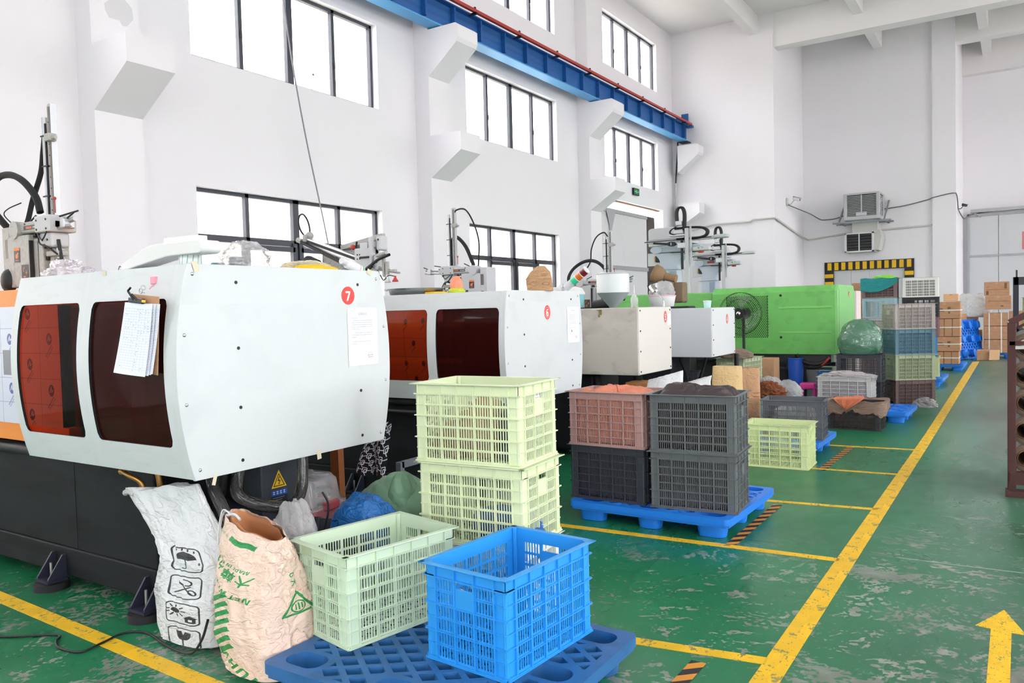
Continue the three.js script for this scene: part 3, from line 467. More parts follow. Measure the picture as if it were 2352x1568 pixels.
[[0.151, C.rose, 'dull pink crate lowest in the far left column'], [0.53, C.rose, 'dull pink crate second from below in the far left column'], [0.91, C.pale, 'light grey crate under the sky blue one in the far column'], [1.28, C.sky, 'sky blue crate under the crate with teal cloth'], [1.655, C.mauve, 'brown crate under a teal cloth topmost of the far left column']].forEach(([y, m, l]) => crate(l, 'the far stacked crates', m, [-2.32, y, -16.95], 0.06, { H: 0.375 }));
crate('charcoal crate beneath the dark green bag by the green machine', null, C.dark, [-2.02, 0.42, -12.75], 0, { H: 0.4 });
crate('black crate at the bottom below the charcoal crate', null, C.black, [-2.02, 0.02, -12.75], 0, { H: 0.4 });
crate('light blue crate heaped with clear bags and brown cloth', null, C.sky, [-2.74, 0.05, -10.4], 0.02, { H: 0.38 });
crate('small sky blue crate on the floor below the green machine', null, C.blue, [-2.5, 0.2, -13.3], 0.1, { H: 0.3, L: 0.5, W: 0.36 });
crate('pale green crate in the shade under machine four, end on', null, C.sage, [-3.5, 0.42, -11.6], 1.4, { H: 0.41 });
crate('pale green crate below another under machine four', null, C.sage, [-3.5, 0.01, -11.6], 1.4, { H: 0.41 });
crate('dark crate in the shade beneath machine four', null, C.dark, [-4.0, 0.3, -10.4], 0.2, { H: 0.4 });
crate('small blue-grey crate on the floor behind the mint crate', null, C.slate, [-3.12, 0.25, -3.05], 0.25, { H: 0.2, L: 0.5, W: 0.34 });

// ------------------------------------------------------------------ pallets
function clipPoly(pts, nx, ny, d) { const out = []; pts.forEach((p, i) => { const q = pts[(i + 1) % pts.length], a = p[0] * nx + p[1] * ny - d, b = q[0] * nx + q[1] * ny - d; if (a <= 0) out.push(p); if (a * b < 0) { const t = a / (a - b); out.push([lerp(p[0], q[0], t), lerp(p[1], q[1], t)]); } }); return out; }
const palletCache = {};
function palletGeo(L, W) {
  const key = L + ',' + W; if (palletCache[key]) return palletCache[key];
  const H = 0.15, T = 0.045, cups = [], deck = rrect(-L / 2, L / 2, -W / 2, W / 2, 0.04);
  const px = L / 2 - 0.155, pz = W / 2 - 0.115;
  for (const i of [-1, 0, 1]) for (const j of [-1, 0, 1]) cups.push([i * px, j * pz, i ? 0.095 : 0.08, j ? 0.062 : 0.06]);
  for (const [x, z, a, b] of cups) deck.holes.push(rrect(x - a, x + a, z - b, z + b, 0.055, THREE.Path));
  const s = 0.085, g = 0.026, A = 0.5;
  for (let i = -14; i <= 14; i++) for (let j = -14; j <= 14; j++) {
    const c = [(i + j) * s * Math.cos(A), (i - j) * s * Math.sin(A) * 1.35], h = (s - g);
    let q = [[h * Math.cos(A), 0], [0, h * Math.sin(A) * 1.35], [-h * Math.cos(A), 0], [0, -h * Math.sin(A) * 1.35]].map(([x, y]) => [x + c[0], y + c[1]]);
    q = clipPoly(q, 1, 0, L / 2 - 0.045); q = clipPoly(q, -1, 0, L / 2 - 0.045); q = clipPoly(q, 0, 1, W / 2 - 0.04); q = clipPoly(q, 0, -1, W / 2 - 0.04);
    for (const [x, z, a, b] of cups) { if (!q.length) break; const in_ = q.some(([u, v]) => Math.abs(u - x) < a + 0.03 && Math.abs(v - z) < b + 0.03); if (!in_) continue; const dx = (c[0] - x) / (a + 0.03), dz = (c[1] - z) / (b + 0.03); q = Math.abs(dx) > Math.abs(dz) ? clipPoly(q, -Math.sign(dx), 0, -Math.sign(dx) * x - (a + 0.03)) : clipPoly(q, 0, -Math.sign(dz), -Math.sign(dz) * z - (b + 0.03)); }
    let ar = 0; q.forEach((p, k) => { const n = q[(k + 1) % q.length]; ar += p[0] * n[1] - n[0] * p[1]; });
    if (q.length > 2 && Math.abs(ar) / 2 > 0.0004) { const p = new THREE.Path(); (ar < 0 ? q : q.slice().reverse()).forEach(([x, y], k) => k ? p.lineTo(x, y) : p.moveTo(x, y)); p.closePath(); deck.holes.push(p); }
  }
  const dg = extr(deck, T, { curveSegments: 6 }); dg.rotateX(Math.PI / 2); dg.translate(0, H, 0);
  const u = dg.attributes.uv; for (let i = 0; i < u.count; i++) u.setXY(i, u.getX(i) * 1.2, u.getY(i) * 1.2);
  const leg = (x, z, a, b) => { const R = (k, y) => sring(x, y, z, a * k, b * k, 3.2, 28); return skin([R(1.0, H - 0.001), R(0.86, 0.035), R(0.8, 0.03), R(0.01, 0.03), R(0.01, 0.0), R(0.98, 0.0), R(1.0, 0.004), R(1.16, H - T), R(1.0, H - T)], false, false); };
  const skirt = [b6(-L / 2 + 0.03, L / 2 - 0.03, H - T - 0.02, H - T, -W / 2 + 0.012, -W / 2 + 0.02), b6(-L / 2 + 0.03, L / 2 - 0.03, H - T - 0.02, H - T, W / 2 - 0.02, W / 2 - 0.012), b6(-L / 2 + 0.012, -L / 2 + 0.02, H - T - 0.02, H - T, -W / 2 + 0.03, W / 2 - 0.03), b6(L / 2 - 0.02, L / 2 - 0.012, H - T - 0.02, H - T, -W / 2 + 0.03, W / 2 - 0.03)];
  return palletCache[key] = { deck: merge([dg, skirt]), legs: cups.map((c) => leg(...c)) };
}
function pallet(label, mat, [x, y, z], turn, L = 1.26, W = 1.05) {
  const t = thing('plastic_pallet', label, 'pallet', [x, y, z], turn), g = palletGeo(L, W);
  mesh('deck', g.deck, mat, t); for (const l of g.legs) mesh('leg', l, mat, t);
  return t;
}
pallet('worn blue plastic pallet in front carrying the bright blue crate', M.palletNear, [-2.062, 0, -2.68], 0, 1.26, 1.04);
pallet('bright blue pallet under the four dark and pink crates', M.palletBright, [-2.265, 0, -5.77], -0.02, 1.24, 1.1);
pallet('blue pallet under the slate grey crate of clear bags', M.palletBright, [-2.35, 0, -8.95], -0.02, 1.2, 0.9);
pallet('blue pallet next to the black crate with a brown liner', M.palletBright, [-1.82, 0, -11.78], -0.03, 1.2, 0.9);
pallet('blue pallet under the far stacked crates', M.palletBright, [-1.85, 0, -17.0], -0.02, 1.3, 1.1);
pallet('blue pallet under the tall strapped cartons in the distance', M.palletBright, [-1.6, 0, -20.6], 0, 1.1, 1.0);
{ const p = pallet('blue pallet leaning upright against the white bags at the far end', M.palletBright, [-1.08, 0.545, -24.25], 0, 1.06, 0.95); p.rotation.order = 'YXZ'; p.rotation.set(0, -0.5, Math.PI / 2 + 0.17); }
pallet('blue pallet under the cartons by the pale gate', M.palletBright, [-0.3, 0, -25.1], 0, 1.2, 1.0);
// ------------------------------------------------------------------ moulding machines
const decal = (w, h, mat, x, y, z, ry = 0, rx = 0, rz = 0) => put(new THREE.PlaneGeometry(w, h), x, y, z, rx, ry, rz);
const numTex = (n, ring) => canvastex(128, 128, (x) => { x.clearRect(0, 0, 128, 128); x.fillStyle = '#e0423a'; x.beginPath(); x.arc(64, 64, 62, 0, 7); x.fill(); if (ring) { x.fillStyle = '#f4f4f4'; x.beginPath(); x.arc(64, 64, 48, 0, 7); x.fill(); x.fillStyle = '#e0423a'; x.beginPath(); x.arc(64, 64, 46, 0, 7); x.fill(); } x.fillStyle = '#ffffff'; x.font = 'bold 92px sans-serif'; x.textAlign = 'center'; x.textBaseline = 'middle'; x.fillText(n, 64, 68); });
const noticeTex = canvastex(256, 384, (x, w, h) => { x.fillStyle = '#f1f4f6'; x.fillRect(0, 0, w, h); x.fillStyle = '#8f97a8'; for (let i = 0; i < 4; i++) { x.strokeStyle = '#8f97a8'; x.lineWidth = 2.5; x.strokeRect(94 + i * 18, 34, 11, 12); x.fillRect(92 + i * 18, 39, 15, 2); } let s = 7; const r = () => (s = (s * 16807) % 2147483647) / 2147483647; const line = (y, x0, x1) => { for (let a = x0; a < x1; a += 7) { x.fillStyle = `rgba(120,128,145,${0.45 + r() * 0.4})`; x.fillRect(a, y, 5, 4.5); } }; line(66, 34, 80); [82, 96, 110, 124].forEach((y, i) => line(y, i ? 34 : 46, 212)); line(138, 34, 96); line(164, 56, 212); line(178, 34, 212); line(192, 34, 70); line(222, 40, 190); line(236, 34, 64); x.strokeStyle = 'rgba(214,90,90,0.75)'; x.lineWidth = 2; x.beginPath(); x.arc(186, 322, 20, 0, 7); x.stroke(); x.fillStyle = 'rgba(120,128,145,0.7)'; x.fillRect(160, 318, 50, 4); x.fillRect(166, 330, 40, 4); });
const noticeMat = std(0xffffff, 0.75, 0, { map: noticeTex });
const filmTex = canvastex(1024, 512, (x, w, h) => {
  x.fillStyle = '#cfd4e4'; x.fillRect(0, 0, w, h); x.strokeStyle = '#9aa3bd'; x.lineWidth = 3;
  for (let i = 0; i < 9; i++) { x.beginPath(); x.moveTo(i * 128 + 6, 0); x.lineTo(i * 128, h); x.stroke(); } for (let j = 1; j < 5; j++) { x.beginPath(); x.moveTo(0, j * 108 - 10); x.lineTo(w, j * 108 - 14); x.stroke(); }
  for (let i = 0; i < 8; i++) for (let j = 0; j < 5; j++) { if ((i + j) % 2) continue; const a = i * 128 + 66, b = j * 108 + 34; x.fillStyle = '#3b4d9c'; x.beginPath(); x.ellipse(a, b, 17, 25, 0, 0, 7); x.fill(); x.strokeStyle = '#dfe3f0'; x.lineWidth = 4; x.beginPath(); x.moveTo(a - 10, b + 10); x.lineTo(a, b - 12); x.lineTo(a + 3, b + 6); x.lineTo(a + 12, b - 2); x.stroke(); x.save(); x.translate(a - 8, b + 48); x.rotate(-0.9); x.fillStyle = '#6b79b5'; for (let k = 0; k < 7; k++) { x.fillRect(-30 + k * 9, 0, 6, 7); x.fillRect(-30 + k * 9, 12, 5, 5); } x.restore(); }
  x.fillStyle = '#6f747c'; x.fillRect(655, 190, 60, 110);
});
function bulged(o, P) {                                    // curved sheet-metal guard with two amber windows in the near side
  const { x0, x1, y0, y1, zn, zf, bn, bf, w1, w2, wy0, wy1 } = P, ym = (y0 + y1) / 2, hh = (y1 - y0) / 2, r = 0.035;
  const zN = (y) => zn + bn * (1 - ((y - ym) / hh) ** 2), zF = (y) => zf - bf * (1 - ((y - ym) / hh) ** 2);
  const sheet = (xa, xb, ya, yb, off, n = 8, m = 18) => surf((u, v) => { const x = lerp(xa, xb, u), a = ya(x), b = yb(x), y = lerp(a, b, v); return [x, y, zN(y) + off]; }, n, m);
  const corner = (w, x) => { const d = Math.min(x - w[0], w[1] - x); return d < r ? r - Math.sqrt(Math.max(0, r * r - (r - d) ** 2)) : 0; };
  const parts = [], xs = [x0, w1[0], w1[1], w2[0], w2[1], x1];
  for (const off of [0, -0.012]) {
    for (const [a, b] of [[x0, w1[0]], [w1[1], w2[0]], [w2[1], x1]]) parts.push(sheet(a, b, () => y0, () => y1, off, 2));
    for (const w of [w1, w2]) { parts.push(sheet(w[0], w[1], () => y0, (x) => wy0 + corner(w, x), off, 60, 5), sheet(w[0], w[1], (x) => wy1 - corner(w, x), () => y1, off, 60, 5)); }
  }
  mesh('near_panel', parts, M.guard, o);
  for (const w of [w1, w2]) {
    const lip = (x, t) => { const y = t ? wy1 - corner(w, x) : wy0 + corner(w, x); return y; };
    mesh('window_seal', [surf((u, v) => { const x = lerp(w[0], w[1], u), y = lip(x, 1); return [x, y, zN(y) - v * 0.014]; }, 60, 1), surf((u, v) => { const x = lerp(w[0], w[1], u), y = lip(x, 0); return [x, y, zN(y) - v * 0.014]; }, 60, 1), ...[0, 1].map((k) => surf((u, v) => { const y = lerp(wy0 + r, wy1 - r, u); return [w[k], y, zN(y) - v * 0.014]; }, 12, 1))], M.black, o);
  }
  mesh('window_pane', sheet(w1[0] - 0.01, w1[1] + 0.01, () => wy0 - 0.01, () => wy1 + 0.01, -0.013, 4), P.pane1, o);
  mesh('window_pane', sheet(w2[0] - 0.01, w2[1] + 0.01, () => wy0 - 0.01, () => wy1 + 0.01, -0.013, 4), P.pane2, o);
  mesh('far_panel', surf((u, v) => { const y = lerp(y0, y1, v); return [lerp(x0, x1, u), y, zF(y)]; }, 2, 16), M.guard, o);
  mesh('far_seal', surf((u, v) => { const y = lerp(y0, y1 - 0.1, v); return [lerp(x0, x1 - 0.03, u), y, zF(y) - 0.028]; }, 2, 16), M.black, o);
  const s = new THREE.Shape(), N = 16; for (let i = 0; i <= N; i++) { const y = lerp(y0, y1, i / N); i ? s.lineTo(-zN(y), y) : s.moveTo(-zN(y), y); } for (let i = N; i >= 0; i--) { const y = lerp(y0, y1, i / N); s.lineTo(-zF(y), y); } s.closePath();
  const eg = extr(s, 0.014, { bevelEnabled: true, bevelSize: 0.003, bevelThickness: 0.003, bevelSegments: 2 });
  eg.rotateY(Math.PI / 2); eg.translate(x1 - 0.014, 0, 0);
  const u = eg.attributes.uv; for (let i = 0; i < u.count; i++) u.setXY(i, u.getX(i) * 0.6, u.getY(i) * 0.6);
  mesh('end_panel', eg, M.guard, o);
  const lx = P.open ?? x0;
  mesh('top_panel', [b6(lx + 0.62, x1, y1 - 0.012, y1, zf, zn), b6(x0, lx + 0.62, y1 - 0.012, y1, zn - 0.2, zn), b6(x0, lx + 0.62, y1 - 0.012, y1, zf, zf + 0.2), b6(x0, x0 + 0.04, y1 - 0.012, y1, zf, zn)], M.guard, o);
  const bolts = [], holes = [];
  for (const k of [0.03, 0.35, 0.68, 0.97]) { const y = lerp(y0 + 0.015, y1 - 0.015, k); bolts.push([zN(y) - 0.035, y], [zF(y) + 0.035, y]); }
  for (const [z, y] of bolts) mesh('bolt', put(new THREE.SphereGeometry(0.009, 10, 6), x1 + 0.003, y, z, 0, 0, 0, [0.6, 1, 1]), M.steel, o);
  for (const k of P.holes) for (const f of [0.05, 0.37, 0.66, 0.92]) mesh('bolt_hole', cyl(0.0085, 0.0085, 0.004, x1 + 0.0035, lerp(y1, y0, f + 0.03), lerp(zn, zf, k), 0, 0, Math.PI / 2, 12), M.black, o);
  return { zN, zF };
}
function baseUnit(o, x0, x1, z0, z1, top, legs) {           // dark machine bed
  mesh('bed', [r6(x0, x1, 0.235, top - 0.05, z1, z0 - 0.015, 0.01), r6(x0, x1 + 0.005, 0.07, 0.24, z1, z0, 0.01)], M.darkBase, o);
  mesh('bed_rim', [rod([x0, top - 0.035, z0 + 0.01], [x1 - 0.05, top - 0.035, z0 + 0.01], 0.035, 14), b6(x0, x1, top - 0.03, top, z1, z0)], M.darkSteel, o);
  for (const [x, z] of legs) {
    const l = mesh('levelling_foot', [put(extr(poly([[0, 0.05], [0.11, 0.05], [0.11, 0.07], [0.02, 0.2], [0, 0.2]]), 0.012), x - 0.06, 0, z, 0, -Math.PI / 2), put(extr(poly([[0, 0.05], [0.11, 0.05], [0.11, 0.07], [0.02, 0.2], [0, 0.2]]), 0.012), x + 0.06, 0, z, 0, -Math.PI / 2), b6(x - 0.07, x + 0.07, 0.045, 0.06, z, z + 0.12)], std(0x272b3c, 0.5), o);
    mesh('rubber_pad', cyl(0.1, 0.095, 0.04, x, 0.02, z + 0.06, 0, 0, 0, 24), M.rubber, l); mesh('foot_bolt', cyl(0.008, 0.008, 0.11, x, 0.1, z + 0.06), M.steel, l);
  }
}
{ // ---- machine seven, nearest
  const o = thing('moulding_machine', 'white injection moulding machine numbered 7 with curved guard and amber windows', 'machine');
  const P = { x0: -4.70, x1: -3.2, y0: 0.855, y1: 1.85, zn: -2.245, zf: -3.52, bn: 0.075, bf: 0.075, w1: [-4.632, -4.032], w2: [-3.92, -3.297], wy0: 1.003, wy1: 1.696, pane1: amberMat, pane2: amberDark, open: -4.66, holes: [0.205, 0.86] };
  const f = bulged(o, P);
  mesh('number_sticker', decal(0.105, 0.105, 0, -3.1955, 1.708, -3.262, Math.PI / 2), std(0xffffff, 0.5, 0, { map: numTex('7'), alphaTest: 0.5 }), o);
  mesh('notice_sheet', surf((u, v) => [-3.194 + 0.003 * Math.sin(u * 3), lerp(1.308, 1.638, v), lerp(-3.25, -3.49, u)], 6, 2), noticeMat, o);
  for (const [y, z, w, h, a] of [[1.84, -2.285, 0.03, 0.05, 0.3], [1.845, -3.44, 0.04, 0.03, -0.4], [0.852, -3.0, 0.03, 0.055, 0.1], [0.84, -2.34, 0.02, 0.05, -0.3]]) mesh('tape_scrap', put(new THREE.PlaneGeometry(w, h), -3.193, y, z, 0, Math.PI / 2, a), std(0xd9d0b8, 0.6), o);
  mesh('tape_scrap', decal(0.03, 0.04, 0, -3.86, 1.835, f.zN(1.835) + 0.003), std(0xd9d0b8, 0.6), o);
  // rear cover with a protective film still on it
  mesh('rear_cover', [b6(-7.6, -4.66, 1.70, 1.806, -3.4, -2.45), b6(-7.6, -4.66, 0.872, 0.98, -3.4, -2.45)], M.orange, o);
  const ft = std(0xffffff, 0.4, 0, { map: filmTex });
  mesh('film_panel', surf((u, v) => [lerp(-6.6, -4.72, u), lerp(0.978, 1.703, v), -2.448], 1, 1), ft, o);
  mesh('rear_core', b6(-7.6, -4.72, 0.9, 1.7, -3.38, -2.47), M.darkSteel, o);
  // mould space behind the windows
  mesh('platen', [r6(-4.12, -3.95, 0.9, 1.72, -3.3, -2.5, 0.02), r6(-4.70, -4.66, 0.9, 1.7, -3.3, -2.5, 0.02)], std(0x55504c, 0.5, 0.4), o);
  mesh('clamp_unit', [r6(-3.9, -3.4, 0.95, 1.55, -3.2, -2.6, 0.03), rod([-4.66, 1.0, -2.6], [-3.4, 1.0, -2.6], 0.04), rod([-4.66, 1.55, -2.6], [-3.4, 1.55, -2.6], 0.04)], M.darkSteel, o);
  mesh('drip_tray', b6(-4.66, -3.25, 0.86, 0.875, -3.5, -2.28), M.darkSteel, o);
  baseUnit(o, -7.6, -3.95, -2.5, -3.35, 0.845, [[-4.92, -2.5], [-3.95, -2.5]]);
  mesh('side_seam', b6(-4.755, -4.75, 0.24, 0.78, -2.53, -2.512), M.black, o);
  // hydraulics below the guard
  for (const [p, r] of [[[[-4.02, 0.8, -2.38], [-3.93, 0.79, -2.36], [-3.88, 0.74, -2.40], [-3.88, 0.6, -2.42]], 0.013], [[[-3.9, 0.86, -2.42], [-3.84, 0.85, -2.4], [-3.8, 0.8, -2.44], [-3.8, 0.6, -2.46]], 0.015]]) mesh('brass_pipe', [tube(p, r, 30, 10), cyl(r * 1.5, r * 1.5, 0.05, p[3][0], 0.68, p[3][2], 0, 0, 0, 8), cyl(r * 1.5, r * 1.5, 0.045, p[0][0] + 0.015, p[0][1], p[0][2], 0, 0, Math.PI / 2, 8)], M.brass, o);
  mesh('pump_unit', [r6(-3.95, -3.45, 0, 0.42, -3.3, -2.75, 0.02), cyl(0.08, 0.08, 0.3, -3.82, 0.5, -2.95, 0, 0, Math.PI / 2, 24), cyl(0.05, 0.05, 0.3, -3.6, 0.45, -2.7, 0, 0, Math.PI / 2, 16)], std(0x2c3044, 0.5), o);
  mesh('support', [b6(-3.95, -3.7, 0.4, 0.86, -3.3, -2.9)], M.darkSteel, o);
  const eb = mesh('control_box', [r6(-3.66, -3.5, 0.42, 0.80, -3.12, -2.86, 0.01)], std(0x33373f, 0.5), o);
  const warn = canvastex(128, 256, (x) => { x.fillStyle = '#33373f'; x.fillRect(0, 0, 128, 256); x.fillStyle = '#f2c21b'; x.beginPath(); x.moveTo(64, 6); x.lineTo(122, 112); x.lineTo(6, 112); x.fill(); x.fillStyle = '#17181b'; x.beginPath(); x.moveTo(64, 26); x.lineTo(108, 104); x.lineTo(20, 104); x.fill(); x.fillStyle = '#f2c21b'; x.beginPath(); x.moveTo(64, 36); x.lineTo(99, 99); x.lineTo(29, 99); x.fill(); x.strokeStyle = '#17181b'; x.lineWidth = 6; x.beginPath(); x.moveTo(68, 48); x.lineTo(58, 70); x.lineTo(72, 72); x.lineTo(62, 94); x.stroke(); x.fillStyle = '#1f4ba0'; x.fillRect(4, 126, 120, 34); x.fillStyle = '#10151f'; x.fillRect(4, 160, 120, 90); x.fillStyle = '#c9d6ee'; for (let i = 0; i < 4; i++) { x.fillRect(16 + i * 26, 134, 16, 4); x.fillRect(22 + i * 26, 132, 4, 20); x.fillRect(16 + i * 26, 146, 16, 4); } x.fillStyle = '#7d879c'; for (let j = 0; j < 6; j++) x.fillRect(12, 170 + j * 13, 90 - (j % 3) * 16, 4); });
  mesh('warning_label', decal(0.12, 0.24, 0, -3.498, 0.63, -2.98, Math.PI / 2 - 0.001), std(0xffffff, 0.5, 0, { map: warn }), eb);
  const wrap = phys(0x3b3a3b, 0.22, { clearcoat: 0.6, bumpMap: wrinkleBump, bumpScale: 0.008 });
  mesh('wrapped_hose', tube([[-3.52, 0.86, -2.55], [-3.42, 0.74, -2.5], [-3.34, 0.62, -2.5], [-3.28, 0.45, -2.52], [-3.26, 0.2, -2.55]], 0.032, 60, 10), wrap, o);
  mesh('wrapped_hose', tube([[-3.42, 0.88, -2.68], [-3.42, 0.76, -2.64], [-3.38, 0.68, -2.62], [-3.3, 0.62, -2.72], [-3.26, 0.60, -2.86], [-3.28, 0.68, -2.95], [-3.3, 0.87, -2.98]], 0.032, 80, 10), wrap, o);
  mesh('corrugated_hose', ribbed([[-3.46, 0.87, -2.6], [-3.5, 0.7, -2.6], [-3.56, 0.55, -2.6], [-3.6, 0.42, -2.6], [-3.55, 0.2, -2.62]], 0.025), M.rubber, o);
  mesh('power_cable', tube([[-3.2, 0.64, -3.02], [-3.17, 0.58, -3.03], [-3.17, 0.5, -3.02], [-3.2, 0.42, -3.0], [-3.3, 0.38, -2.95]], 0.006, 30, 6), M.black, o);
  mesh('valve_block', [r6(-3.5, -3.28, 0.38, 0.46, -2.78, -2.6, 0.01), r6(-3.42, -3.3, 0.3, 0.42, -2.66, -2.55, 0.01), cyl(0.03, 0.03, 0.2, -3.4, 0.47, -2.7, 0, 0, Math.PI / 2)], std(0x40505a, 0.5, 0.2), o);
}
{ // ---- machine six
  const o = thing('moulding_machine', 'white injection moulding machine numbered 6 with curved guard behind machine seven', 'machine');
  const printed = phys(0xffffff, 0.08, { transmission: 0.75, thickness: 0, map: canvastex(512, 512, (x, w, h) => { x.fillStyle = '#d0421a'; x.fillRect(0, 0, w, h); x.strokeStyle = '#9c2a10'; x.lineWidth = 3; for (const v of [200, 330]) { x.beginPath(); x.moveTo(0, v); x.lineTo(w, v + 6); x.stroke(); x.beginPath(); x.moveTo(v - 20, 0); x.lineTo(v, h); x.stroke(); } for (const [a, b] of [[330, 90], [465, 85], [395, 240], [330, 380], [465, 380], [400, 490], [180, 240]]) { x.fillStyle = '#6a1b12'; x.beginPath(); x.ellipse(a, b, 13, 20, 0, 0, 7); x.fill(); x.save(); x.translate(a - 6, b + 42); x.rotate(-0.9); for (let k = 0; k < 6; k++) x.fillRect(-22 + k * 8, 0, 5, 6); x.restore(); } }) });
  const P = { x0: -4.75, x1: -3.25, y0: 0.90, y1: 1.752, zn: -4.985, zf: -6.135, bn: 0.045, bf: 0.045, w1: [-4.66, -3.995], w2: [-3.905, -3.305], wy0: 1.05, wy1: 1.624, pane1: printed, pane2: amberDark, holes: [0.2, 0.87], open: -4.7 };
  bulged(o, P);
  mesh('number_sticker', decal(0.1, 0.12, 0, -3.2455, 1.578, -5.577, Math.PI / 2), std(0xffffff, 0.5, 0, { map: numTex('6', true), alphaTest: 0.5 }), o);
  mesh('notice_sheet', decal(0.215, 0.305, 0, -3.2445, 1.466, -6.015, Math.PI / 2), noticeMat, o);
  mesh('rear_cover', b6(-7.6, -4.76, 0.9, 1.7, -6.05, -5.1), M.guard, o);
  mesh('platen', [r6(-4.0, -3.88, 0.95, 1.66, -5.95, -5.15, 0.02), r6(-3.85, -3.4, 0.95, 1.5, -5.9, -5.25, 0.03), b6(-4.7, -3.3, 0.905, 0.92, -6.1, -5.02)], M.darkSteel, o);
  baseUnit(o, -7.6, -3.6, -5.06, -6.0, 0.9, [[-4.9, -5.06], [-3.75, -5.06]]);
  mesh('door_track', [rod([-4.8, 0.78, -5.02], [-3.3, 0.78, -5.02], 0.02), b6(-3.6, -3.4, 0.3, 0.9, -5.95, -5.3)], M.darkSteel, o);
  mesh('light_switch_box', r6(-3.9, -3.75, 0.5, 0.8, -5.06, -4.98, 0.01), M.darkSteel, o);
  mesh('top_rail', b6(-4.3, -3.4, 1.752, 1.768, -6.1, -5.9), M.white, o);
}
function boxMachine(label, x0, x1, y0, y1, z0, z1, mat, n, extra) {
  const o = thing('moulding_machine', label, 'machine');
  mesh('clamp_cover', [r6(x0, x1, y0, y1, z1, z0, 0.008)], mat, o);
  mesh('end_plate', r6(x1 - 0.004, x1 + 0.006, y0 + 0.006, y1 - 0.006, z1 + 0.012, z0 - 0.012, 0.003), extra?.plate ?? mat, o);
  for (const z of [z0 - 0.05, z1 + 0.05]) for (const f of [0.05, 0.35, 0.65, 0.95]) mesh('bolt', cyl(0.009, 0.009, 0.006, x1 + 0.008, lerp(y0, y1, f), z, 0, 0, Math.PI / 2, 8), M.black, o);
  if (n) mesh('number_sticker', decal(0.09, 0.13, 0, x1 + 0.008, y1 - extra.ny, extra.nz, Math.PI / 2), std(0xffffff, 0.5, 0, { map: numTex(n, true), alphaTest: 0.5 }), o);
  mesh('bed', [r6(-7.8, extra?.bed ?? x1 - 0.6, 0.06, y0 - 0.02, z1 + 0.1, z0 - 0.15, 0.02), r6(-7.8, x0, y0, y1 - 0.12, z1 + 0.1, z0 - 0.1, 0.02)], extra?.bedMat ?? M.darkBase, o);
  return o;
}
{
  const o = boxMachine('grimy beige box-shaped moulding machine numbered 5', -4.55, -3.27, 0.905, 1.60, -7.43, -8.34, M.beige, '5', { ny: 0.11, nz: -8.16, plate: std(0xdcd8d2, 0.5) });
  mesh('old_mark', [b6(-3.7, -3.67, 1.53, 1.58, -7.428, -7.424), b6(-3.73, -3.67, 1.575, 1.582, -7.428, -7.424), b6(-3.71, -3.69, 1.505, 1.53, -7.428, -7.424)], std(0x8a7a45, 0.7), o);
  mesh('torn_sheet', decal(0.1, 0.12, 0, -3.261, 1.46, -8.27, Math.PI / 2), std(0xf2f2f0, 0.8), o);
  mesh('hose_guard', [ribbed([[-3.9, 0.9, -7.7], [-3.75, 0.62, -7.6], [-3.7, 0.45, -7.7], [-3.9, 0.3, -7.9]], 0.05, 60), ribbed([[-3.5, 0.9, -7.9], [-3.45, 0.7, -7.85], [-3.55, 0.5, -7.85], [-3.8, 0.4, -8.0]], 0.05, 60)], M.rubber, o);
}
{
  const o = boxMachine('clean pale white box-shaped moulding machine numbered 4', -4.6, -3.27, 0.945, 1.57, -9.70, -10.66, M.pale, '4', { ny: 0.15, nz: -10.31, plate: M.white });
  mesh('floor_lamp_post', rod([-3.24, 0, -10.62], [-3.24, 0.94, -10.62], 0.03), M.black, o);
  mesh('loose_hose', [tube([[-4.2, 0.95, -10], [-4.05, 0.6, -9.9], [-3.95, 0.4, -10.1]], 0.02, 30), tube([[-3.9, 0.95, -10.2], [-3.7, 0.55, -10.0], [-3.9, 0.2, -10.1]], 0.02, 30), tube([[-3.6, 0.95, -10.5], [-3.65, 0.6, -10.3], [-3.85, 0.35, -10.4]], 0.02, 30)], M.rubber, o);
}
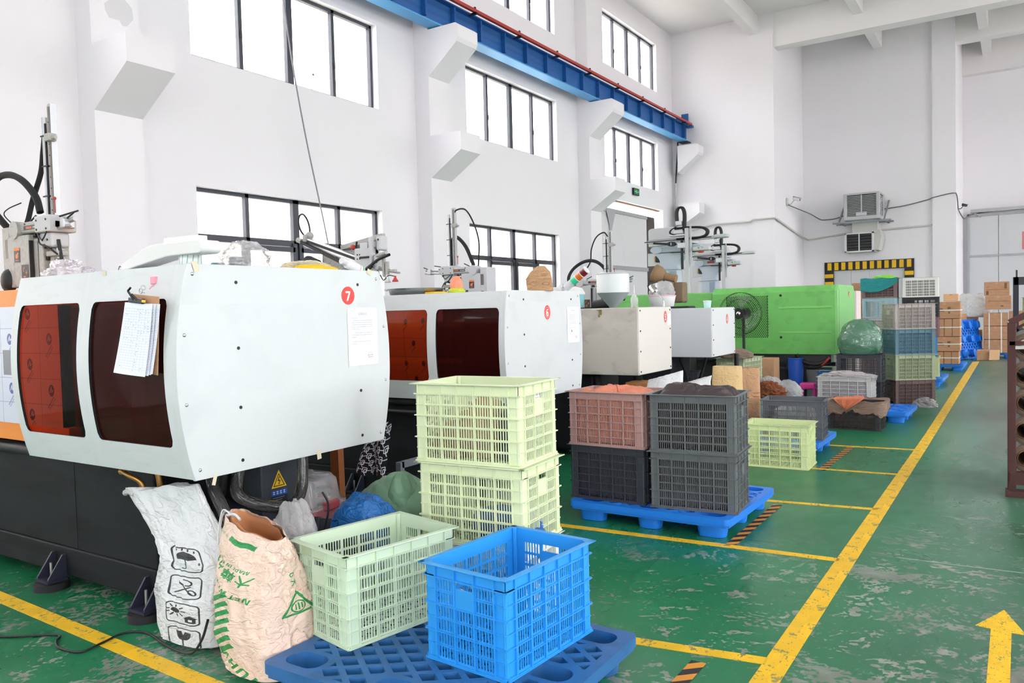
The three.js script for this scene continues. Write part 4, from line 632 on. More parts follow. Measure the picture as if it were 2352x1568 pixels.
{ // ---- green machine
  const o = thing('moulding_machine', 'large bright green moulding machine with a perforated side panel', 'machine');
  const z0 = -13, z1 = -14.45, x0 = -4.35, x1 = -2.4, y0 = 0.80, y1 = 1.865, ch = 0.09;
  const prof = poly([[-z0, y0], [-z0, y1 - 0.09], [-z0 + ch, y1], [-z1 - ch, y1], [-z1, y1 - 0.09], [-z1, y0]]);
  const pz = [-4.12, -3.44], py = [1.055, 1.735];
  const g = extr(prof, x1 - x0 - 0.03, { bevelEnabled: true, bevelSize: 0.008, bevelThickness: 0.008, bevelSegments: 2 }); g.rotateY(Math.PI / 2); g.translate(x0, 0, 0);
  mesh('clamp_cover', g, M.green, o);
  const eg = extr(prof, 0.03, { bevelEnabled: true, bevelSize: 0.006, bevelThickness: 0.006, bevelSegments: 2 }); eg.rotateY(Math.PI / 2); eg.translate(x1 - 0.02, 0, 0);
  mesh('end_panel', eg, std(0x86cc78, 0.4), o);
  mesh('end_seam', [b6(x1 + 0.014, x1 + 0.018, y0, y1 - 0.05, -13.12, -13.1)], std(0x4f9f45, 0.5), o);
  mesh('perforated_panel', (() => { const s = poly([[pz[0], py[0]], [pz[1], py[0]], [pz[1], py[1]], [pz[0], py[1]]]); const nx = 22, ny = 30, w = (pz[1] - pz[0]) / nx, h = (py[1] - py[0]) / ny; const out = []; const cell = poly([[0, 0], [w, 0], [w, h], [0, h]]); cell.holes.push(stadium(w * 0.14, w * 0.86, h * 0.22, h * 0.78, 0)); const cg = extr(cell, 0.004); for (let j = 0; j < ny; j++) for (let i = 0; i < nx - (j % 2); i++) out.push(cg.clone().translate(pz[0] + (i + (j % 2) * 0.5) * w, py[0] + j * h, z0 + 0.012)); return merge(out); })(), M.green, o);
  mesh('vent_backing', b6(pz[0], pz[1], py[0], py[1], z0 + 0.0085, z0 + 0.0105), std(0x0a120b, 0.9), o);
  for (const y of [1.13, 1.525]) mesh('pressed_groove', [rod([-3.27, y, z0 + 0.008], [-2.47, y, z0 + 0.008], 0.009), rod([-3.27, y + 0.018, z0 + 0.006], [-2.47, y + 0.018, z0 + 0.006], 0.006)], std(0x86cf74, 0.4), o);
  for (const y of [1.73, 1.06]) mesh('grip_hole', cyl(0.02, 0.02, 0.01, -3.24, y, z0 + 0.008, Math.PI / 2, 0, 0, 16), M.black, o);
  mesh('injection_cover', r6(-6.6, x0, 1.3, 1.82, -14.3, z0 - 0.02, 0.03), M.green, o);
  mesh('number_sticker', decal(0.1, 0.1, 0, x1 + 0.02, 1.72, -13.95, Math.PI / 2), std(0xffffff, 0.5, 0, { map: numTex('3', true), alphaTest: 0.5 }), o);
  mesh('bed', [b6(-6.6, -2.9, 0.68, 0.80, -14.3, -13.1), b6(-6.6, -3.6, 0.06, 0.7, -14.3, -13.3), b6(-3.5, -2.9, 0.06, 0.7, -14.2, -13.2), b6(-3.62, -2.45, 0.6, 0.66, -13.2, -13.12)], std(0x24252b, 0.6), o);
  mesh('bed_rail', [b6(-4.2, -2.5, 0.66, 0.79, -13.14, -13.06), b6(-4.2, -2.5, 0.54, 0.58, -13.16, -13.1)], std(0x3a3c42, 0.5, 0.3), o);
  mesh('cable_bundle', [tube([[-3.0, 0.78, -13.0], [-2.9, 0.68, -12.98], [-2.7, 0.64, -12.98], [-2.5, 0.72, -13.0]], 0.03, 30), tube([[-3.2, 0.74, -13.0], [-3.1, 0.5, -12.98], [-3.15, 0.3, -13.0]], 0.012, 30), tube([[-3.1, 0.7, -13.02], [-2.8, 0.58, -13], [-2.5, 0.66, -13.02]], 0.02, 30)], M.black, o);
  mesh('red_valve', rod([-2.62, 0.62, -12.98], [-2.5, 0.74, -12.98], 0.02), M.red, o);
  mesh('hazard_label', decal(0.11, 0.11, 0, -3.5, 0.50, -13.19), M.yellow, o);
}
// ------------------------------------------------------------------ pick-and-place robots
const stickA = canvastex(96, 128, (x) => { x.fillStyle = '#26262a'; x.fillRect(0, 0, 96, 128); x.fillStyle = '#e8762a'; x.fillRect(0, 0, 96, 26); x.beginPath(); x.arc(44, 74, 22, 0, 7); x.fill(); x.beginPath(); x.arc(66, 52, 10, 0, 7); x.fill(); x.fillRect(18, 108, 56, 5); });
const stickB = canvastex(96, 128, (x) => { x.fillStyle = '#26262a'; x.fillRect(0, 0, 96, 128); x.strokeStyle = '#e8762a'; x.lineWidth = 6; x.beginPath(); x.moveTo(44, 20); x.quadraticCurveTo(14, 30, 30, 52); x.moveTo(52, 58); x.lineTo(82, 58); x.moveTo(66, 44); x.lineTo(66, 74); x.stroke(); x.lineWidth = 4; x.strokeRect(24, 84, 30, 4); x.strokeRect(24, 102, 22, 4); });
const stickBar = canvastex(256, 48, (x) => { x.fillStyle = '#26262a'; x.fillRect(0, 0, 256, 48); x.fillStyle = '#e8762a'; for (let i = 0; i < 4; i++) x.fillRect(44 + i * 26, 12, 18, 24); x.fillStyle = '#c9c8c4'; for (let i = 0; i < 4; i++) x.fillRect(164 + i * 22, 14, 13, 20); });
const stick = (t) => std(0xffffff, 0.5, 0, { map: t });
const mA = stick(stickA), mB = stick(stickB), mBar = stick(stickBar);
const roboWhite = std(0xbcbec1, 0.5), roboBlue = std(0xb6c0ce, 0.5);
function armRobot(label, { p, len, reach, d, ph, low, tw = 0.42, back, big, dirty, loops, orange }) {
  // origin: tower axis at arm height; the arm runs along +x * s
  const o = thing('picking_robot', label, 'robot', p, 0), s = Math.sign(len), mt = dirty ? M.greyArm : roboWhite, L = Math.abs(len);
  const X = (a, b) => s > 0 ? [a, b] : [-b, -a];
  const bx = (a, b, y0, y1, z0, z1, r = 0.008) => r6(...X(a, b), y0, y1, z0, z1, r);
  mesh('tower', [bx(-0.11, tw - 0.24, -low, -0.05, -0.11, 0.11), bx(tw - 0.23, tw - 0.11, -low, -0.08, -0.09, 0.085), bx(-0.2, -0.1, -0.28, 0.02, -0.1, 0.1)], mt, o);
  mesh('front_sticker', decal(0.075, 0.10, 0, s * 0.02, -0.18, 0.113), mA, o); mesh('front_sticker', decal(0.09, 0.12, 0, s * 0.12, -0.31, 0.113), mB, o);
  mesh('display', decal(0.045, 0.13, 0, s * -0.13, -0.13, 0.104), std(0x2a1013, 0.3), o);
  mesh('cross_arm', [bx(-0.04, L, -0.04, 0.04, 0.0, 0.1, 0.02), cyl(0.06, 0.06, 0.14, 0, -0.01, 0.05, Math.PI / 2)], mt, o);
  mesh('arm_sticker', decal(L * 0.4, 0.03, 0, s * L * 0.42, -0.004, 0.1015), mBar, o);
  mesh('carriage', [bx(d - 0.06, d + 0.13, -0.05, 0.06, -0.06, 0.12, 0.01), bx(d - 0.05, d + 0.1, -0.15, -0.05, -0.03, 0.1, 0.02), bx(d - 0.02, d + 0.05, -0.26, -0.15, -0.02, 0.05)], roboWhite, o);
  mesh('post', [b6(s * d + 0.02, s * d + 0.055, -low * 0.95, ph, 0.0, 0.04), b6(s * d - 0.005, s * d + 0.02, -0.1, ph, -0.01, 0.02)], dirty ? M.alu : roboWhite, o);
  mesh('rack_rail', b6(s * d + 0.028, s * d + 0.046, -0.1, ph - 0.02, 0.04, 0.046), std(0x7f7873, 0.5, 0.3), o);
  for (let k = 0; k < 9; k++) mesh('rail_bolt', cyl(0.004, 0.004, 0.004, s * d + 0.0375, 0.1 + k * (ph - 0.15) / 9, 0.047, Math.PI / 2, 0, 0, 8), M.black, o);
  mesh('second_post', [cyl(0.02, 0.02, ph - 0.1 + 0.05, s * d - 0.055, (ph - 0.1) / 2, 0.02, 0, 0, 0, 14)], M.alu, o);
  mesh('cable_run', [tube([[s * d - 0.025, ph - 0.12, 0.035], [s * d - 0.022, ph * 0.5, 0.035], [s * d - 0.025, 0.0, 0.035]], 0.008, 30, 6), ...[0.25, 0.5, 0.75].map((k) => box(0.075, 0.008, 0.03, s * d - 0.04, ph * k, 0.03))], M.black, o);
  mesh('stop_clamp', [rbox(0.07, 0.05, 0.05, s * d + 0.05, ph * 0.72, 0.045, 0.006), cyl(0.012, 0.012, 0.06, s * d + 0.09, ph * 0.71, 0.045, 0, 0, Math.PI / 2)], M.greyArm, o);
  mesh('reach_arm', [rod([s * (d + 0.1), 0.0, 0.04], [s * reach, 0.025, 0.03], 0.016), rod([s * (d + 0.1), -0.03, 0.06], [s * reach, -0.015, 0.05], 0.012), rbox(0.05, 0.07, 0.08, s * (reach - 0.08), 0, 0.04, 0.01)], M.alu, o);
  mesh('lever', [rod([s * (d + 0.12), 0.05, 0.05], [s * (d + 0.3), 0.075, 0.02], 0.006), rod([s * (reach - 0.06), 0.03, 0.05], [s * (reach + 0.02), 0.06, 0.05], 0.006), rod([s * 0.08, 0.04, 0.05], [s * 0.17, 0.08, 0.05], 0.006)], M.black, o);
  mesh('gripper', [rbox(0.13, 0.035, 0.08, s * (d + 0.06), -0.19, 0.04, 0.006), rbox(0.05, 0.10, 0.05, s * (d + 0.02), -0.23, 0.03, 0.006), rbox(0.09, 0.02, 0.07, s * (d + 0.06), -0.27, 0.04, 0.004), rod([s * (d + 0.05), -0.23, 0.04], [s * (d + 0.22), -0.26, 0.04], 0.013), rbox(0.07, 0.035, 0.05, s * (d + 0.15), -0.25, 0.04, 0.006)], M.greyArm, o);
  mesh('gripper_fitting', [cyl(0.02, 0.02, 0.02, s * (d + 0.235), -0.262, 0.04, 0, 0, Math.PI / 2), rbox(0.05, 0.04, 0.06, s * d - 0.03, -0.21, 0.04, 0.01), rod([s * (d + 0.1), -0.1, 0.05], [s * (d + 0.13), -0.23, 0.05], 0.012), cyl(0.014, 0.014, 0.05, s * (d + 0.02), -0.14, 0.08, Math.PI / 2)], M.black, o);
  mesh('motor_cover', [sph(0.07, s * -0.13, -0.35, 0.1, 1, 1.2, 0.7), cyl(0.025, 0.02, 0.12, s * -0.12, -0.46, 0.12)], M.black, o);
  mesh('indicator', [cyl(0.004, 0.004, 0.09, s * d + 0.1, 0.12, 0.06), sph(0.011, s * d + 0.1, 0.17, 0.06)], orange ? M.red : M.red, o);
  mesh('tower_groove', [b6(s * (tw - 0.235) - 0.004, s * (tw - 0.235) + 0.004, -low, -0.09, 0.086, 0.112), b6(s * (tw - 0.17) - 0.003, s * (tw - 0.17) + 0.003, -low, -0.1, 0.084, 0.0865)], M.black, o);
  for (const [x, y, w, h] of [[0.1, -0.062, 0.05, 0.03], [0.2, -0.058, 0.03, 0.024], [L - 0.08, -0.06, 0.05, 0.03], [0.26, -0.06, 0.02, 0.02]]) mesh('arm_fitting', rbox(w, h, 0.05, s * x, y, 0.06, 0.006), M.black, o);
  for (const x of [-0.02, 0.12, L - 0.03, L - 0.1]) mesh('arm_screw', cyl(0.007, 0.007, 0.004, s * x, 0.022, 0.102, Math.PI / 2, 0, 0, 8), M.black, o);
  for (const [x, y] of [[d - 0.03, 0.03], [d + 0.09, 0.03], [d - 0.03, -0.03], [d + 0.09, -0.03], [d + 0.0, -0.1], [d + 0.06, -0.1]]) mesh('carriage_screw', cyl(0.007, 0.007, 0.004, s * x, y, y < -0.05 ? 0.102 : 0.122, Math.PI / 2, 0, 0, 8), M.black, o);
  mesh('air_line', [tube([[s * (d - 0.05), -0.04, 0.1], [s * (d + 0.0), -0.12, 0.12], [s * (d + 0.08), -0.15, 0.11], [s * (d + 0.14), -0.2, 0.08]], 0.006, 24, 6), tube([[s * (d + 0.1), 0.0, 0.1], [s * (d + 0.06), -0.1, 0.13], [s * (d - 0.02), -0.06, 0.12]], 0.005, 24, 6)], M.black, o);
  loops.forEach(([r, ...pts]) => mesh(r > 0.012 ? 'cable_hose' : 'air_line', tube(pts, r, 60, 8), M.rubber, o));
  if (orange) mesh('orange_guard', rbox(0.12, 0.08, 0.08, s * (d + 0.2), 0.0, 0.06, 0.02), M.orange, o);
  return o;
}
armRobot('grimy grey picking robot with orange stickers on machine seven, far left', { p: [-5.79, 2.245, -2.85], len: 0.47, reach: 0.62, d: 0.34, ph: 0.80, low: 0.40, dirty: true, loops: [
  [0.024, [0.13, 0.11, 0], [0.08, 0.22, 0], [-0.04, 0.34, 0.02], [-0.2, 0.40, 0.03], [-0.36, 0.39, 0.04], [-0.46, 0.3, 0.05], [-0.42, 0.18, 0.05], [-0.33, 0.09, 0.04], [-0.26, 0.02, 0.02]],
  [0.018, [0.27, 0.6, 0.02], [0.2, 0.5, 0.0], [0.1, 0.38, -0.03], [-0.04, 0.22, -0.04], [-0.1, 0.08, -0.03], [-0.11, 0.0, 0]], [0.004, [-0.12, 0.04, 0.06], [-0.24, 0.12, 0.06], [-0.2, 0.16, 0.05], [-0.06, 0.19, 0.03]]] });
armRobot('white picking robot with arm pointing left, behind machine six', { p: [-5.63, 2.115, -8.0], len: -0.55, reach: 0.79, d: 0.36, ph: 0.78, low: 0.36, loops: [
  [0.010, [-0.34, 0.68, 0.03], [-0.28, 0.75, 0.03], [-0.14, 0.74, 0.03], [-0.02, 0.56, 0.03], [0.04, 0.34, 0.02], [0.03, 0.12, 0.02], [0.02, 0.02, 0.02]],
  [0.024, [-0.4, 0.06, -0.02], [-0.44, 0.2, -0.05], [-0.42, 0.38, -0.05], [-0.34, 0.42, -0.05], [-0.2, 0.3, -0.03], [-0.08, 0.1, 0], [-0.06, 0.03, 0]]] });
armRobot('slim white picking robot with orange clamp, behind the beige machine', { p: [-5.38, 1.98, -10.3], len: 0.62, reach: 0.80, d: 0.43, ph: 0.72, low: 0.40, orange: true, loops: [
  [0.010, [0.42, 0.64, 0.02], [0.36, 0.7, 0.02], [0.24, 0.64, 0.02], [0.16, 0.48, 0.02], [0.12, 0.28, 0.0], [-0.02, 0.12, 0], [-0.16, 0.0, 0.02], [-0.18, -0.05, 0.02]],
  [0.024, [0.4, 0.06, 0], [0.34, 0.2, 0], [0.2, 0.3, 0], [0.02, 0.3, 0], [-0.16, 0.2, 0], [-0.24, 0.06, 0], [-0.18, -0.06, 0.0]]] });
{ // folded robot of machine six
  const o = thing('picking_robot', 'folded picking robot with twin slanting rails and a red suction cup, behind machine seven', 'robot', [-5.45, 2.1, -5.6]);
  const a = (y) => y; void a;
  mesh('pivot_head', [r6(-0.42, 0.02, -0.09, 0.13, -0.16, -0.02, 0.05), cyl(0.055, 0.055, 0.1, -0.05, 0.03, 0.02, Math.PI / 2), r6(-0.12, 0.2, -0.33, -0.05, -0.14, 0.0, 0.02)], M.greyArm, o);
  mesh('pivot_cap', cyl(0.03, 0.03, 0.02, 0.0, 0.02, 0.075, Math.PI / 2), M.black, o);
  mesh('lift_rail', [bar([-0.52, 0.255, 0.06], [0.2, 0.02, 0.06], 0.05, 0.04), bar([-0.5, 0.215, 0.07], [0.2, -0.01, 0.07], 0.02, 0.03), bar([-0.52, 0.20, 0.09], [0.14, -0.045, 0.09], 0.022, 0.02)], M.alu, o);
  mesh('rail_groove', [bar([-0.5, 0.24, 0.084], [0.18, 0.018, 0.084], 0.008, 0.026), bar([-0.56, 0.235, 0.1], [0.14, -0.06, 0.1], 0.03, 0.03)], M.darkSteel, o);
  mesh('rail_end', [rbox(0.06, 0.08, 0.08, -0.51, 0.265, 0.06, 0.02), cyl(0.026, 0.026, 0.06, -0.57, 0.245, 0.1, 0, 0, 1.25), sph(0.04, -0.47, 0.29, 0.06)], M.greyArm, o);
  mesh('cable_loop', tube([[-0.52, 0.27, 0.06], [-0.6, 0.36, 0.06], [-0.62, 0.46, 0.06], [-0.58, 0.51, 0.06], [-0.52, 0.48, 0.06], [-0.47, 0.38, 0.06], [-0.47, 0.27, 0.06]], 0.009, 60, 8, 0.6), M.black, o);
  mesh('carriage', [r6(0.16, 0.36, -0.08, 0.12, 0.02, 0.1, 0.01), r6(0.22, 0.32, 0.1, 0.17, 0.02, 0.09, 0.01), sph(0.05, 0.2, -0.12, 0.07, 1.4, 0.7, 1)], roboWhite, o);
  for (const [x, y] of [[0.2, 0.06], [0.2, 0.02], [0.23, 0.06], [0.23, 0.02]]) mesh('carriage_bolt', cyl(0.006, 0.006, 0.006, x, y, 0.103, Math.PI / 2, 0, 0, 8), M.black, o);
  mesh('top_bar', bar([-0.14, 0.155, -0.05], [0.4, 0.235, -0.05], 0.05, 0.045), M.greyArm, o);
  mesh('tool_plate', [rbox(0.05, 0.14, 0.12, 0.42, 0.16, 0.0, 0.02), rbox(0.05, 0.14, 0.1, 0.41, -0.02, 0.04, 0.02), rbox(0.03, 0.3, 0.05, 0.36, 0.07, 0.08, 0.005)], roboWhite, o);
  for (const y of [0.19, -0.02]) mesh('plate_hole', cyl(0.01, 0.01, 0.004, 0.43, y, y > 0 ? 0.062 : 0.092, Math.PI / 2), M.black, o);
  mesh('black_beam', [bar([-0.5, -0.085, 0.08], [0.26, -0.125, 0.08], 0.05, 0.06), tube([[-0.62, 0.0, 0.02], [-0.55, 0.06, 0.02], [-0.48, 0.04, 0.02], [-0.4, 0.01, 0.02]], 0.04, 24, 10)], M.black, o);
  mesh('crank_lever', [bar([-0.08, 0.05, 0.1], [0.02, -0.01, 0.12], 0.01, 0.02), rod([0.12, 0.19, 0.02], [0.13, 0.13, 0.04], 0.01), rod([0.25, 0.03, 0.12], [0.36, 0.03, 0.12], 0.01)], M.black, o);
  mesh('tool_arm', [rod([0.36, 0.03, 0.06], [0.56, 0.06, 0.1], 0.018), rod([0.4, -0.06, 0.06], [0.56, -0.1, 0.06], 0.012), rod([0.42, -0.09, 0.06], [0.68, -0.13, 0.06], 0.01), rbox(0.025, 0.2, 0.03, 0.5, -0.06, 0.07, 0.004), rbox(0.03, 0.12, 0.03, 0.54, -0.08, 0.07, 0.004), rbox(0.05, 0.03, 0.04, 0.62, -0.11, 0.07, 0.008)], M.greyArm, o);
  mesh('harness', [tube([[0.3, -0.08, 0.1], [0.38, -0.05, 0.12], [0.48, 0.0, 0.12], [0.6, 0.04, 0.1]], 0.014, 30), tube([[0.46, -0.14, 0.08], [0.5, -0.19, 0.08], [0.56, -0.15, 0.08], [0.64, -0.16, 0.08]], 0.005, 24, 6), tube([[0.1, -0.07, 0.12], [0.2, -0.16, 0.12], [0.3, -0.12, 0.12], [0.4, -0.06, 0.12]], 0.01, 24)], M.black, o);
  mesh('suction_cup', lathe([[0.0, 0.02], [0.01, 0.02], [0.012, 0.0], [0.03, -0.028], [0.028, -0.034], [0, -0.034]], 0.64, -0.175, 0.08), M.red, o);
  mesh('suction_cup', lathe([[0.0, 0.02], [0.01, 0.02], [0.012, 0.0], [0.03, -0.028], [0.028, -0.034], [0, -0.034]], 0.55, -0.18, 0.08), M.offwhite, o);
  mesh('red_knob', sph(0.025, 0.09, 0.14, 0.04, 1.2, 1, 1), M.red, o);
  mesh('mount', r6(-0.3, 0.2, -0.4, -0.25, -0.16, 0.1, 0.01), M.greyArm, o);
}
function gantry(label, [x, y, z], k, sc) {                       // servo gantry robot: column, saddle head, hood, long rail and lift axis
  const o = thing('gantry_robot', label, 'robot', [x, y, z]); o.scale.set(...sc);
  const colp = (yy, w, d) => sring(0, yy, 0, w, d, 8, 24);
  mesh('column', [skin([colp(k ? -4.2 : -2.0, 0.26, 0.22), colp(0.0, 0.21, 0.18)]), r6(-0.25, 0.25, 0.0, 0.05, -0.22, 0.22, 0.01)], roboBlue, o);
  mesh('column_web', b6(0.06, 0.2, -1.9, -0.06, 0.16, 0.215), std(0x8f9db2, 0.5), o);
  mesh('neck', [extr((() => { const s = new THREE.Shape(); s.moveTo(-0.2, 0.05); s.quadraticCurveTo(-0.08, 0.35, -0.3, 0.62); s.lineTo(0.5, 0.62); s.lineTo(0.42, 0.5); s.quadraticCurveTo(0.2, 0.42, 0.2, 0.05); s.closePath(); return s; })(), 0.3).translate(0, 0, -0.15)], roboBlue, o);
  mesh('saddle', [cyl(0.13, 0.13, 0.3, -0.22, 0.75, 0.05, Math.PI / 2, 0, 0, 24), r6(-0.22, 0.7, 0.64, 0.88, -0.12, 0.18, 0.05)], roboBlue, o);
  mesh('saddle_rack', [bar([0.1, 0.62, 0.2], [0.68, 0.6, 0.2], 0.02, 0.03)], M.darkSteel, o);
  const hs = new THREE.Shape(); hs.moveTo(-0.52, 0.95); hs.lineTo(-0.52, 1.5); hs.quadraticCurveTo(-0.52, 1.6, -0.42, 1.6); hs.lineTo(0.02, 1.6); hs.quadraticCurveTo(0.24, 1.58, 0.36, 1.25); hs.lineTo(0.36, 1.02); hs.closePath();
  mesh('hood', put(extr(hs, 0.5, { bevelEnabled: true, bevelSize: 0.02, bevelThickness: 0.02, bevelSegments: 3 }), 0, 0, -0.7), roboWhite, o);
  mesh('traverse_rail', [bar([-0.34, 1.03, 0.3], [1.12, 1.06, 0.3], 0.14, 0.1), rbox(0.26, 0.13, 0.2, 1.18, 1.075, 0.3, 0.04)], roboWhite, o);
  mesh('rail_slot', [bar([-0.4, 1.03, 0.375], [1.0, 1.06, 0.375], 0.02, 0.03), bar([-0.3, 1.085, 0.36], [0.9, 1.115, 0.36], 0.02, 0.014)], M.black, o);
  mesh('lift_post', [b6(0.5, 0.57, -1.6, 1.42, 0.42, 0.5), b6(0.59, 0.62, 0.1, 1.5, 0.42, 0.46)], roboWhite, o);
  mesh('lift_rack', [b6(0.40, 0.44, -0.02, 1.0, 0.42, 0.46), b6(0.475, 0.5, 0.5, 1.4, 0.4, 0.46)], M.darkSteel, o);
  mesh('lift_head', [rbox(0.12, 0.16, 0.14, 0.36, 1.62, 0.4, 0.02), rbox(0.2, 0.1, 0.16, 0.36, 1.3, 0.4, 0.02), rbox(0.34, 0.05, 0.2, 0.34, 1.18, 0.4, 0.02), rbox(0.22, 0.2, 0.16, 0.44, 0.82, 0.4, 0.03)], M.pale, o);
  mesh('cable_chain', [ribbed([[0.31, 1.7, 0.4], [0.31, 2.05, 0.4], [0.35, 2.17, 0.4], [0.41, 2.18, 0.4], [0.46, 2.05, 0.4], [0.46, 1.3, 0.4]], 0.042, 90, 8, 0.1), ribbed([[0.26, 1.44, 0.4], [0.6, 1.45, 0.4], [0.84, 1.4, 0.4], [0.93, 1.28, 0.4], [0.9, 1.14, 0.4], [0.76, 1.07, 0.4], [0.3, 1.06, 0.4]], 0.042, 90, 8, 0.1), tube([[0.3, 1.5, 0.42], [0.2, 1.4, 0.44], [0.18, 1.28, 0.44], [0.3, 1.2, 0.44]], 0.02, 20)], M.black, o);
  mesh('drive_wheel', [cyl(0.085, 0.085, 0.08, 0.2, 0.9, 0.42, Math.PI / 2), rod([-0.2, 0.98, 0.36], [0.15, 0.9, 0.4], 0.04)], M.black, o);
  mesh('wheel_mark', b6(0.19, 0.21, 0.85, 0.95, 0.46, 0.465), roboWhite, o);
  mesh('handset', [rbox(0.36, 0.17, 0.14, 0.82, 0.67, 0.42, 0.05)], roboWhite, o);
  mesh('emergency_stop', [cyl(0.05, 0.06, 0.06, 0.8, 0.555, 0.42)], M.red, o);
  mesh('handset_keys', [b6(0.76, 0.79, 0.67, 0.72, 0.491, 0.494), b6(0.83, 0.87, 0.7, 0.72, 0.491, 0.494)], std(0x3f9a52, 0.5), o);
  mesh('valve_panel', r6(-0.55, -0.15, 0.2, 0.68, -0.2, -0.16, 0.01), M.pale, o);
  mesh('valve', [r6(-0.32, -0.12, 0.32, 0.56, -0.14, 0.0, 0.01), tube([[-0.2, 0.35, 0], [-0.12, 0.2, 0.02], [-0.02, 0.12, 0.05]], 0.015, 20)], M.black, o);
  mesh('filter_bowl', cyl(0.03, 0.025, 0.2, -0.36, 0.45, -0.08), M.kraftLight, o);
  mesh('red_lamp', sph(0.02, -0.12, 0.95, 0.36), M.red, o);
  if (k) mesh('red_display', decal(0.2, 0.1, 0, 0.1, 0.78, 0.187), std(0xa03a40, 0.4), o);
  return o;
}
gantry('white gantry robot with tall hood and looping black cable chain, nearer of the two', [-5.47, 2.27, -13.95], 0, [0.9, 0.5, 0.85]);
gantry('white gantry robot with a red display, farther of the two behind the green machine', [-5.58, 2.12, -16.5], 1, [0.78, 0.5, 0.8]);
// ------------------------------------------------------------------ sacks, bags and cloth
const G8 = { da: [[[.1, .35], [.9, .35]], [[.5, .05], [.5, .38], [.1, .95]], [[.5, .42], [.9, .95]]], han: [[[.05, .12], [.42, .12]], [[.24, .02], [.24, .25]], [[.08, .3], [.4, .3], [.4, .62], [.08, .62], [.08, .3]], [[.08, .46], [.4, .46]], [[.02, .76], [.46, .76]], [[.24, .62], [.24, .98]], [[.55, .12], [.9, .12], [.9, .25]], [[.5, .27], [.97, .27]], [[.7, .02], [.7, .12]], [[.58, .36], [.9, .36], [.9, .55], [.58, .55], [.58, .36]], [[.52, .68], [.95, .68]], [[.5, .82], [.97, .82]], [[.73, .6], [.73, .99]]], you: [[[.1, .12], [.2, .22]], [[.05, .4], [.15, .48]], [[.05, .95], [.22, .62]], [[.35, .3], [.92, .3], [.92, .92], [.35, .92], [.35, .3]], [[.63, .05], [.63, .92]], [[.35, .6], [.92, .6]]], hua: [[[.3, .05], [.1, .45]], [[.22, .3], [.22, .95]], [[.55, .08], [.55, .75], [.62, .88], [.92, .88], [.92, .7]], [[.88, .25], [.55, .5]]] };
const pinkTex = canvastex(1024, 1024, (x, w, h) => {
  x.fillStyle = '#ebcfbe'; x.fillRect(0, 0, w, h);
  for (let i = 0; i < 420; i++) { x.fillStyle = `rgba(${i % 2 ? '255,240,228' : '214,178,158'},0.14)`; x.fillRect(rr(0, w), rr(0, h), rr(4, 60), rr(2, 16)); }
  const G = '#2f9450'; x.fillStyle = G; x.strokeStyle = G;
  const at = (u, v, a, f) => { x.save(); x.translate((u + 0.055) * w, (1 - v) * h); x.rotate(a); f(); x.restore(); };
  at(0.47, 0.86, 0.42, () => x.fillRect(-72, -16, 144, 30));
  at(0.33, 0.9, Math.PI + 0.35, () => { x.font = 'bold 22px sans-serif'; x.globalAlpha = 0.5; x.fillText('NO HOOKS', -50, 8); x.globalAlpha = 1; });
  at(0.42, 0.745, Math.PI - 0.55 + 0.97, () => { x.font = 'bold 27px sans-serif'; x.fillText('MADE IN KOREA', -120, 0); });
  at(0.40, 0.685, Math.PI + 0.42, () => { x.lineWidth = 8; x.lineCap = 'round'; ['da', 'han', 'you', 'hua'].forEach((k, i) => G8[k].forEach((s) => { x.beginPath(); s.forEach(([a, b], j) => { const px = -148 + i * 76 + a * 66, py = -34 + b * 66; j ? x.lineTo(px, py) : x.moveTo(px, py); }); x.stroke(); })); });
  at(0.38, 0.585, Math.PI + 0.42, () => { x.font = 'bold 46px sans-serif'; x.fillText('NET WT. 25Kg', -170, 12); });
  for (let i = 0; i < 7; i++) at(0.345 + i * 0.006, 0.50 - i * 0.05, -0.5, () => { x.beginPath(); x.moveTo(-120 + i * 8, 22); x.quadraticCurveTo(0, -6, 110 - i * 6, -14); x.lineTo(112 - i * 6, 12); x.quadraticCurveTo(0, 20, -100, 48); x.fill(); });
  at(0.385, 0.12, Math.PI + 0.75, () => { x.font = 'bold 84px sans-serif'; x.fillText('YUHWA', -170, 40); });
  at(0.72, 0.46, 0.0, () => { x.lineWidth = 13; x.lineJoin = 'round'; x.beginPath(); x.moveTo(-78, 66); x.lineTo(78, 66); x.lineTo(0, -72); x.closePath(); x.stroke(); x.lineWidth = 8; x.beginPath(); x.arc(0, 22, 34, 0, 7); x.stroke(); x.beginPath(); x.moveTo(-14, 4); x.lineTo(-14, 40); x.moveTo(2, 0); x.lineTo(2, 44); x.moveTo(16, 4); x.lineTo(16, 38); x.stroke(); });
  at(0.71, 0.64, 1.4, () => { x.font = 'bold 44px sans-serif'; x.fillText('G', -20, 14); x.lineWidth = 7; G8.da.forEach((s) => { x.beginPath(); s.forEach(([a, b], j) => { const px = 26 + a * 44, py = -22 + b * 44; j ? x.lineTo(px, py) : x.moveTo(px, py); }); x.stroke(); }); });
});
